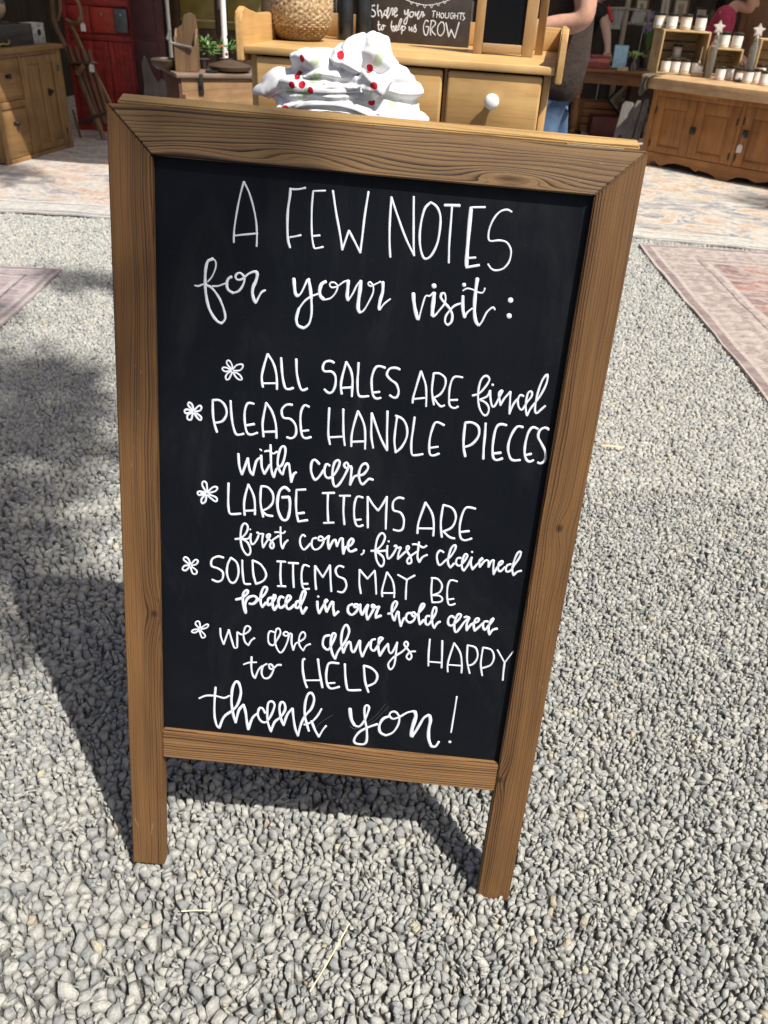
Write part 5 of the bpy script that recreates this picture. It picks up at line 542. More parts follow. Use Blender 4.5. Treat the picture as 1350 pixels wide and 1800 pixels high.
# lettering: every pen stroke is a low rounded bead of paint
def strokes(bm, data, to3, nrm, ht=0.0007):
    for k, s in enumerate(data.split(';')):
        dot = s[0] == '.'; p = s[1:].split(' ') if dot else s.split(' ')
        w = float(p[0]) * 1e-4; pts = [Vector([float(q) * 1e-4 for q in a.split(',')]) for a in p[1:]]
        z = ht * (1 + 0.12 * math.sin(k * 2.3))
        if dot:
            rows = []
            for f, hh in ((1.0, 0.0), (0.8, 0.75), (0.45, 1.0)):
                rows.append([bm.verts.new(to3(pts[0].x + w * f * math.cos(a * math.pi / 7) * (1 + .06 * math.sin(a * 1.7)), pts[0].y + w * f * math.sin(a * math.pi / 7)) + nrm * z * hh) for a in range(14)])
            for a, b in zip(rows, rows[1:]):
                for i in range(14): bm.faces.new((a[i], a[(i + 1) % 14], b[(i + 1) % 14], b[i]))
            bm.faces.new(rows[-1]); continue
        # even out, extend the ends for round caps
        q = [pts[0]]
        for a in pts[1:]:
            if (a - q[-1]).length > 0.0003: q.append(a)
        if len(q) < 2: continue
        d0 = (q[0] - q[1]).normalized(); d1 = (q[-1] - q[-2]).normalized(); r = w / 2
        body = [(a, 1.0 + 0.10 * math.sin(i * 0.9 + k * 1.7)) for i, a in enumerate(q)]
        line = [(q[0] + d0 * r * 0.55, 0.05), (q[0] + d0 * r * 0.45, 0.5), (q[0] + d0 * r * 0.25, 0.82)] + body + [(q[-1] + d1 * r * 0.25, 0.82), (q[-1] + d1 * r * 0.45, 0.5), (q[-1] + d1 * r * 0.55, 0.05)]
        rows = []; n = len(line)
        for i, (a, f) in enumerate(line):
            tn = (line[min(i + 1, n - 1)][0] - line[max(i - 1, 0)][0]).normalized(); nn = Vector((-tn.y, tn.x))
            rows.append([bm.verts.new(to3(*(a + nn * r * 0.92 * f * o)) + nrm * z * hh * min(1, f + 0.15)) for o, hh in ((1, 0), (0.86, 0.8), (0.4, 1.0), (-0.4, 1.0), (-0.86, 0.8), (-1, 0))])
        for a, b in zip(rows, rows[1:]):
            for i in range(5): bm.faces.new((a[i], b[i], b[i + 1], a[i + 1]))
    return bm
for (line, kind), data in BOARD_STROKES.items():
    if kind == 'L':
        bm = strokes(new(), data, lambda u, v: Vector((u, BH - v, -0.0101)), Vector((0, 0, 1)))
        obj('lettering', bm, M_INK, board, 'all', label='white hand lettering reading %s' % line.replace('* ', ''))
    else:
        bm = strokes(new(), data, lambda u, v: Vector((u, BH - v, -0.0101)), Vector((0, 0, 1)))
        obj('flower_mark', bm, M_INK, board, 'all', label='white flower mark before %s' % line.replace('* ', ''))
# faint half-erased pen scratches under the words
M_TRACE = plain('rubbed chalk trace', (0.045, 0.047, 0.05), 0.7, 0.5, 300)
for pl in ([(0.075, 0.752), (0.062, 0.775), (0.040, 0.798)], [(0.080, 0.756), (0.063, 0.781), (0.047, 0.797)], [(0.026, 0.797), (0.034, 0.801), (0.043, 0.797)], [(0.0, 0.78), (-0.02, 0.80), (-0.024, 0.815)]):
    obj('chalk_trace', tube(new(), [(a, BH - b, -0.0100) for a, b in pl], 0.00035, 5, 5), M_TRACE, board, True)

# rear frame, hinged at the top and splayed back to the ground
rear = obj('support_frame', new(), M_REAR, sign)
rear.matrix_parent_inverse = Matrix.Identity(4)
rang = R(27.0); RW = 0.590; RH = 1.085
rear.location = (0, BH + 0.001, -TH - 0.0015); rear.rotation_euler = (rang, 0, 0)
def rpiece(name, pts, m, loc, rot=(0, 0, 0)): return obj(name, plank(pts, TH), m, rear, True, loc=loc, rot=rot)
bm = plank([(-RW / 2, 0.004), (RW / 2, 0.004), (RW / 2, -0.045), (-RW / 2, -0.045)], TH)
bm.to_mesh(rear.data); bm.free(); rear.data.materials.clear(); rear.data.materials.append(M_REAR)
for s in (-1, 1): rpiece('stile', [(-RH / 2, -0.0225), (RH / 2 - 0.0455, -0.0225), (RH / 2 - 0.0455, 0.0225), (-RH / 2, 0.0225)], M_REAR, (s * (RW / 2 - 0.0225), -RH / 2, 0), (0, 0, R(90)))
rpiece('rail', [(-RW / 2 + 0.0455, -0.022), (RW / 2 - 0.0455, -0.022), (RW / 2 - 0.0455, 0.022), (-RW / 2 + 0.0455, 0.022)], M_REAR, (0, -0.85, -0.001))
obj('panel', bx(-RW / 2 + 0.04, RW / 2 - 0.04, -0.83, -0.042, -0.014, -0.009, 0), M_BOARD, rear)
for x in (-0.21, 0.028, 0.245):
    hb = new(); box(hb, x - 0.032, x + 0.032, BH - 0.0003, BH + 0.0008, -TH + 0.003, -TH - 0.006, 0.0002)
    cone(hb, (x - 0.032, BH + 0.001, -TH - 0.001), (x + 0.032, BH + 0.001, -TH - 0.001), 0.0022, seg=10)
    obj('hinge', hb, M_BRASS, sign)
# ------------------------------------------------------------------ pine dresser behind the board
PINE_L, PINE_D = (0.62, 0.405, 0.175), (0.43, 0.235, 0.08)
M_PINE_X = wood('yellow pine along x', PINE_L, PINE_D, 'X', 40, 0.38, 0.22, 0.12)
M_PINE_Z = wood('yellow pine upright', PINE_L, PINE_D, 'Z', 40, 0.38, 0.22, 0.12)
M_PINE_Y = wood('yellow pine along y', PINE_L, PINE_D, 'Y', 40, 0.38, 0.22, 0.12)
M_PINE_DK = wood('shaded pine carcass', (0.30, 0.19, 0.08), (0.17, 0.10, 0.04), 'Z', 40, 0.6)
M_PORC = plain('white porcelain', (0.80, 0.79, 0.75), 0.12, 0.03, 20)
M_HOLLOW_BLACK = plain('hollow shade black', (0.012, 0.012, 0.013), 0.4, 0.3, 60)  # flat black that stands in for the dark inside gaps and holes
M_IRON = plain('dark cast iron', (0.035, 0.032, 0.03), 0.5, 0.4, 120, Metallic=0.6)
DY = R(-6.9); DO = Vector((-0.395, 1.565, 0))
def dl(x, y, z): return yawM(DO, DY) @ Vector((x, y, z))
dr = thing('dresser', 'yellow pine dresser with raised gallery and white knobs behind the chalkboard', 'dresser', DO, DY)
b = new(); box(b, 0, 0.016, 0.012, 0.60, 0.02, 1.029); box(b, 0.738, 0.754, 0.012, 0.60, 0.02, 1.029)
box(b, 0.0165, 0.7375, 0.585, 0.598, 0.1, 1.028); box(b, 0.0165, 0.7375, 0.02, 0.58, 0.08, 0.10)
box(b, 0.0165, 0.7375, 0.016, 0.04, 0.876, 0.896); box(b, 0.495, 0.505, 0.016, 0.05, 0.8965, 1.0285); box(b, 0.249, 0.259, 0.016, 0.05, 0.8965, 1.0285)
box(b, 0.0165, 0.7375, 0.05, 0.06, 0.10, 0.876)
obj('carcass', b, M_PINE_Z, dr, True)
obj('drawer_gap_dark', bx(0.02, 0.735, 0.045, 0.055, 0.897, 1.0275, 0), M_HOLLOW_BLACK, dr)  # black sheet painting the shade between and behind the drawer fronts
obj('worktop', bx(-0.010, 0.764, -0.012, 0.60, 1.0295, 1.0475, 0.004), M_PINE_X, dr, True)
def gal_side():
    return [(-0.018, 1.012), (-0.022, 1.10), (-0.012, 1.121), (0.01, 1.130), (0.05, 1.122), (0.12, 1.113), (0.61, 1.113), (0.61, 1.0)]
for x0, x1 in ((-0.028, -0.0105), (0.7645, 0.782)):
    q = prism(new(), gal_side(), x0, x1, bev=0.003); bmesh.ops.transform(q, matrix=Matrix(((0, 1, 0, 0), (1, 0, 0, 0), (0, 0, 1, 0), (0, 0, 0, 1))), verts=q.verts)
    obj('gallery_side', q, M_PINE_Y, dr, True)
obj('gallery_rail', bx(-0.010, 0.764, 0.580, 0.597, 1.048, 1.108, 0.003), M_PINE_X, dr, True)
for x0, x1 in ((0.017, 0.2475), (0.2605, 0.4935), (0.5065, 0.7365)):
    d = obj('drawer_front', bx(x0, x1, -0.004, 0.016, 0.8995, 1.0245, 0.0065, seg=3), M_PINE_X, dr, True)
    xc = (x0 + x1) / 2; kb = new()
    lathe(kb, [(0.0, 0.034), (0.010, 0.0335), (0.0165, 0.029), (0.0185, 0.022), (0.016, 0.0155), (0.0095, 0.010), (0.0085, 0.004), (0.012, 0.0)], 28, Matrix.Translation((xc, -0.0042, 0.966)) @ Matrix.Rotation(R(90), 4, 'X'))
    obj('knob', kb, M_PORC, d, 'all')
for x0, x1 in ((0.019, 0.376), (0.379, 0.735)):
    q = new(); box(q, x0, x1, 0.0, 0.014, 0.12, 0.868, 0.003); box(q, x0 + 0.06, x1 - 0.06, -0.004, 0.004, 0.18, 0.81, 0.004)
    obj('door', q, M_PINE_Z, dr, True)

# basket: woven strands passing in front of and behind the stakes
t = NT('woven seagrass'); v = t.co(); n = t.noise(v, 160, 3); n2 = t.noise(v, 28, 3); x, y, z = t.sep(v)
c = t.ramp(n, [(0.3, (0.10, 0.06, 0.03)), (0.7, (0.40, 0.27, 0.13))])
pale = t.ramp(t.math('ADD', z, t.math('MULTIPLY', n2, 0.01)), [(0.039, 0.0), (0.043, 1.0)])
c2 = t.ramp(n, [(0.3, (0.14, 0.09, 0.05)), (0.55, (0.42, 0.31, 0.18)), (0.7, (0.62, 0.53, 0.38))])
c = t.mix(pale, c, c2); t.bump(n, 0.5, 0.002); M_WEAVE = t.done(c, 0.8, Specular_IOR_Level=0.2)
def basket(prof, rows, seg, amp):
    b = new(); last = None
    for j in range(rows * 2 + 1):
        u = j / (rows * 2); q = u * (len(prof) - 1); i = min(int(q), len(prof) - 2); f = q - i
        r = prof[i][0] * (1 - f) + prof[i + 1][0] * f; z = prof[i][1] * (1 - f) + prof[i + 1][1] * f
        row = []
        for k in range(seg):
            s = 1 if ((k // 2 + j // 2) % 2) else -1
            rr = r + (amp * s * (1 if j % 2 else 0.2)) - (amp * 0.6 if j % 2 == 0 else 0)
            row.append(b.verts.new((rr * math.cos(2 * math.pi * k / seg), rr * math.sin(2 * math.pi * k / seg), z)))
        if last:
            for k in range(seg): b.faces.new((last[k], last[(k + 1) % seg], row[(k + 1) % seg], row[k]))
        else: b.faces.new(row[::-1])
        last = row
    lathe(b, [(prof[-1][0] - 0.004, prof[-1][1]), (prof[-1][0] - 0.006, prof[-1][1] - 0.02), (prof[0][0], 0.01)], seg)
    return b
bs = obj('woven_basket', basket([(0.048, 0), (0.060, 0.003), (0.074, 0.016), (0.084, 0.035), (0.090, 0.055), (0.093, 0.08), (0.092, 0.11), (0.088, 0.14), (0.080, 0.165), (0.076, 0.18)], 34, 88, 0.0016), M_WEAVE, smooth=True, loc=dl(0.047, 0.30, 1.0475))
tag(bs, 'round two-tone woven basket standing on the left end of the dresser top', 'basket')
for i, (x, y) in enumerate(((0.146, 0.44), (0.196, 0.455))):
    b = new(); lathe(b, [(0.022, 0), (0.023, 0.004), (0.023, 0.105), (0.021, 0.110), (0.016, 0.116), (0.016, 0.124), (0.019, 0.125), (0.019, 0.140), (0.0, 0.141)], 24)
    tag(obj('dark_canister', b, plain('dark glazed tin %d' % i, (0.016, 0.018, 0.02), 0.2, 0.3, 40), smooth=True, loc=dl(x, y, 1.0475)),
        ('dark round canister nearer the woven basket' if i == 0 else 'dark round canister nearer the little lettered board'), 'canister', 'dark canisters behind the basket')

# little lettered board on the dresser
ls = thing('lettered_board', 'small black board asking to share your thoughts, propped on the dresser', 'sign', M=yawM(DO, DY) @ Matrix.Translation((0.35, 0.47, 1.0478)))
t = NT('charcoal board'); n = t.noise(t.co(), 25, 4)
M_CHAR = t.done(t.ramp(n, [(0.3, (0.028, 0.022, 0.022)), (0.7, (0.055, 0.044, 0.042))]), 0.6)
pl = obj('panel', bx(-0.151, 0.155, 0.0015, 0.016, 0, 0.235, 0.0015), M_CHAR, ls, True)
for (line, kind), data in SIGN_STROKES.items():
    bm = strokes(new(), data, lambda u, v: Vector((u, 0.0013, v)), Vector((0, -1, 0)), 0.0006)
    obj('lettering' if line != 'garland' else 'heart_garland', bm, M_INK, pl, 'all', label='white hand lettering reading %s' % line if line != 'garland' else 'white string of small hearts')
# small wooden easel board at the right end
eb = thing('small_chalkboard', 'small blank chalkboard in a pine frame at the right end of the dresser', 'chalkboard', M=yawM(DO, DY) @ Matrix.Translation((0.62, 0.26, 1.0478)))
M_OAKF = wood('light frame wood', (0.50, 0.34, 0.17), (0.32, 0.19, 0.08), 'Z', 60, 0.5)
M_OAKFX = wood('light frame wood across', (0.50, 0.34, 0.17), (0.32, 0.19, 0.08), 'X', 60, 0.5)
for x0, x1 in ((-0.082, -0.058), (0.048, 0.078)): obj('stile', bx(x0, x1, 0, 0.018, 0, 0.36, 0.002), M_OAKF, eb, True)
for z0 in (0.004, 0.33): obj('rail', bx(-0.0575, 0.0475, 0.001, 0.017, z0, z0 + 0.022, 0.002), M_OAKFX, eb, True)
obj('panel', bx(-0.060, 0.050, 0.006, 0.011, 0.02, 0.335, 0), M_BOARD, eb)
for x0 in (-0.078, 0.080):
    q = box(new(), x0, x0 + 0.022, -0.009, 0.009, 0, 0.375, 0.002); bmesh.ops.transform(q, matrix=Matrix.Translation((0, 0.118, 0)) @ Matrix.Rotation(R(15), 4, 'X'), verts=q.verts)
    obj('prop_leg', q, M_OAKF, eb, True)

# stool between board and dresser with the bundled cloth on it
st = thing('wooden_stool', 'plain wooden stool behind the chalkboard carrying the cloth bundle', 'stool', (-0.10, 1.02, 0))
M_STOOL = wood('stool wood', (0.32, 0.20, 0.10), (0.18, 0.10, 0.05), 'X', 50)
obj('seat', bx(-0.19, 0.19, -0.12, 0.12, 0.905, 0.93, 0.006), M_STOOL, st, True)
for sx in (-1, 1):
    for sy in (-1, 1): obj('leg', cone(new(), (sx * 0.175, sy * 0.105, 0), (sx * 0.15, sy * 0.09, 0.905), 0.014, 0.017), M_STOOL, st, True)
obj('rung', cone(new(), (-0.165, 0, 0.35), (0.165, 0, 0.35), 0.010), M_STOOL, st, True)
for (nm, col, x0, x1, y0, z0, lb) in (('folded_cloth', (0.50, 0.09, 0.03), -0.265, -0.10, 0.92, 0.93, 'folded orange red cloth under the cherry tablecloth'), ('folded_cloth', (0.03, 0.05, 0.09), -0.095, 0.06, 0.93, 0.93, 'folded navy cloth under the cherry tablecloth')):
    q = new()
    for k in range(3): box(q, x0 + 0.004 * k, x1 - 0.003 * k, y0 + 0.003 * k, y0 + 0.17, z0 + 0.0121 * k, z0 + 0.0121 * k + 0.012, 0.006, seg=3)
    tag(obj(nm, q, plain(lb, col, 0.9, 0.2, 200), smooth=True), lb, 'cloth')

def heap():
    b = new(); Y0 = 1.0
    def blob(px, py, rx, ry, dy, rd, tilt=0.0):
        c = at_y(px, py, Y0 + dy); t = new(); bmesh.ops.create_icosphere(t, subdivisions=3, radius=1)
        merge(b, t, Matrix.Translation(c) @ Matrix.Rotation(R(tilt), 4, 'Y') @ Matrix.Diagonal((rx * 0.00122, rd, ry * 0.00108, 1)))
    blob(640, 130, 52, 62, 0.02, 0.085, 8); blob(690, 170, 46, 46, 0.0, 0.07, 35); blob(555, 140, 52, 48, 0.01, 0.08, -25)
    blob(492, 146, 42, 20, -0.01, 0.045, -32); blob(590, 165, 90, 30, -0.035, 0.06, 4); blob(610, 192, 112, 24, -0.03, 0.075, 6)
    blob(615, 120, 26, 52, -0.035, 0.045, 12); blob(560, 188, 70, 20, -0.06, 0.04, -3); blob(690, 200, 58, 18, -0.05, 0.045, 12)
    blob(725, 212, 30, 9, -0.045, 0.03, 16); blob(520, 172, 40, 24, -0.02, 0.05, 6); blob(600, 160, 80, 60, 0.06, 0.08, 0)
    blob(575, 130, 40, 16, -0.055, 0.03, 8); blob(645, 150, 36, 14, -0.07, 0.03, -6); blob(655, 95, 30, 36, -0.02, 0.06, 20)
    o = obj('cherry_tablecloth', b, M_HOLLOW_BLACK)
    m = o.modifiers.new('r', 'REMESH'); m.mode = 'VOXEL'; m.voxel_size = 0.0034
    m2 = o.modifiers.new('s', 'SMOOTH'); m2.iterations = 9; m2.factor = 0.5
    me = eval_mesh(o); o.modifiers.clear(); o.data = me
    from mathutils import noise as N
    creases = [(0, [(100, 392), (160, 378), (215, 348), (280, 352), (400, 358), (530, 352), (585, 350)], 1.0), (0, [(240, 440), (280, 414), (380, 408), (480, 420), (560, 448), (700, 486), (770, 490)], 1.0),
               (1, [(470, 190), (490, 250), (540, 300), (580, 345)], 0.8), (1, [(530, 160), (515, 200), (530, 240), (515, 285)], 1.0), (1, [(635, 165), (655, 230), (690, 300), (700, 330)], 0.7), (1, [(690, 240), (725, 320), (765, 390)], 0.8),
               (0, [(275, 266), (330, 268), (400, 262), (460, 268), (500, 285), (560, 330)], 1.0), (1, [(425, 185), (452, 215), (445, 268)], 1.0), (0, [(215, 236), (245, 262), (300, 264)], 1.0), (0, [(120, 335), (170, 303), (222, 268)], 0.5),
               (0, [(205, 372), (260, 390), (330, 378), (420, 388), (520, 385), (600, 402)], 0.8), (0, [(330, 452), (420, 440), (500, 450), (560, 470)], 0.8), (0, [(560, 390), (610, 352), (650, 330), (700, 336)], 0.8), (0, [(560, 402), (620, 372), (690, 388), (760, 400)], 0.9),
               (0, [(290, 318), (360, 300), (440, 312), (520, 320)], 0.7), (1, [(575, 150), (600, 210), (640, 260), (655, 310)], 0.6), (0, [(240, 345), (300, 330), (380, 336)], 0.5)]
    cr = []
    for vert, pl, a in creases:
        P = [at_y(400 + x / 2.25, y / 2.25, 0.93) for x, y in pl]; P = spline([(q.x, q.z, 0) for q in P], 5); cr.append((vert, P, a))
    n = len(me.vertices); cos = [v.co.copy() for v in me.vertices]; nor = [v.normal.copy() for v in me.vertices]
    for i in range(n):
        p = cos[i]
        wv = Vector((N.noise(p * 11), N.noise(p * 11 + Vector((5, 2, 1))), N.noise(p * 11 + Vector((9, 4, 7)))))
        q = p + wv * 0.03
        a = abs(N.noise(Vector((q.x * 10, q.y * 10, q.z * 26)))); f1 = (1 - a) ** 3
        a2 = abs(N.noise(Vector((q.x * 42 + 3, q.y * 20, q.z * 12 + 8)) + wv)); f2 = (1 - a2) ** 5
        front = 1.0 if p.y < 1.02 else 0.25
        d = (0.0032 * (f1 - 0.45) + 0.0009 * (f2 - 0.3)) * (1.0 if p.y < 1.02 else 2.0)
        if p.y < 1.06:
            for vert, P, amp in cr:
                best = 1e9; s = 0
                for k in range(0, len(P) - 1):
                    ax, az = P[k].x, P[k].y; bx_, bz = P[k + 1].x, P[k + 1].y; ex, ez = bx_ - ax, bz - az
                    tt = max(0, min(1, ((p.x - ax) * ex + (p.z - az) * ez) / (ex * ex + ez * ez + 1e-12))); dx, dz = p.x - ax - ex * tt, p.z - az - ez * tt; dd = dx * dx + dz * dz
                    if dd < best: best = dd; s = dz if not vert else -dx
                    if dd == best: end = (k == 0 and tt == 0) or (k == len(P) - 2 and tt == 1)
                dist = math.sqrt(best)
                if dist < 0.05:
                    fall = math.exp(-(dist / 0.02) ** 2 * (3.0 if end else 1.0)); sg = 1 if s > 0 else -1
                    d += amp * (0.45 if vert else 1.0) * (0.0095 * math.tanh(sg * dist / 0.0022) * fall - 0.0030 * math.exp(-(dist / 0.0035) ** 2))
        me.vertices[i].co = p + nor[i] * d
    m2 = o.modifiers.new('s', 'SMOOTH'); m2.iterations = 1; m2.factor = 0.5
    m3 = o.modifiers.new('d', 'SUBSURF'); m3.levels = 1
    me2 = eval_mesh(o); o.modifiers.clear(); o.data = me2
    me2.polygons.foreach_set('use_smooth', [True] * len(me2.polygons))
    zmin = 0.9305
    for v in me2.vertices:
        if v.co.z < zmin: v.co.z = zmin
    return o
t = NT('cherry print cotton'); v = t.co(); x, y, z = t.sep(v)
wob = t.noise(v, 60, 2)
def spots(lst, rad, sx=1.0, sz=1.0):
    f = None
    for px, py in lst:
        c = at_y(px, py, 0.94)
        d = t.math('SQRT', t.math('ADD', t.math('POWER', t.math('MULTIPLY', t.math('SUBTRACT', x, c.x), sx), 2.0), t.math('POWER', t.math('MULTIPLY', t.math('SUBTRACT', z, c.z), sz), 2.0)))
        f = d if f is None else t.math('MINIMUM', f, d)
    return t.math('LESS_THAN', t.math('ADD', f, t.math('MULTIPLY', t.math('SUBTRACT', wob, 0.5), 0.006)), rad)
weave = t.noise(v, 700, 2)
col = t.mix(t.ramp(weave, [(0.3, 0.0), (0.7, 1.0)]), (0.60, 0.60, 0.615), (0.68, 0.68, 0.685))
col = t.mix(t.math('MULTIPLY', spots([(553, 138), (560, 130), (511, 159), (533, 166), (545, 158), (664, 109), (556, 107), (691, 182), (668, 100)], 0.0062, 0.75, 1.0), 0.7), col, (0.33, 0.42, 0.20))
red = spots([(524, 133), (515, 147), (534, 147), (550, 156), (507, 187), (600, 96), (532, 102), (651, 119), (661, 146), (654, 179)], 0.0062)
red_mix = t.noise(v, 90, 2)  # mixes bright and dark red at random in the printed cherries
col = t.mix(red, col, t.mix(t.ramp(red_mix, [(0.4, 0.0), (0.7, 1.0)]), (0.50, 0.015, 0.03), (0.28, 0.006, 0.02)))
t.bump(weave, 0.15, 0.0008)
M_CLOTH = t.done(col, 0.85, Specular_IOR_Level=0.2)
hp = heap(); hp.data.materials.clear(); hp.data.materials.append(M_CLOTH)
from mathutils.bvhtree import BVHTree
bv = BVHTree.FromPolygons([v.co[:] for v in hp.data.vertices], [p.vertices[:] for p in hp.data.polygons])
for pl in ([(236, 446), (280, 416), (340, 409), (430, 412), (500, 428), (560, 452), (640, 470), (735, 488)], [(108, 388), (160, 382), (215, 352), (300, 354), (400, 360), (530, 356)]):
    pts = []
    for q in spline([(400 + x / 2.25, y / 2.25, 0) for x, y in pl], 5):
        d_ = ray(q.x, q.y).normalized(); h_ = bv.ray_cast(CAM, d_)
        if h_[0] is not None: pts.append(h_[0] - d_ * 0.001)
    if len(pts) > 3: obj('hem', tube(new(), pts, 0.0042, 8, 2, 0.6), M_CLOTH, hp, True)
tag(hp, 'crumpled white tablecloth printed with red cherries, bundled behind the chalkboard', 'tablecloth')
# ------------------------------------------------------------------ left: old pine cabinet and what stands on it
M_OLDP_Z = wood('old honey pine upright', (0.27, 0.155, 0.058), (0.14, 0.074, 0.027), 'Z', 40, 0.55, 0.3)
M_OLDP_X = wood('old honey pine across', (0.27, 0.155, 0.058), (0.14, 0.074, 0.027), 'X', 40, 0.55, 0.3)
LC = Vector((-2.779, 4.925, 0)); LY = R(81.3)
def ll(x, y, z): return yawM(LC, LY) @ Vector((x, y, z))
lc = thing('pine_cabinet', 'old honey pine cabinet with two drawers and a panelled door at the far left', 'cabinet', LC, LY)
b = new()
box(b, 0, 0.842, 0.02, 0.50, 0.03, 0.665); box(b, 0, 0.05, 0, 0.0195, 0, 0.668); box(b, 0.785, 0.842, 0, 0.0195, 0, 0.668); box(b, 0.328, 0.366, 0, 0.0195, 0.045, 0.645)
box(b, 0.0505, 0.7845, 0.0005, 0.0195, 0.0, 0.0445); box(b, 0.0505, 0.7845, 0.0005, 0.0195, 0.6455, 0.668); box(b, 0.0505, 0.3275, 0.001, 0.0195, 0.35, 0.394)
obj('carcass', b, M_OLDP_Z, lc, True)
obj('worktop', bx(-0.02, 0.862, -0.02, 0.51, 0.6685, 0.6975, 0.006), M_OLDP_X, lc, True)
def cast_pull(parent, x, z, y=0.0):
    q = new(); lathe(q, [(0.0, 0.026), (0.014, 0.024), (0.017, 0.017), (0.008, 0.010), (0.008, 0.0)], 14, Matrix.Translation((x, y, z)) @ Matrix.Rotation(R(90), 4, 'X'))
    box(q, x - 0.028, x + 0.028, y - 0.003, y + 0.002, z - 0.012, z + 0.012, 0.002)
    obj('handle', q, M_IRON, parent, True)
for z0, z1 in ((0.398, 0.642), (0.048, 0.347)):
    q = new(); box(q, 0.053, 0.325, 0.006, 0.018, z0, z1, 0.004); d = obj('drawer', q, M_OLDP_X, lc, True); cast_pull(d, 0.184, (z0 + z1) / 2 + (0.02 if z0 > .3 else 0.06), 0.006)
q = new(); box(q, 0.369, 0.782, 0.010, 0.0185, 0.048, 0.642, 0.001)
for x0, x1 in ((0.369, 0.428), (0.556, 0.648), (0.725, 0.782)): box(q, x0, x1, 0.001, 0.0095, 0.048, 0.642, 0.003)
for x0, x1 in ((0.4285, 0.5555), (0.6485, 0.7245)):
    box(q, x0, x1, 0.0015, 0.0095, 0.592, 0.6415, 0.003); box(q, x0, x1, 0.0015, 0.0095, 0.0485, 0.09, 0.003)
d = obj('door', q, M_OLDP_Z, lc, True)
q = new(); box(q, 0.615, 0.645, -0.014, 0.002, 0.385, 0.43, 0.004); cone(q, (0.63, -0.014, 0.40), (0.63, -0.03, 0.42), 0.006, 0.009); obj('latch', q, M_IRON, d, True)
for z in (0.14, 0.55): obj('hinge', bx(0.776, 0.790, -0.004, 0.002, z - 0.02, z + 0.02, 0.002), M_IRON, d, True)
CT = 0.698
M_LT = wood('pale worn wood', (0.50, 0.38, 0.24), (0.32, 0.22, 0.12), 'X', 50, 0.7)
M_GREYW = wood('weathered grey wood', (0.24, 0.22, 0.20), (0.12, 0.105, 0.09), 'Z', 50, 0.8)
M_DKW = wood('dark brown wood', (0.075, 0.042, 0.022), (0.03, 0.017, 0.01), 'X', 50, 0.5)
M_DKWZ = wood('dark brown wood upright', (0.075, 0.042, 0.022), (0.03, 0.017, 0.01), 'Z', 50, 0.5)
# birdhouse-like block, long dark box, duck, brass piece, small cream box
bh = thing('birdhouse', 'small grey birdhouse box with round black hole, on the pine cabinet', 'birdhouse', ll(0.74, 0.13, CT), LY)
obj('body', bx(-0.075, 0.075, -0.05, 0.05, 0, 0.125, 0.004), plain('flaking grey paint', (0.33, 0.32, 0.30), 0.85, 0.4, 45), bh, True)
obj('entrance_hole_dark', cone(new(), (0.005, -0.0507, 0.068), (0.005, -0.045, 0.068), 0.021, seg=20), M_HOLLOW_BLACK, bh)  # black disc painting the dark inside of the nest hole
obj('nail', cone(new(), (0.0, -0.053, 0.105), (0.0, -0.045, 0.105), 0.004), M_IRON, bh)
q = new(); box(q, -0.21, 0.21, -0.06, 0.06, 0, 0.012); box(q, -0.21, 0.21, -0.06, -0.048, 0.0125, 0.125); box(q, -0.21, 0.21, 0.048, 0.06, 0.0125, 0.125); box(q, -0.21, -0.198, -0.0475, 0.0475, 0.0125, 0.125); box(q, 0.198, 0.21, -0.0475, 0.0475, 0.0125, 0.125)
o = obj('dark_box', q, wood('blackened box wood', (0.06, 0.055, 0.05), (0.025, 0.022, 0.02), 'X', 40, 0.7), smooth=True, loc=ll(0.44, 0.13, CT), rot=(0, 0, LY)); tag(o, 'long blackened wooden box behind the brass piece on the pine cabinet', 'box')
dk = thing('duck_decoy', 'carved pale wooden duck sitting above the dark box on the pine cabinet', 'decoy', ll(0.56, 0.30, CT), LY)
obj('stand', bx(-0.12, 0.12, -0.05, 0.05, 0, 0.125, 0.003), M_DKW, dk, True)
t0 = new(); bmesh.ops.create_icosphere(t0, subdivisions=3, radius=1)
for v in t0.verts:
    x, y, z = v.co; zz = z * 0.062 + 0.185 + 0.03 * max(0, x) ** 2; xx = x * 0.15
    if x < -0.5: zz -= 0.02 * (-x - 0.5); 
    v.co = (xx, y * 0.055 * (1 - 0.35 * max(0, -x)), max(zz, 0.1255))
obj('body', t0, M_LT, dk, 'all')
q = new(); h = new(); bmesh.ops.create_icosphere(h, subdivisions=3, radius=1); merge(q, h, Matrix.Translation((0.085, 0, 0.245)) @ Matrix.Diagonal((0.05, 0.037, 0.036, 1))); cone(q, (0.12, 0, 0.24), (0.165, 0, 0.232), 0.018, 0.008); obj('head', q, M_GREYW, dk, 'all')
br = thing('brass_figure', 'small brass figure with a curled foot near the left end of the pine cabinet', 'ornament', ll(0.22, 0.08, CT), LY)
M_GOLD = plain('old brass', (0.45, 0.33, 0.10), 0.35, 0.25, 60, Metallic=0.9)
q = new(); lathe(q, [(0.03, 0), (0.032, 0.006), (0.012, 0.014), (0.009, 0.05), (0.017, 0.062), (0.010, 0.075), (0.012, 0.10), (0.006, 0.12), (0.004, 0.165), (0.0, 0.17)], 16); obj('stem', q, M_GOLD, br, True)
obj('scroll', tube(new(), [(0, -0.01, 0.012), (0.05, -0.02, 0.02), (0.10, -0.02, 0.016), (0.13, -0.02, 0.03), (0.115, -0.02, 0.042)], 0.006, 8), M_GOLD, br, True)
cb = thing('cream_box', 'small cream box with faded print at the left edge of the pine cabinet', 'box', ll(0.10, 0.10, CT), LY)
obj('carton', bx(-0.06, 0.06, -0.04, 0.04, 0, 0.135, 0.003), plain('aged cream card', (0.50, 0.42, 0.34), 0.7, 0.2, 30), cb, True)
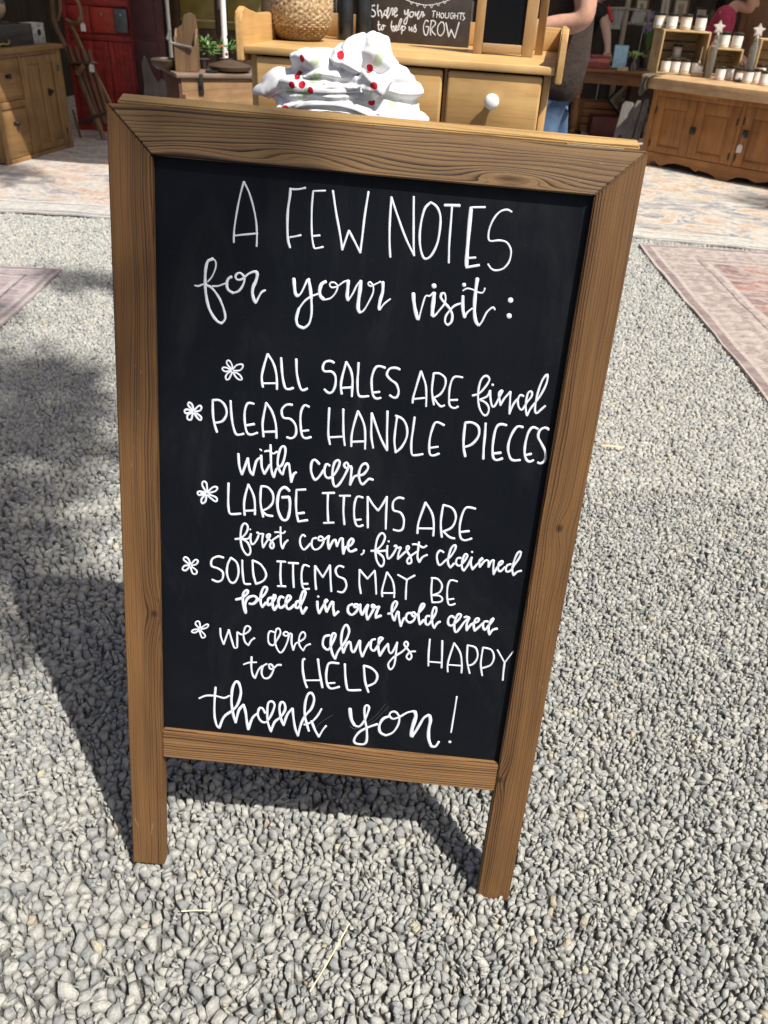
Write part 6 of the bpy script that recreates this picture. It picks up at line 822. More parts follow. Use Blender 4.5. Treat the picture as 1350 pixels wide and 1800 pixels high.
obj('print', bx(-0.045, 0.045, -0.0412, -0.0402, 0.02, 0.07, 0), plain('faded brick print', (0.42, 0.20, 0.13), 0.7, 0.5, 60), cb)
q = new(); bmesh.ops.create_cone(q, cap_ends=True, segments=4, radius1=0.075, radius2=0.004, depth=0.09)
tag(obj('grey_pyramid', q, M_GREYW, loc=ll(0.09, 0.31, CT + 0.19)), 'small grey wooden pyramid above the cream box', 'ornament')
tag(obj('plinth_box', bx(-0.07, 0.07, -0.06, 0.06, 0, 0.144, 0.003), M_DKW, smooth=True, loc=ll(0.09, 0.31, CT), rot=(0, 0, LY)), 'dark wooden block under the grey pyramid', 'block')
q = new(); tube(q, [(0, 0, 0.22), (0.03, 0, 0.34), (-0.05, 0, 0.52), (-0.10, 0, 0.60)], 0.011, 8); tube(q, [(0.03, 0, 0.33), (0.09, 0, 0.42), (0.16, 0, 0.62)], 0.009, 8); box(q, -0.05, 0.05, -0.05, 0.05, 0, 0.225, 0.004)
tag(obj('forked_branch', q, M_LT, smooth=True, loc=ll(0.50, 0.44, CT), rot=(0, 0, LY)), 'pale forked wooden branch rising behind the duck', 'branch')

# ------------------------------------------------------------------ leaning sled
M_SLED = wood('bent ash', (0.26, 0.145, 0.07), (0.14, 0.075, 0.035), 'Z', 40, 0.5)
M_SLATS = wood('sled slats', (0.15, 0.075, 0.04), (0.075, 0.038, 0.02), 'Z', 40, 0.55)
sd = thing('wooden_sled', 'long old wooden sled with curled runners leaning against the red cupboard', 'sled', (-2.63, 6.11, 0))
so_ = Vector((-2.63, 6.11, 0))
def sp(px, py, y): return at_y(px, py, y) - so_
obj('runner', tube(new(), [sp(186, 252, 6.11), sp(150, 160, 6.19), sp(120, 92, 6.25), sp(98, 46, 6.29), sp(92, 10, 6.31), sp(95, -12, 6.30), sp(103, -4, 6.28), sp(106, 18, 6.26), sp(101, 36, 6.25)], 0.0195, 8, 6, 0.7), M_SLED, sd, True)
obj('runner', tube(new(), [sp(204, 205, 6.17), sp(182, 158, 6.20), sp(152, 102, 6.24), sp(130, 56, 6.27), sp(118, 36, 6.24), sp(128, 41, 6.20), sp(138, 38, 6.18), sp(143, 22, 6.20), sp(134, -2, 6.24), sp(118, -22, 6.30)], 0.0195, 8, 6, 0.7), M_SLED, sd, True)
for i in range(4):
    a = 0.16 + i * 0.21
    top = sp(119 + 12 * i, 79 + 3 * i, 6.235); bot = sp(160 + 7.5 * i + 10, 240 - 5 * i - 12, 6.14)
    obj('slat', tube(new(), [top, (top + bot) / 2, bot], 0.0165, 6, 2, 0.45), M_SLATS, sd, True)
obj('crossbar', tube(new(), [sp(126, 112, 6.20), sp(145, 112, 6.19), sp(164, 114, 6.19)], 0.014, 8, 2), M_DKW, sd, True)
obj('crossbar', tube(new(), [sp(139, 217, 6.12), sp(165, 205, 6.13), sp(190, 196, 6.15)], 0.013, 8, 2), M_DKW, sd, True)
obj('block', tube(new(), [sp(135, 130, 6.17), sp(147, 115, 6.17)], 0.02, 6, 0, 0.8), M_SLED, sd, True)
obj('prop_leg', tube(new(), [sp(143, 246, 6.12), sp(130, 200, 6.2), sp(128, 195, 6.22)], 0.015, 6, 2, 0.6), M_SLED, sd, True)
M_TAG = plain('white card tag', (0.62, 0.60, 0.55), 0.7, 0.05, 20); M_STRING = plain('tag string', (0.5, 0.45, 0.36), 0.9, 0.1, 50)
def price_tag(P, label, sc=1.0, knot=(0, 0, 0.07)):
    tg = thing('price_tag', label, 'tag', P, 0, 'white price tags tied to the furniture')
    prism_b = prism(new(), [(-0.019 * sc, -0.03 * sc), (0.019 * sc, -0.03 * sc), (0.019 * sc, 0.012 * sc), (0.010 * sc, 0.024 * sc), (-0.010 * sc, 0.024 * sc), (-0.019 * sc, 0.012 * sc)], -0.0006, 0.0006)
    obj('card', prism_b, M_TAG, tg); obj('string', tube(new(), [(0, 0, 0.018 * sc), (0.004, 0, 0.04 * sc), knot], 0.0012, 5, 4), M_STRING, tg)
    return tg
price_tag(at_y(146, 47, 6.17), 'white price tag hanging from the curled tip of the sled', 1.0, (-0.015, 0.02, 0.09))
price_tag(at_y(161, 119, 6.15), 'white price tag on the crossbar of the sled', 1.0, (0.04, 0.03, 0.03))

# ------------------------------------------------------------------ red cupboard, maroon cupboard, curved board
M_RED = plain('old red paint', (0.27, 0.020, 0.015), 0.6, 0.45, 14)
M_RED2 = plain('brighter red paint', (0.36, 0.035, 0.018), 0.55, 0.3, 16)
M_MAROON = plain('maroon paint', (0.05, 0.008, 0.011), 0.6, 0.3, 12)
rc = thing('red_cupboard', 'tall cupboard in old red paint with panelled doors behind the sled', 'cupboard', (-2.90, 6.5, 0), R(-1.5))
b = new(); box(b, 0, 0.56, 0.02, 0.45, 0, 1.5); box(b, 0, 0.03, 0, 0.0195, 0, 1.5); box(b, 0.53, 0.56, 0, 0.0195, 0, 1.5)
for z0, z1 in ((0.0, 0.06), (0.68, 0.72), (0.915, 0.96), (1.44, 1.5)): box(b, 0.0305, 0.5295, 0.0005, 0.0195, z0, z1)
obj('carcass', b, M_RED, rc, True)
for x0, x1 in ((0.034, 0.335), (0.339, 0.527)):
    q = new(); box(q, x0, x1, 0.010, 0.019, 0.065, 0.675, 0.002)
    wv = (x1 - x0); 
    for a, c in ((0, 0.2), (0.42, 0.58), (0.8, 1)): box(q, x0 + wv * a, x0 + wv * c, 0.002, 0.0095, 0.065, 0.675, 0.004)
    for a, c in ((0.202, 0.418), (0.582, 0.798)): box(q, x0 + wv * a, x0 + wv * c, 0.0025, 0.0095, 0.62, 0.6745, 0.003); box(q, x0 + wv * a, x0 + wv * c, 0.0025, 0.0095, 0.0655, 0.12, 0.003); box(q, x0 + wv * a + .004, x0 + wv * c - .004, 0.0045, 0.0095, 0.56, 0.60, 0.002)
    obj('door', q, M_RED, rc, True)
d = obj('drawer', bx(0.225, 0.415, -0.008, 0.018, 0.735, 0.905, 0.004), M_RED2, rc, True)
q = new(); lathe(q, [(0.0, 0.02), (0.012, 0.017), (0.006, 0.007), (0.006, 0)], 12, Matrix.Translation((0.32, -0.008, 0.862)) @ Matrix.Rotation(R(90), 4, 'X')); obj('knob', q, plain('dull steel', (0.35, 0.33, 0.3), 0.4, 0.1, 30, Metallic=0.8), d, True)
d = obj('drawer', bx(0.034, 0.217, -0.003, 0.018, 0.725, 0.91, 0.004), M_RED, rc, True)
for z0 in (0.965, 1.2): obj('panel', bx(0.035, 0.525, 0.004, 0.0185, z0, z0 + 0.225, 0.004), M_RED, rc, True)
gt = thing('metal_box', 'grey metal wall box hanging on the red cupboard beside its bright drawer', 'box', (-2.475, 6.475, 0.748), R(-1.5))
obj('box_body', bx(0, 0.10, -0.02, 0.0, 0, 0.155, 0.003), plain('galvanised grey', (0.12, 0.125, 0.13), 0.5, 0.25, 40, Metallic=0.5), gt, True)
obj('button', cone(new(), (0.055, -0.030, 0.118), (0.055, -0.019, 0.118), 0.009, 0.006), plain('steel button', (0.6, 0.6, 0.6), 0.3, 0.1, 30, Metallic=0.9), gt, True)
mc = thing('maroon_cupboard', 'dark maroon cupboard standing right of the red cupboard', 'cupboard', (-2.332, 6.42, 0))
obj('carcass', bx(0, 0.225, 0, 0.10, 0, 1.55, 0.006), M_MAROON, mc, True); q = new(); box(q, 0.02, 0.19, -0.012, -0.0005, 0.08, 0.70, 0.004); box(q, 0.05, 0.16, -0.017, -0.0125, 0.14, 0.64, 0.003); obj('door', q, M_MAROON, mc, True)
q = new(); box(q, 0.02, 0.19, -0.012, -0.0005, 0.74, 1.48, 0.004); obj('door', q, M_MAROON, mc, True)
M_GBOARD = wood('grey brown board', (0.13, 0.11, 0.095), (0.07, 0.058, 0.05), 'Z', 40, 0.8)
pts = [(-0.10, 0.0), (0.11, 0.0), (0.10, 0.40), (0.06, 0.47), (0.02, 0.44), (-0.02, 0.50), (-0.07, 0.62), (-0.095, 0.56), (-0.085, 0.42), (-0.11, 0.25)]
tag(obj('curved_board', prism(new(), pts, -0.012, 0.012, bev=0.003), M_GBOARD, smooth=True, loc=(-2.13, 6.2, 0.0), rot=(R(-5), 0, 0)), 'grey brown board with a curved cut edge leaning beside the wooden chest', 'board')

# ------------------------------------------------------------------ wooden chest and what is on it
TK = Vector((-1.318, 4.10, 0)); TY = R(28.0)
M_TRX = wood('dry chest wood', (0.33, 0.195, 0.09), (0.16, 0.085, 0.038), 'X', 60, 0.75, 0.35)
M_TRS = wood('reddish chest end', (0.11, 0.045, 0.03), (0.055, 0.022, 0.015), 'Y', 50, 0.6)
tk = thing('wooden_chest', 'worn pale wooden chest with a dark iron hasp left of the dresser', 'chest', TK, TY)
b = new(); box(b, 0.012, 0.62, 0, 0.36, 0.0, 0.70, 0.004); obj('body', b, M_TRX, tk, True)
obj('end_panel', bx(-0.002, 0.0115, 0.004, 0.356, 0.0, 0.70, 0.003), M_TRS, tk, True)
obj('lid', bx(-0.015, 0.64, -0.015, 0.375, 0.7005, 0.722, 0.006), wood('chest lid', (0.22, 0.15, 0.11), (0.11, 0.07, 0.05), 'X', 50, 0.6), tk, True)
q = new(); box(q, 0.108, 0.128, -0.019, -0.0155, 0.66, 0.723, 0.001); box(q, 0.104, 0.132, -0.008, -0.0005, 0.62, 0.665, 0.002); obj('hasp', q, M_IRON, tk, True)
for k in range(5): obj('dovetail', bx(0.0125, 0.030, -0.0012, 0.0, 0.08 + 0.125 * k, 0.12 + 0.125 * k, 0), M_TRS, tk)
def tl(x, y, z=0.7225): return yawM(TK, TY) @ Vector((x, y, z))
M_OLDB = wood('brown candle box wood', (0.20, 0.12, 0.06), (0.09, 0.05, 0.025), 'Z', 45, 0.55)
cbx = thing('candle_box', 'tall-backed brown wooden candle box with scalloped sides on the chest', 'wall box', tl(0.085, 0.14), R(8))
q = prism(new(), [(-0.06, 0), (0.06, 0), (0.06, 0.2), (0.052, 0.262), (0.02, 0.275), (-0.01, 0.262), (-0.02, 0.22), (-0.06, 0.19)], 0.05, 0.062, bev=0.002); obj('hanging_board', q, M_OLDB, cbx, True)
obj('panel', prism(new(), [(-0.06, 0), (0.06, 0), (0.06, 0.125), (0.0, 0.115), (-0.06, 0.125)], -0.06, -0.048, bev=0.002), M_OLDB, cbx, True)
for x in (-0.06, 0.049):
    q = prism(new(), [(-0.0475, 0), (0.0495, 0), (0.0495, 0.20), (0.02, 0.19), (0.0, 0.16), (-0.03, 0.165), (-0.0475, 0.125)], x, x + 0.011, bev=0.002); bmesh.ops.transform(q, matrix=Matrix(((0, 1, 0, 0), (1, 0, 0, 0), (0, 0, 1, 0), (0, 0, 0, 1))), verts=q.verts); obj('scalloped_board', q, M_OLDB, cbx, True)
obj('floor', bx(-0.0485, 0.0485, -0.0475, 0.0495, 0.002, 0.012, 0), M_OLDB, cbx)
q = new(); tube(q, [(-0.075, -0.075, 0.17), (-0.07, -0.07, 0.14), (-0.02, -0.066, 0.128), (0.05, -0.066, 0.118)], 0.006, 8); cone(q, (-0.078, -0.075, 0.15), (-0.065, -0.072, 0.195), 0.012, 0.007); tag(obj('iron_tool', q, plain('worn steel', (0.30, 0.28, 0.25), 0.4, 0.3, 60, Metallic=0.8), smooth=True, loc=tl(0.085, 0.14)), 'small worn iron clamp hooked on the candle box', 'tool')
def bowl(prof, m, name, label, cat, P, seg=28, squash=1.0):
    q = new(); lathe(q, prof, seg); o = obj(name, q, m, smooth=True, loc=P); o.scale = (1, squash, 1); return tag(o, label, cat)
bowl([(0.06, 0), (0.085, 0.02), (0.09, 0.045), (0.082, 0.05), (0.078, 0.042), (0.05, 0.03), (0.0, 0.028)], M_DKW, 'wooden_bowl', 'dark turned wooden bowl left of the candle box on the chest', 'bowl', tl(-0.01, 0.22))
bowl([(0.08, 0), (0.115, 0.012), (0.12, 0.03), (0.11, 0.036), (0.04, 0.055), (0.0, 0.06)], M_DKW, 'domed_platter', 'dark domed wooden platter on the right of the chest', 'platter', tl(0.315, 0.11))
def leafy(bm, P, n, r, L, rng, up=0.5):
    for i in range(n):
        d = Vector((rng.gauss(0, 1), rng.gauss(0, 1), abs(rng.gauss(up, 0.6)))).normalized(); p = Vector(P) + d * r * rng.uniform(0.3, 1)
        d2 = (d + Vector((rng.gauss(0, .5), rng.gauss(0, .5), rng.gauss(-.1, .4)))).normalized(); s = d2.cross(Vector((0, 0, 1)))
        s = s.normalized() if s.length > 1e-3 else Vector((1, 0, 0)); l = L * rng.uniform(0.6, 1.2)
        nz = d2.cross(s) * l * 0.12
        a, b_, c, e = p, p + d2 * l * 0.5 + s * l * 0.24 + nz, p + d2 * l, p + d2 * l * 0.5 - s * l * 0.24 + nz
        vs = [bm.verts.new(q) for q in (a, b_, c, e)]; bm.faces.new(vs)
    return bm
M_LEAF = plain('green leaf', (0.075, 0.15, 0.03), 0.5, 0.5, 30); M_LEAF2 = plain('yellow green leaf', (0.20, 0.28, 0.06), 0.5, 0.4, 30)
M_POT = plain('dark pot', (0.06, 0.035, 0.03), 0.6, 0.3, 30)
for i, (x, y, lb, n, r) in enumerate(((0.21, 0.25, 'bushy green plant in a dark pot right of the candle box', 110, 0.075), (0.345, 0.29, 'green plant with red berries in a dark pot at the right of the chest', 70, 0.07))):
    pl = thing('potted_plant', lb, 'plant', tl(x, y)); q = new(); lathe(q, [(0.03, 0), (0.04, 0.05), (0.036, 0.05), (0.03, 0.045), (0, 0.044)], 18); obj('pot', q, M_POT, pl, True)
    obj('foliage', leafy(new(), (0, 0, 0.085), n, r, 0.04, random.Random(5 + i)), M_LEAF, pl)
    if i:
        rg = random.Random(3)
        for k in range(3):
            h = new(); bmesh.ops.create_icosphere(h, subdivisions=2, radius=0.008); obj('berry', h, M_RED2, pl, 'all', loc=(rg.uniform(-.05, .05), -0.05, 0.10 + rg.uniform(-.03, .04)))
q = new()
for k in range(12): box(q, -0.004, 0.004, 0.026, 0.036, 0, 0.012, 0.001, Matrix.Rotation(k * math.pi / 6, 4, 'Z'))
lathe(q, [(0.012, 0), (0.028, 0), (0.028, 0.012), (0.012, 0.012), (0.012, 0)], 24); tag(obj('iron_gear', q, M_IRON, smooth=True, loc=tl(0.195, 0.05)), 'small iron gear wheel lying on the chest beside the candle box', 'gear')

# ------------------------------------------------------------------ back: hutch with olive panels
M_OLIVE = plain('olive painted panel', (0.19, 0.15, 0.035), 0.45, 0.25, 8)
hu = thing('olive_hutch', 'tall brown hutch with olive yellow panels behind the chest', 'hutch', (-2.36, 7.6, 0))
b = new(); box(b, 0, 0.9, 0.03, 0.45, 0, 1.9)
for x0, x1 in ((0, 0.075), (0.40, 0.50), (0.825, 0.9)): box(b, x0, x1, 0, 0.0295, 0, 1.9)
for z0, z1 in ((0, 0.1), (0.66, 0.74), (1.8, 1.9)):
    for x0, x1 in ((0.0755, 0.3995), (0.5005, 0.8245)): box(b, x0, x1, 0.001, 0.0295, z0, z1)
obj('carcass', b, M_DKWZ, hu, True)
for x0, x1 in ((0.08, 0.395), (0.505, 0.82)):
    obj('panel', bx(x0, x1, 0.015, 0.028, 0.745, 1.795, 0.002), M_OLIVE, hu, True); obj('panel', bx(x0, x1, 0.015, 0.028, 0.105, 0.655, 0.002), M_DKWZ, hu, True)
    obj('bead', bx(x0, x1, 0.006, 0.014, 0.80, 0.815, 0.002), M_LT, hu, True)
q = new(); box(q, 0.425, 0.465, -0.006, -0.0005, 0.90, 0.97, 0.003); cone(q, (0.445, -0.02, 0.94), (0.445, -0.006, 0.94), 0.01); obj('lock_plate', q, plain('steel plate', (0.4, 0.4, 0.4), 0.35, 0.2, 30, Metallic=0.8), hu, True)
# ------------------------------------------------------------------ right: long oak counter
M_OAK_Z = wood('golden oak upright', (0.42, 0.18, 0.047), (0.23, 0.085, 0.02), 'Z', 55, 0.4, 0.25)
M_OAK_X = wood('golden oak across', (0.42, 0.18, 0.047), (0.23, 0.085, 0.02), 'X', 55, 0.4, 0.25)
M_BUTCH = wood('scrubbed block top', (0.56, 0.37, 0.20), (0.36, 0.20, 0.09), 'X', 55, 0.5, 0.35)
KO = Vector((1.80, 6.65, 0)); KY = R(-41)
def kl(x, y, z=0.66): return yawM(KO, KY) @ Vector((x, y, z))
ct = thing('oak_counter', 'long golden oak counter with panelled doors, scalloped foot and thick block top', 'counter', KO, KY)
b = new(); W = 1.62
box(b, 0.0, W, 0.02, 0.62, 0.10, 0.577); box(b, 0, 0.048, 0, 0.0195, 0.0, 0.577); box(b, 0.748, 0.782, 0, 0.0195, 0.125, 0.577); box(b, W - 0.048, W, 0, 0.0195, 0, 0.577)
box(b, 0.0485, 0.7475, 0.0005, 0.0195, 0.532, 0.577); box(b, 0.7825, W - 0.0485, 0.0005, 0.0195, 0.545, 0.577)
obj('carcass', b, M_OAK_Z, ct, True)
sc = [(0.0485, 0.123), (0.0485, 0.0)]
for x, z in ((0.09, 0.0), (0.10, 0.05), (0.14, 0.06), (0.17, 0.035), (0.2, 0.03), (0.25, 0.055), (0.32, 0.07), (0.45, 0.06), (0.50, 0.035), (0.53, 0.05), (0.60, 0.045), (0.66, 0.03), (0.70, -0.0), (0.76, -0.0), (0.80, 0.03), (0.85, 0.055), (0.93, 0.06), (1.0, 0.04), (1.1, 0.065), (1.3, 0.06), (1.42, 0.03), (1.5, 0.0)): sc.append((x, z))
sc += [(W - 0.0485, 0.0), (W - 0.0485, 0.123)]
obj('scalloped_foot', prism(new(), sc, 0.002, 0.0195, bev=0.002), M_OAK_X, ct, True)
obj('worktop', bx(-0.10, W + 0.05, -0.035, 0.98, 0.5775, 0.66, 0.008), M_BUTCH, ct, True)
M_LATCH = plain('dark bronze latch', (0.05, 0.05, 0.04), 0.45, 0.3, 90, Metallic=0.7)
for i, (x0, x1) in enumerate(((0.051, 0.393), (0.397, 0.746), (0.785, 1.17), (1.175, 1.568))):
    q = new(); z0, z1 = 0.127, 0.53 if i < 2 else 0.543
    box(q, x0, x1, 0.011, 0.0190, z0, z1, 0.001)
    box(q, x0, x0 + 0.072, 0.001, 0.0105, z0, z1, 0.003); box(q, x1 - 0.072, x1, 0.001, 0.0105, z0, z1, 0.003)
    box(q, x0 + 0.0725, x1 - 0.0725, 0.0015, 0.0105, z1 - 0.075, z1, 0.003); box(q, x0 + 0.0725, x1 - 0.0725, 0.0015, 0.0105, z0, z0 + 0.05, 0.003)
    box(q, x0 + 0.085, x1 - 0.085, 0.007, 0.0108, z0 + 0.062, z1 - 0.088, 0.002)
    d = obj('door', q, M_OAK_Z, ct, True)
    hx = x0 + 0.006 if i in (0, 2) else x1 - 0.006
    for z in (z0 + 0.06, z1 - 0.1): obj('hinge', bx(hx - 0.007, hx + 0.007, -0.004, 0.0008, z - 0.025, z + 0.025, 0.002), M_LATCH, d, True)
    if i in (0, 2):
        lx = 0.405 if i == 0 else 0.825; lz = 0.325 if i == 0 else 0.36
        q = new(); box(q, lx - 0.024, lx + 0.024, -0.008, 0.0005, lz - 0.027, lz + 0.027, 0.004); cone(q, (lx, -0.008, lz), (lx, -0.024, lz), 0.009, 0.013); obj('latch', q, M_LATCH, d, True)
price_tag(kl(0.822, -0.03, 0.262), 'white price tag hanging from the latch of the counter door at the right edge', 1.05, (0.0, 0.0, 0.09))

# crates and jars on the counter
M_CR = wood('new crate pine', (0.55, 0.40, 0.20), (0.38, 0.25, 0.11), 'Z', 40, 0.6)
M_CRX = wood('new crate pine across', (0.55, 0.40, 0.20), (0.38, 0.25, 0.11), 'X', 40, 0.6)
def crate(P, yaw, w, h, dp, label, shelf=False):
    c = thing('display_crate', label, 'crate', P, yaw, 'open wooden crates on the counter')
    for x0, x1 in ((0, 0.014), (w - 0.014, w)): obj('side_board', bx(x0, x1, 0, dp, 0, h, 0.002), M_CR, c, True)
    obj('lid', bx(0.0145, w - 0.0145, 0.001, dp - 0.001, h - 0.013, h - 0.0005, 0.002), M_CRX, c, True)
    obj('floor', bx(0.0145, w - 0.0145, 0.001, dp - 0.001, 0.0005, 0.011, 0.002), M_CRX, c, True)
    for k in range(4): obj('slat', bx(0.0145, w - 0.0145, dp - 0.012, dp - 0.002, 0.02 + k * (h - 0.03) / 4, 0.02 + (k + 0.78) * (h - 0.03) / 4, 0.002), M_CRX, c, True)
    return c
c1 = Vector((1.862, 6.99, 0.66)); crate(c1, R(2), 0.385, 0.315, 0.30, 'largest open wooden crate of candle jars at the left end of the counter')
c2 = Vector((2.262, 6.86, 0.66)); crate(c2, R(-4), 0.225, 0.215, 0.24, 'smaller open wooden crate in the middle of the counter')
c3 = Vector((2.56, 6.72, 0.66)); crate(c3, R(-6), 0.32, 0.30, 0.26, 'open wooden crate at the right edge of the photograph')
M_WAX = plain('cream candle wax in glass', (0.62, 0.56, 0.47), 0.25, 0.06, 20); M_LID = plain('black tin lid', (0.014, 0.013, 0.012), 0.35, 0.2, 40)
M_AMB = plain('amber jar glass', (0.14, 0.085, 0.05), 0.2, 0.2, 30); M_LAB = plain('white paper label', (0.78, 0.76, 0.72), 0.7, 0.04, 20); M_TAN = plain('tan wax', (0.55, 0.42, 0.28), 0.3, 0.08, 20)
def jar_proto(m):
    j = thing('candle_jar', 'candle jar', 'candle jar', (0, 0, 0), 0, 'candle jars with black lids on the counter')
    q = new(); lathe(q, [(0.034, 0), (0.039, 0.004), (0.040, 0.075), (0.037, 0.083)], 22); obj('jar', q, m, j, True)
    q = new(); lathe(q, [(0.0385, 0.0832), (0.0395, 0.085), (0.0395, 0.099), (0.037, 0.1015), (0.0, 0.1015)], 22); obj('lid', q, M_LID, j, True)
    q = new(); n = 9
    rows = [[q.verts.new((0.0406 * math.sin(a), -0.0406 * math.cos(a), z)) for a in [(-0.75 + 1.5 * k / (n - 1)) for k in range(n)]] for z in (0.02, 0.066)]
    for k in range(n - 1): q.faces.new((rows[0][k], rows[0][k + 1], rows[1][k + 1], rows[1][k]))
    obj('label', q, M_LAB, j); return j
PW, PA, PT = jar_proto(M_WAX), jar_proto(M_AMB), jar_proto(M_TAN); used = set()
def jar(proto, P, label, sc=1.0, rz=0.0):
    if proto.name not in used: used.add(proto.name); o = proto; o.location = P; o.rotation_euler = (0, 0, rz); o.scale = (sc,) * 3; o['label'] = label
    else: o = dup(proto, P, rz, label, sc)
    return o
fl = 0.6715
for (px, lb) in ((1168, 'cream candle jar leftmost on the floor of the largest crate'), (1185, 'cream candle jar second from the left on the floor of the largest crate'), (1203, 'cream candle jar third from the left on the floor of the largest crate'), (1222, 'cream candle jar behind the white card in the largest crate')):
    p = at_y(px, 125, 7.05); jar(PW, (p.x, 7.05, fl), lb, 0.98)
bk = at_y(1190, 105, 7.19); bw = Vector((bk.x, 7.19, fl))
tag(obj('wood_block', bx(-0.07, 0.07, -0.04, 0.04, 0, 0.105, 0.003), M_CRX, smooth=True, loc=bw), 'pine block at the back of the largest crate with one jar on it', 'block')
jar(PW, (bk.x - 0.015, 7.18, fl + 0.1055), 'cream candle jar raised on the pine block inside the largest crate', 0.9)
tp = 0.66 + 0.3155
for px, pr, lb in ((1160, PT, 'tan candle jar at the left on top of the largest crate'), (1180, PW, 'tall cream candle jar second on top of the largest crate'), (1205, PT, 'tan labelled candle jar third on top of the largest crate'), (1231, PW, 'cream candle jar at the right on top of the largest crate')):
    p = at_y(px, 45, 7.10); jar(pr, (p.x, 7.10 + (0.05 if px == 1160 else 0), tp), lb, 1.1)
for px, lb in ((1272, 'cream candle jar at the left on top of the smaller crate'), (1295, 'cream candle jar at the right on top of the smaller crate')):
    p = at_y(px, 75, 6.95); jar(PW, (p.x, 6.95, 0.66 + 0.2155), lb, 1.08)
for px, y, pr, lb in ((1266, 6.72, PW, 'cream candle jar leftmost in front of the smaller crate'), (1283, 6.80, PW, 'cream candle jar second in front of the smaller crate'), (1298, 6.68, PA, 'brown glass candle jar in front of the smaller crate'), (1316, 6.58, PW, 'cream candle jar right of the brown glass jar'), (1331, 6.66, PW, 'cream candle jar set back between two jars near the right edge'), (1346, 6.50, PW, 'cream candle jar nearest the right edge of the photograph')):
    p = at_y(px, 130, y); jar(pr, (p.x, y, 0.6605), lb, 0.97)
p = at_y(1338, 112, 6.82); jar(PW, (p.x, 6.80, fl), 'cream candle jar inside the crate at the right edge', 1.1)
cd = at_y(1225, 130, 6.93); cs = thing('place_card', 'small white card standing on a pine block in front of the largest crate', 'card', (cd.x, 6.93, 0.6605))
obj('block', bx(-0.045, 0.045, -0.025, 0.025, 0, 0.028, 0.002), M_CRX, cs, True); obj('card', bx(-0.037, 0.037, -0.003, 0.0, 0.0283, 0.075, 0), M_LAB, cs)
M_GLASS = NT('clear bottle glass').done((0.55, 0.57, 0.55), 0.08, Transmission_Weight=0.85, IOR=1.35)
M_STAR = plain('white ceramic', (0.58, 0.55, 0.50), 0.5, 0.08, 30)
for px, y, lb in ((1252, 6.84, 'tall slim glass bottle with white star stopper between the two left crates'), (1322, 6.66, 'tall slim glass bottle with white star stopper by the crate at the right edge')):
    p = at_y(px, 100, y); bt = thing('star_bottle', lb, 'bottle', (p.x, y, 0.6605), 0, 'slim bottles with star stoppers')
    q = new(); lathe(q, [(0.026, 0), (0.029, 0.005), (0.029, 0.24), (0.018, 0.265), (0.016, 0.30), (0.019, 0.305)], 18); obj('glass', q, M_GLASS, bt, True)
    q = new(); st5 = [((0.052 if k % 2 == 0 else 0.024) * math.sin(k * math.pi / 5), (0.052 if k % 2 == 0 else 0.024) * math.cos(k * math.pi / 5) + 0.355) for k in range(10)]
    prism(q, st5, -0.012, 0.012, bev=0.005); cone(q, (0, 0, 0.29), (0, 0, 0.335), 0.011); obj('stopper', q, M_STAR, bt, True)
def spoon(P, label, L=0.12, rx=0.0):
    q = new(); tube(q, [(0, 0, L), (0, 0, L * .5), (0, 0, 0.02)], 0.004, 6, 3); h = new(); bmesh.ops.create_icosphere(h, subdivisions=2, radius=1); merge(q, h, Matrix.Translation((0, 0, 0.008)) @ Matrix.Diagonal((0.012, 0.006, 0.017, 1)))
    tag(obj('wooden_spoon', q, M_LT, smooth=True, loc=P, rot=(rx, 0, 0)), label, 'spoon', 'little wooden spoons hung on the crate')
spoon((c1.x - 0.0105, c1.y + 0.10, 0.66 + 0.115), 'little wooden spoon hanging on the left side of the largest crate')
spoon((c1.x + 0.335, c1.y - 0.006, 0.66 + 0.09), 'little wooden spoon at the right front edge of the largest crate')
# towel over the counter's left end
rg = random.Random(11); b = new(); rows = []
for j in range(16):
    row = []
    for i in range(13):
        u = i / 12; s = j / 15 * 0.30
        fold = 0.010 * math.sin(u * 15 + j * 0.1) + 0.005 * math.sin(u * 31 + 1)
        if s < 0.16: P = Vector((-0.095 - 0.015 + u * 0.11, 0.13 - s, 0.668 + fold * 0.3 + 0.004))
        else: P = Vector((-0.100 - 0.01 + u * (0.105 + 0.03 * math.sin(j * .4)), -0.037 - 0.004 + fold * 0.9 - 0.016, 0.668 - (s - 0.16) * (0.85 + 0.2 * math.sin(u * 5))))
        row.append(b.verts.new(P))
    rows.append(row)
for a, c_ in zip(rows, rows[1:]):
    for i in range(12): b.faces.new((a[i], a[i + 1], c_[i + 1], c_[i]))
bmesh.ops.solidify(b, geom=b.faces[:], thickness=0.003)
o = obj('linen_towel', b, plain('grey brown linen', (0.20, 0.17, 0.13), 0.9, 0.25, 120), smooth='all', loc=KO, rot=(0, 0, KY)); tag(o, 'grey brown linen towel draped over the left end of the counter', 'towel')

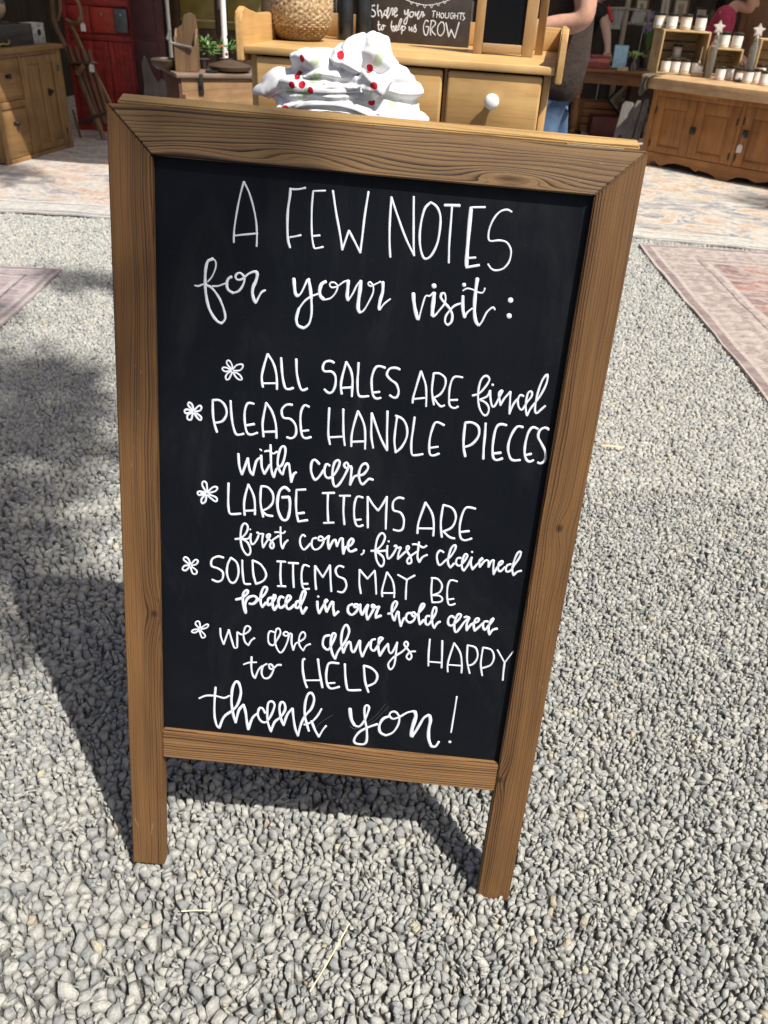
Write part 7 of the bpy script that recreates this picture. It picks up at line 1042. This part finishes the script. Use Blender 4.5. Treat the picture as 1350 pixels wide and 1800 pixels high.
# grey boards leaning against the counter
for i, (px, top, w_, lb) in enumerate(((1092, 176, 0.105, 'weathered grey board with a keyhole cut-out leaning left of the counter'), (1108, 172, 0.05, 'narrow weathered grey slat leaning between the keyhole board and the counter'), (1121, 170, 0.05, 'narrow weathered grey slat leaning closest to the counter'))):
    base = at_z(px - 8, 254 + 2 * i, 0.0); base.y = 7.0 - 0.05 * i; base.x = at_y(px - 8, 254, base.y).x; H_ = 0.44 + 0.02 * i
    pts = [(-w_ / 2, 0), (w_ / 2, 0), (w_ / 2, H_ - 0.03), (w_ * 0.3, H_), (-w_ * 0.3, H_), (-w_ / 2, H_ - 0.03)]
    bd = thing('grey_board', lb, 'board', base, R(-12), 'weathered grey boards leaning by the counter')
    q = prism(new(), pts, -0.009, 0.009, bev=0.002); bmesh.ops.transform(q, matrix=Matrix.Rotation(R(-9), 4, 'X') @ Matrix.Rotation(R(5), 4, 'Y'), verts=q.verts); obj('plank', q, M_GREYW, bd, True)
    if i == 0: q = cone(new(), (0.0, -0.0115, 0.15), (0.0, -0.006, 0.15), 0.019, seg=16); bmesh.ops.scale(q, vec=(1, 1, 1.7), verts=q.verts, space=Matrix.Translation((0, 0, -0.15))); bmesh.ops.transform(q, matrix=Matrix.Rotation(R(-9), 4, 'X') @ Matrix.Rotation(R(5), 4, 'Y'), verts=q.verts); obj('cut_out_dark', q, M_HOLLOW_BLACK, bd)  # black disc paints the unlit depth of the keyhole

# ------------------------------------------------------------------ turned-leg table and what is on and under it
M_TBL = wood('brown table wood', (0.30, 0.13, 0.05), (0.15, 0.06, 0.022), 'X', 45, 0.4); M_TBLZ = wood('brown turned wood', (0.30, 0.13, 0.05), (0.15, 0.06, 0.022), 'Z', 45, 0.4)
tb = thing('wooden_table', 'brown wooden table with turned legs between the standing man and the counter', 'table', (1.28, 8.0, 0), R(-6))
obj('tabletop', bx(0, 1.25, -0.03, 0.62, 0.575, 0.597, 0.005), M_TBL, tb, True); obj('apron', bx(0.10, 1.15, 0.03, 0.05, 0.475, 0.5745, 0.002), M_TBL, tb, True)
lp = [(0.012, 0), (0.022, 0.02), (0.027, 0.05), (0.018, 0.075), (0.026, 0.09), (0.034, 0.16), (0.024, 0.26), (0.02, 0.33), (0.03, 0.345), (0.02, 0.365), (0.032, 0.385), (0.022, 0.40), (0.034, 0.415), (0.036, 0.475)]
for x, y in ((0.13, 0.055), (1.12, 0.055), (0.13, 0.55), (1.12, 0.55)): q = new(); lathe(q, lp, 18, Matrix.Translation((x, y, 0))); box(q, x - 0.036, x + 0.036, y - 0.036, y + 0.036, 0.4755, 0.5745, 0.003) if y > .1 else None; obj('leg', q, M_TBLZ, tb, True)
def tl2(px, y): p = at_y(px, 120, y); return Vector((p.x, y, 0.5975))
M_DRED = plain('dark red leather', (0.22, 0.035, 0.028), 0.5, 0.25, 30); M_SAL = plain('faded red card', (0.42, 0.13, 0.10), 0.6, 0.2, 30)
p = tl2(1046, 8.06)
for i, (w_, h_, m, lb) in enumerate(((0.22, 0.05, M_DRED, 'dark red flat case at the bottom of the pile on the turned-leg table'), (0.20, 0.035, M_SAL, 'faded red box in the middle of the pile on the turned-leg table'), (0.19, 0.022, M_DRED, 'dark red book on top of the pile on the turned-leg table'))):
    z = sum((0.05, 0.035, 0.022)[:i]) + 0.0005 * (i + 1)
    tag(obj('red_box', bx(-w_ / 2, w_ / 2, -0.08, 0.08, 0, h_, 0.004), m, smooth=True, loc=p + Vector((0.01 * i, 0, z)), rot=(0, 0, R(-4 + 5 * i))), lb, 'box', 'pile of red boxes on the table')
p = tl2(1087, 8.05); cf = thing('blue_card', 'pale blue decorated card in a dark frame standing on the turned-leg table', 'picture', p, R(-4))
fb = new(); box(fb, -0.068, 0.068, 0, 0.012, 0.006, 0.205, 0.006); obj('frame', fb, plain('blue grey frame', (0.08, 0.13, 0.17), 0.5, 0.1, 20), cf, True, rot=(R(-8), 0, R(0)))
t = NT('pale blue print'); n = t.noise(t.co(), 34, 3)
obj('picture', bx(-0.062, 0.062, -0.0025, -0.0005, 0.012, 0.199, 0), t.done(t.ramp(n, [(0.4, (0.28, 0.47, 0.62)), (0.6, (0.40, 0.57, 0.68)), (0.68, (0.55, 0.55, 0.50))]), 0.4), cf, rot=(R(-8), 0, 0))
obj('base', bx(-0.07, 0.07, -0.03, 0.03, 0, 0.0055, 0.001), M_DKW, cf)
p = tl2(1112, 8.14); pp = thing('spider_plant', 'light green arching plant in a dark pot behind the blue card', 'plant', p); q = new(); lathe(q, [(0.035, 0), (0.055, 0.07), (0.058, 0.085), (0.05, 0.085), (0.045, 0.075), (0, 0.074)], 18); obj('pot', q, M_POT, pp, True)
q = new(); rg = random.Random(8)
for k in range(34):
    a = rg.uniform(0, 6.28); L = rg.uniform(0.09, 0.17); d = Vector((math.cos(a), math.sin(a), 0)); s = Vector((-d.y, d.x, 0)) * 0.009
    pts = [Vector((0, 0, 0.075)) + d * L * f + Vector((0, 0, L * (1.5 * f - 1.25 * f * f))) for f in (0, 0.3, 0.6, 0.85, 1)]; wd = (0.5, 1, 1, 0.7, 0.05)
    vs = [(q.verts.new(P - s * f), q.verts.new(P + s * f)) for P, f in zip(pts, wd)]
    for (a0, b0), (a1, b1) in zip(vs, vs[1:]): q.faces.new((a0, b0, b1, a1))
obj('leaves', q, M_LEAF2, pp)
q = new(); lathe(q, [(0.02, 0), (0.024, 0.004), (0.024, 0.05), (0.010, 0.075), (0.009, 0.10), (0.012, 0.105)], 16); tag(obj('glass_bottle', q, M_GLASS, smooth=True, loc=tl2(1113, 7.98)), 'small clear glass bottle at the right end of the turned-leg table', 'bottle')
q = new(); box(q, -0.05, 0.05, -0.03, 0.03, 0, 0.028, 0.003); tag(obj('wood_box', q, M_CRX, smooth=True, loc=tl2(1093, 7.98) + Vector((0, -0.03, 0.0005))), 'small flat pine box in front of the blue card', 'box')
def ug(px, py, y): p = at_y(px, py, y); return Vector((p.x, y, 0.012))
tag(obj('maroon_case', bx(-0.14, 0.14, -0.12, 0.12, 0, 0.18, 0.006), plain('maroon case', (0.07, 0.012, 0.01), 0.5, 0.25, 25), smooth=True, loc=ug(1062, 215, 8.12)), 'dark maroon case standing on the rug under the turned-leg table', 'case')
ob = thing('orange_crate', 'orange pine crate behind the maroon case under the table', 'crate', ug(1050, 200, 8.42)); q = new()
for k in range(4): box(q, -0.20, 0.20, -0.1, 0.1, 0.005 + 0.07 * k, 0.068 + 0.07 * k, 0.004)
obj('boards', q, wood('orange pine', (0.45, 0.20, 0.06), (0.28, 0.11, 0.03), 'X', 40, 0.5), ob, True); [obj('batten', bx(x_, x_ + 0.03, -0.108, -0.1005, 0, 0.29, .002), M_TBLZ, ob, True) for x_ in (-0.2, 0.17)]
M_FRMD = plain('black frame', (0.02, 0.018, 0.016), 0.4, 0.2, 30); M_MATT = plain('cream picture mount', (0.55, 0.48, 0.36), 0.7, 0.1, 12)
def picture(name, label, P, w_, h_, rot, mf=M_FRMD, art=(0.35, 0.24, 0.16), group=None):
    f = thing(name, label, 'picture', P, 0, group); f.rotation_euler = rot; q = new(); t_ = 0.02
    box(q, -w_ / 2, w_ / 2, 0, 0.018, 0, t_, .003); box(q, -w_ / 2, w_ / 2, 0, 0.018, h_ - t_, h_, .003); box(q, -w_ / 2, -w_ / 2 + t_, 0, 0.018, t_ + .0005, h_ - t_ - .0005, .003); box(q, w_ / 2 - t_, w_ / 2, 0, 0.018, t_ + .0005, h_ - t_ - .0005, .003)
    obj('frame', q, mf, f, True); obj('mount', bx(-w_ / 2 + t_, w_ / 2 - t_, 0.009, 0.014, t_, h_ - t_, 0), M_MATT, f); obj('print', bx(-w_ / 2 + t_ * 2.6, w_ / 2 - t_ * 2.6, 0.0075, 0.0088, t_ * 2.6, h_ - t_ * 2.6, 0), plain('old print', art, 0.6, 0.6, 18), f)
picture('framed_print', 'black framed print tipped at an angle under the turned-leg table', ug(1084, 190, 8.30) + Vector((0.0, 0, 0.20)), 0.30, 0.30, (R(-15), R(42), R(-5)))
tag(obj('dark_crate', bx(-0.16, 0.16, -0.1, 0.1, 0, 0.20, 0.004), M_DKW, smooth=True, loc=ug(1098, 205, 8.46)), 'dark crate propping the tipped print under the table', 'crate')

# ------------------------------------------------------------------ people
M_SKIN = plain('skin', (0.47, 0.26, 0.18), 0.5, 0.12, 60); M_SKIN2 = plain('fair skin', (0.55, 0.34, 0.26), 0.5, 0.1, 60)
M_HAIR = plain('brown hair', (0.06, 0.035, 0.02), 0.6, 0.3, 120); M_SHOE = plain('dark shoe', (0.03, 0.028, 0.026), 0.6, 0.2, 40)
def person(label, J, face, skinm, shirt, trouser, hair, girth=1.0, sleeve=0.62, hem=0.0):
    """J: joints in world space; face: unit vector the head looks along"""
    base = Vector((J['hip'][0], J['hip'][1], 0)); g = {k: Vector(v) - base for k, v in J.items()}; f = Vector(face).normalized()
    pr = thing('person', label, 'person', base)
    hd = g['head']; chin = hd - Vector((0, 0, 0.085)) + f * 0.03; up = Vector((0, 0, 1))
    V = [g['hip'], g['waist'], g['chest'], g['neck'], chin, hd, hd + up * 0.075 - f * 0.01, hd + f * 0.112 - up * 0.015]; E = [(0, 1), (1, 2), (2, 3), (3, 4), (4, 5), (5, 6), (5, 7)]; Q = [0.10, 0.10, 0.11, 0.052, 0.055, 0.082, 0.062, 0.012]
    side = f.cross(up)
    for s in (-1, 1): V.append(hd + side * s * 0.088 - f * 0.01); E.append((5, len(V) - 1)); Q.append(0.014)
    parts = []
    for s in ('n', 'f'):
        i = len(V); V += [g['sh' + s], g['el' + s], g['wr' + s]]; E += [(2, i), (i, i + 1), (i + 1, i + 2)]; Q += [0.052, 0.043, 0.028]
        dv = (g['wr' + s] - g['el' + s]).normalized(); V.append(g['wr' + s] + dv * 0.055); E.append((i + 2, i + 3)); Q.append((0.036, 0.017))
        i = len(V); V += [g['hp' + s], g['kn' + s], g['an' + s], g['an' + s] + Vector((f.x, f.y, 0)).normalized() * 0.14 - Vector((0, 0, 0.05))]; E += [(0, i), (i, i + 1), (i + 1, i + 2), (i + 2, i + 3)]; Q += [0.066, 0.052, 0.04, 0.032]
    body = skin('body', V, E, Q, skinm, pr)
    # hands: four fingers of unequal length and a thumb, lightly curled, joined into the body mesh
    hb = bmesh.new(); hb.from_mesh(body.data)
    for s in ('n', 'f'):
        dv = (g['wr' + s] - g['el' + s]).normalized(); pal = g['wr' + s] + dv * 0.06; dn = Vector((0, 0, -1)); dn = (dn - dv * dn.dot(dv)); dn = dn.normalized() if dn.length > .2 else f; cr = dv.cross(dn)
        for k, (o_, L) in enumerate(((-0.027, 0.062), (-0.009, 0.074), (0.009, 0.07), (0.027, 0.055))):
            a = pal + cr * o_ * 0.9; b1 = a + dv * L * 0.55 + cr * o_ * 0.1; c_ = b1 + (dv * 0.75 + dn * 0.6).normalized() * L * 0.4; e_ = c_ + (dv * 0.25 + dn * 0.9).normalized() * L * 0.3
            tube(hb, [a - dv * 0.02, a, b1, c_, e_], lambda u: 0.0095 - 0.003 * u, 8, 3)
        th = g['wr' + s] + dv * 0.03 - cr * 0.028; tube(hb, [th, th - cr * 0.02 + dv * 0.03 + dn * .01, th - cr * 0.018 + dv * 0.06 + dn * .025], lambda u: 0.011 - 0.003 * u, 8, 3)
    hb.to_mesh(body.data); hb.free(); body.data.polygons.foreach_set('use_smooth', [True] * len(body.data.polygons))
    for s in (-1, 1):
        q = new(); bmesh.ops.create_icosphere(q, subdivisions=2, radius=0.011); obj('eye', q, plain('eye', (0.25, 0.2, 0.17), 0.3), pr, 'all', loc=hd + f * 0.083 + side * s * 0.032 + up * 0.008)
    obj('mouth', bx(-0.022, 0.022, -0.004, 0.004, -0.004, 0.004, 0.003), plain('lips', (0.35, 0.12, 0.10), 0.5), pr, True, loc=hd + f * 0.079 - up * 0.055, rot=(0, 0, math.atan2(side.y, side.x)))
    q = new(); bmesh.ops.create_icosphere(q, subdivisions=3, radius=1)
    bmesh.ops.delete(q, geom=[v for v in q.verts if v.co.z < -0.25 or (v.co.z < 0.35 and (Vector((v.co.x, v.co.y, 0)).dot(Vector((f.x, f.y, 0)).normalized()) > 0.25))], context='VERTS'); bmesh.ops.scale(q, vec=(0.099, 0.099, 0.105), verts=q.verts); bmesh.ops.solidify(q, geom=q.faces[:], thickness=0.008)
    obj('hair', q, hair, pr, 'all', loc=hd + up * 0.015 - f * 0.012)
    # shirt: torso with short sleeves
    hm = g['hip'] * 0.9 + g['waist'] * 0.1 - Vector((0, 0, hem)); V = [hm, g['waist'], g['chest'], g['neck'] * 0.75 + g['chest'] * 0.25]; E = [(0, 1), (1, 2), (2, 3)]; Q = [0.168 * girth, 0.150 * girth, 0.142 * girth, 0.07]
    for s in ('n', 'f'):
        i = len(V); m_ = g['sh' + s].lerp(g['el' + s], sleeve); V += [g['sh' + s], m_]; E += [(2, i), (i, i + 1)]; Q += [0.075, 0.066]
    sh = skin('shirt', V, E, Q, shirt, pr)
    from mathutils import noise as N
    for v in sh.data.vertices: v.co += v.normal * (0.010 * N.noise(v.co * 9) + 0.006 * N.noise(Vector((v.co.x * 24, v.co.y * 24, v.co.z * 8))))
    V = [g['hip']]; E = []; Q = [0.115 * girth]
    for s in ('n', 'f'): i = len(V); V += [g['hp' + s], g['kn' + s], g['an' + s]]; E += [(0, i), (i, i + 1), (i + 1, i + 2)]; Q += [0.098, 0.075, 0.062]
    skin('trousers', V, E, Q, trouser, pr)
    for s in ('n', 'f'):
        q = new(); ff = Vector((f.x, f.y, 0)).normalized(); bmesh.ops.create_icosphere(q, subdivisions=3, radius=1)
        for v in q.verts: v.co = Vector((v.co.x * 0.14, v.co.y * 0.047, max(v.co.z, -0.4) * 0.055))
        obj('shoe', q, M_SHOE, pr, 'all', loc=Vector((g['an' + s].x, g['an' + s].y, 0.03)) + ff * 0.05, rot=(0, 0, math.atan2(ff.y, ff.x)))
    return pr
t = NT('heather brown cotton'); v = t.co(); n = t.noise(v, 320, 3); n2 = t.noise(v, 14, 3)
c = t.ramp(n, [(0.3, (0.030, 0.022, 0.019)), (0.7, (0.064, 0.048, 0.041))]); t.bump(n2, 0.5, 0.02); M_TEE = t.done(c, 0.9, Specular_IOR_Level=0.15)
t = NT('blue denim'); v = t.co(); n = t.noise(v, 240, 3); n2 = t.noise(v, 10, 3)
M_DENIM = t.done(t.mix(t.ramp(n2, [(0.4, 0), (0.7, 0.6)]), t.ramp(n, [(0.3, (0.02, 0.05, 0.11)), (0.7, (0.06, 0.12, 0.22))]), (0.12, 0.20, 0.32)), 0.85)
person('man in a brown T-shirt and blue jeans standing with folded arms behind the dresser', dict(hip=(.475, 2.80, .90), waist=(.475, 2.80, 1.06), chest=(.50, 2.80, 1.30), neck=(.49, 2.80, 1.50), head=(.46, 2.80, 1.64),
    shn=(.525, 2.62, 1.40), eln=(.575, 2.56, 1.115), wrn=(.33, 2.60, 1.065), shf=(.525, 2.98, 1.40), elf=(.56, 3.02, 1.12), wrf=(.33, 2.96, 1.10),
    hpn=(.475, 2.735, .82), knn=(.47, 2.71, .47), ann=(.49, 2.70, .09), hpf=(.475, 2.865, .82), knf=(.45, 2.89, .47), anf=(.46, 2.90, .09)), (-1, -0.1, -0.1), M_SKIN, M_TEE, M_DENIM, M_HAIR, 1.17, 0.55, 0.14)
M_BLK = plain('black cotton', (0.012, 0.012, 0.013), 0.9, 0.2, 60); M_PINK = plain('raspberry cotton', (0.36, 0.030, 0.075), 0.85, 0.2, 40); M_KHAKI = plain('dark trousers', (0.03, 0.03, 0.035), 0.85, 0.2, 60)
p2 = person('person in black leaning over the turned-leg table with one arm reaching down', dict(hip=(1.36, 8.86, .70), waist=(1.40, 8.80, .82), chest=(1.48, 8.72, .99), neck=(1.56, 8.66, 1.16), head=(1.62, 8.60, 1.29),
    shn=(1.60, 8.60, 1.06), eln=(1.665, 8.50, .87), wrn=(1.69, 8.42, .735), shf=(1.40, 8.82, 1.04), elf=(1.42, 8.70, .86), wrf=(1.44, 8.56, .75), hpn=(1.43, 8.86, .66), knn=(1.45, 8.82, .36), ann=(1.44, 8.88, .08), hpf=(1.28, 8.88, .66), knf=(1.28, 8.84, .36), anf=(1.28, 8.9, .08)), (0.5, -0.8, -0.4), M_SKIN2, M_BLK, M_KHAKI, M_HAIR, 0.95, 0.55)
o = obj('sleeve_stripe', tube(new(), [Vector((1.645, 8.555, 1.08)) - p2.location, Vector((1.672, 8.50, 1.02)) - p2.location, Vector((1.69, 8.46, 0.97)) - p2.location], 0.022, 8, 3, 0.5), plain('red stripe', (0.5, 0.03, 0.03), 0.8), p2, True)
person('person in a raspberry pink T-shirt bending forward behind the candle crates', dict(hip=(2.70, 8.45, .74), waist=(2.68, 8.45, .87), chest=(2.70, 8.42, 1.03), neck=(2.80, 8.40, 1.165), head=(2.90, 8.36, 1.235),
    shn=(2.665, 8.27, 1.07), eln=(2.72, 8.22, .86), wrn=(2.86, 8.14, .76), shf=(2.74, 8.56, 1.07), elf=(2.80, 8.52, .87), wrf=(2.92, 8.38, .78), hpn=(2.66, 8.38, .70), knn=(2.68, 8.36, .38), ann=(2.68, 8.40, .08), hpf=(2.76, 8.52, .70), knf=(2.76, 8.52, .38), anf=(2.76, 8.54, .08)), (0.75, -0.35, -0.55), M_SKIN, M_PINK, M_KHAKI, M_HAIR, 0.95, 0.7)

# ------------------------------------------------------------------ back right: rack, shelf with pictures, tall cupboard
rk = thing('drying_rack', 'pale wooden rack with white linen hung over its bar behind the plant', 'rack', (1.86, 8.75, 0))
M_PALEW = wood('bleached wood', (0.48, 0.42, 0.32), (0.30, 0.25, 0.18), 'Z', 40, 0.7)
q = new(); tube(q, [(0, 0, 0), (0.005, 0, 0.6), (-0.004, 0, 1.6)], 0.026, 10, 4); obj('post', q, M_PALEW, rk, True); obj('bar', tube(new(), [(-0.16, 0, 1.07), (0.0, -0.02, 1.075), (0.22, 0, 1.06)], 0.012, 8, 3), M_PALEW, rk, True)
obj('foot', bx(-0.16, 0.16, -0.03, 0.03, 0, 0.03, 0.005), M_PALEW, rk, True)
for i, (x0, x1, z0) in enumerate(((0.06, 0.19, 0.95), (-0.14, -0.03, 0.90))):
    q = new(); rows = []
    for j in range(7): rows.append([q.verts.new((x0 + (x1 - x0) * k / 8 + 0.006 * math.sin(j), -0.018 + 0.010 * math.sin(k * 2.1 + j * .3), 1.085 - (1.085 - z0) * j / 6)) for k in range(9)])
    for a, c_ in zip(rows, rows[1:]):
        for k in range(8): q.faces.new((a[k], a[k + 1], c_[k + 1], c_[k]))
    bmesh.ops.solidify(q, geom=q.faces[:], thickness=0.003)
    tag(obj('linen_cloth', q, plain('white linen %d' % i, (0.66, 0.65, 0.62), 0.9, 0.08, 60), smooth='all', loc=rk.location), 'white linen cloth hanging on the %s of the pale rack' % ('right' if i == 0 else 'left'), 'cloth', 'linen cloths on the rack')
lv = thing('lavender_bunch', 'bunch of dried lavender in a dark jug left of the largest crate', 'flowers', (2.02, 8.2, 0.62)); q = new(); lathe(q, [(0.04, 0), (0.055, 0.05), (0.03, 0.12), (0.036, 0.14)], 16); obj('jug', q, M_POT, lv, True)
q = new(); rg = random.Random(4); qs = new()
for k in range(26):
    a = rg.uniform(0, 6.28); r = rg.uniform(0.02, 0.08); tp_ = Vector((r * math.cos(a), r * math.sin(a), 0.14 + rg.uniform(0.16, 0.30))); tube(qs, [(0, 0, 0.12), tp_ * 0.6 + Vector((0, 0, .04)), tp_], 0.002, 4, 2); cone(q, tp_ - Vector((0, 0, 0.03)), tp_ + Vector((0, 0, 0.03)), 0.009, 0.004, 6)
obj('stems', qs, M_LEAF, lv); obj('blooms', q, plain('lavender bloom', (0.20, 0.15, 0.27), 0.9, 0.3, 60), lv)
tag(obj('plant_stand', bx(1.92, 2.12, 8.1, 8.3, 0, 0.6195, 0.004), M_DKWZ, smooth=True), 'dark square stand under the lavender jug', 'stand')
sf = thing('dark_shelf', 'dark wooden shelf unit loaded with pictures and oddments at the back', 'shelf', (1.95, 9.2, 0)); q = new()
for x in (0, 0.98): obj('upright', bx(x, x + 0.03, 0, 0.35, 0, 1.75, 0.003), M_DKWZ, sf, True)
for z in (0.15, 0.55, 0.93, 1.35): obj('board', bx(0.0305, 0.9795, 0.001, 0.349, z, z + 0.025, 0.003), M_DKW if z != 0.93 else M_PALEW, sf, True)
M_FRMB = wood('brown frame', (0.20, 0.12, 0.06), (0.10, 0.055, 0.03), 'Z', 60, 0.5)
for i, (x, w_, h_, m, art, lb) in enumerate(((0.10, 0.14, 0.22, M_FRMB, (0.20, 0.18, 0.15), 'brown framed picture at the left on the dark shelf'), (0.34, 0.12, 0.26, M_FRMD, (0.30, 0.27, 0.22), 'narrow black framed picture on the dark shelf'), (0.50, 0.16, 0.24, M_FRMB, (0.32, 0.26, 0.18), 'brown framed picture in the middle of the dark shelf'), (0.72, 0.13, 0.17, M_FRMD, (0.42, 0.36, 0.26), 'small black framed picture right on the dark shelf'))):
    picture('framed_picture', lb, (1.95 + x + 0.06, 9.24 + 0.01 * i, 0.956), w_, h_, (R(-10), 0, R(6 - 4 * i)), m, art, 'framed pictures on the dark shelf')
for i, (x, r, h_, col, lb) in enumerate(((0.24, 0.04, 0.12, (0.25, 0.22, 0.18), 'grey stoneware pot between pictures on the dark shelf'), (0.90, 0.045, 0.16, (0.10, 0.07, 0.05), 'brown pot at the right end of the dark shelf'))):
    q = new(); lathe(q, [(r * .7, 0), (r, h_ * .3), (r * .9, h_ * .75), (r * .6, h_ * .9), (r * .7, h_)], 18); tag(obj('stone_pot', q, plain('pot glaze %d' % i, col, 0.5, 0.2, 30), smooth=True, loc=(1.95 + x, 9.3, 0.956)), lb, 'pot')
tc = thing('tall_cupboard', 'tall reddish brown cupboard side at the right edge behind the bending person', 'cupboard', (2.98, 8.75, 0), R(-14))
obj('carcass', bx(0, 1.0, 0, 0.5, 0, 1.9, 0.006), wood('reddish brown cupboard', (0.22, 0.11, 0.05), (0.10, 0.05, 0.022), 'Z', 30, 0.45), tc, True); obj('door', bx(0.06, 0.48, -0.012, -0.0005, 0.1, 1.8, 0.004), wood('reddish brown door', (0.22, 0.11, 0.05), (0.10, 0.05, 0.022), 'Z', 30, 0.45), tc, True)

# ------------------------------------------------------------------ the barn behind, a tent, plus unseen tent and tree added for shade
M_BARN = wood('dark barn boards', (0.055, 0.038, 0.026), (0.025, 0.017, 0.012), 'Z', 25, 0.85)
def barn(name, label, P, yaw, L, H_):
    b_ = new(); n = int(L / 0.2); rg_ = random.Random(2)
    for k in range(n): box(b_, k * 0.2 + 0.003, k * 0.2 + 0.197, rg_.uniform(0, 0.006), 0.03 + rg_.uniform(0, .004), 0, H_, 0.003, seg=1)
    tag(obj(name, b_, M_BARN, loc=P, rot=(0, 0, yaw)), label, 'wall')
barn('barn_wall', 'dark weathered barn wall closing the back of the yard', (-6.2, 10.4, -0.02), 0, 12.4, 2.7)
barn('barn_wall', 'dark weathered barn wall along the left behind the pine cabinet', (-3.75, 4.0, -0.02), R(90), 6.2, 2.7)
M_CANVAS = NT('white tent canvas'); M_CANVAS = M_CANVAS.done((0.72, 0.71, 0.68), 0.8, Transmission_Weight=0.0)
M_POLE = plain('white tent pole', (0.74, 0.73, 0.70), 0.4, 0.04, 20)
def tent(label, x0, x1, y0, y1, legs, z=2.35, rise=0.45):
    tt = thing('market_tent', label, 'tent', ((x0 + x1) / 2, (y0 + y1) / 2, 0)); o_ = tt.location; q = new(); cx, cy = (x1 - x0) / 2, (y1 - y0) / 2; n = 10; rows = []
    for j in range(n + 1):
        row = []
        for i in range(n + 1):
            u, v_ = -1 + 2 * i / n, -1 + 2 * j / n; d_ = max(abs(u), abs(v_)); row.append(q.verts.new((u * cx, v_ * cy, z + rise * (1 - d_) - 0.04 * math.sin(d_ * math.pi))))
        rows.append(row)
    for a, c_ in zip(rows, rows[1:]):
        for i in range(n): q.faces.new((a[i], a[i + 1], c_[i + 1], c_[i]))
    bmesh.ops.solidify(q, geom=q.faces[:], thickness=0.004); obj('canopy', q, M_CANVAS, tt, True)
    q = new()
    for (ax, ay, bx_, by_) in ((-cx, -cy, cx, -cy), (-cx, cy, cx, cy)): box(q, ax, bx_, ay - 0.003, ay + 0.003, z - 0.18, z - 0.005, 0.001)
    for s in (-1, 1): box(q, s * cx - 0.003, s * cx + 0.003, -cy + 0.004, cy - 0.004, z - 0.18, z - 0.005, 0.001)
    obj('valance', q, M_CANVAS, tt)
    for lx, ly in legs: obj('leg', cone(new(), (lx - o_.x, ly - o_.y, 0), (lx - o_.x, ly - o_.y, z + 0.02), 0.017), M_POLE, tt, True)
tent('white market tent over the pine cabinet and sled', -4.55, -0.95, 4.35, 10.25, ((-1.27, 5.0), (-4.5, 4.45), (-2.315, 7.35), (-4.5, 10.1)))  # two legs stand in sight; unseen canopy stretched back to shade the wall
tent('unseen white market tent added to shade the turned-leg table and back shelf', -0.4, 4.6, 6.9, 10.3, ((-0.3, 10.2), (4.5, 7.0), (4.5, 10.2), (0.0, 7.3)), 2.5)  # added tent, canopy out of view, darkens the back right

def tree(label, base, hgt, clumps, seed):
    tr_ = thing('unseen_shade_tree', label, 'tree', base); rg_ = random.Random(seed); b_ = new(); B = Vector(base)
    top = Vector((0.1, 0.05, hgt)); tube(b_, [(0, 0, -0.05), (0.04, 0.02, hgt * 0.4), (-0.03, 0.05, hgt * 0.75), top], lambda u: 0.16 * (1 - u) + 0.05, 12, 5)
    lf = new()
    for cx, cy, cz, rx, ry, n in clumps:
        c_ = Vector((cx, cy, cz)) - B; s = Vector((0, 0, hgt * 0.55)) ; tube(b_, [s, s.lerp(c_, 0.5) + Vector((0, 0, 0.35)), c_], lambda u: 0.011 * (1 - u) + 0.003, 6, 5)
        for k in range(n):
            a = rg_.uniform(0, 6.28); r = math.sqrt(rg_.random()); p_ = c_ + Vector((r * rx * math.cos(a), r * ry * math.sin(a), rg_.gauss(0, 0.22)))
            leafy(lf, p_, 1, 0.01, rg_.uniform(0.07, 0.13), rg_)
    obj('trunk', b_, wood('bark', (0.10, 0.075, 0.055), (0.05, 0.036, 0.026), 'Z', 25, 0.9, 0.3, 0.8), tr_, True)
    obj('crown', lf, M_LEAF, tr_)
def sh(gx, gy, h): return (gx + h * 0.5, gy - h * 0.4, h)
CL = []  # leaf clumps of the added tree, placed by the shade they cast
for gx, gy, rx, ry, n in ((-1.22, 1.22, 0.36, 0.68, 1800), (-1.75, 1.25, 0.5, 0.62, 1500), (-0.90, 0.70, 0.16, 0.22, 300), (-1.15, 2.75, 0.5, 0.09, 350), (-2.0, 2.35, 0.5, 0.10, 260),
                         (-3.0, 4.75, 0.45, 0.30, 700), (2.75, 5.35, 0.45, 0.25, 520)):
    CL.append((*sh(gx, gy, 8.6 + 0.6 * math.sin(gx * 7)), rx, ry, n))
tree('unseen leafy tree added behind the viewer to dapple the gravel with shade', (2.6, -6.8, 0), 8.6, CL, 5)
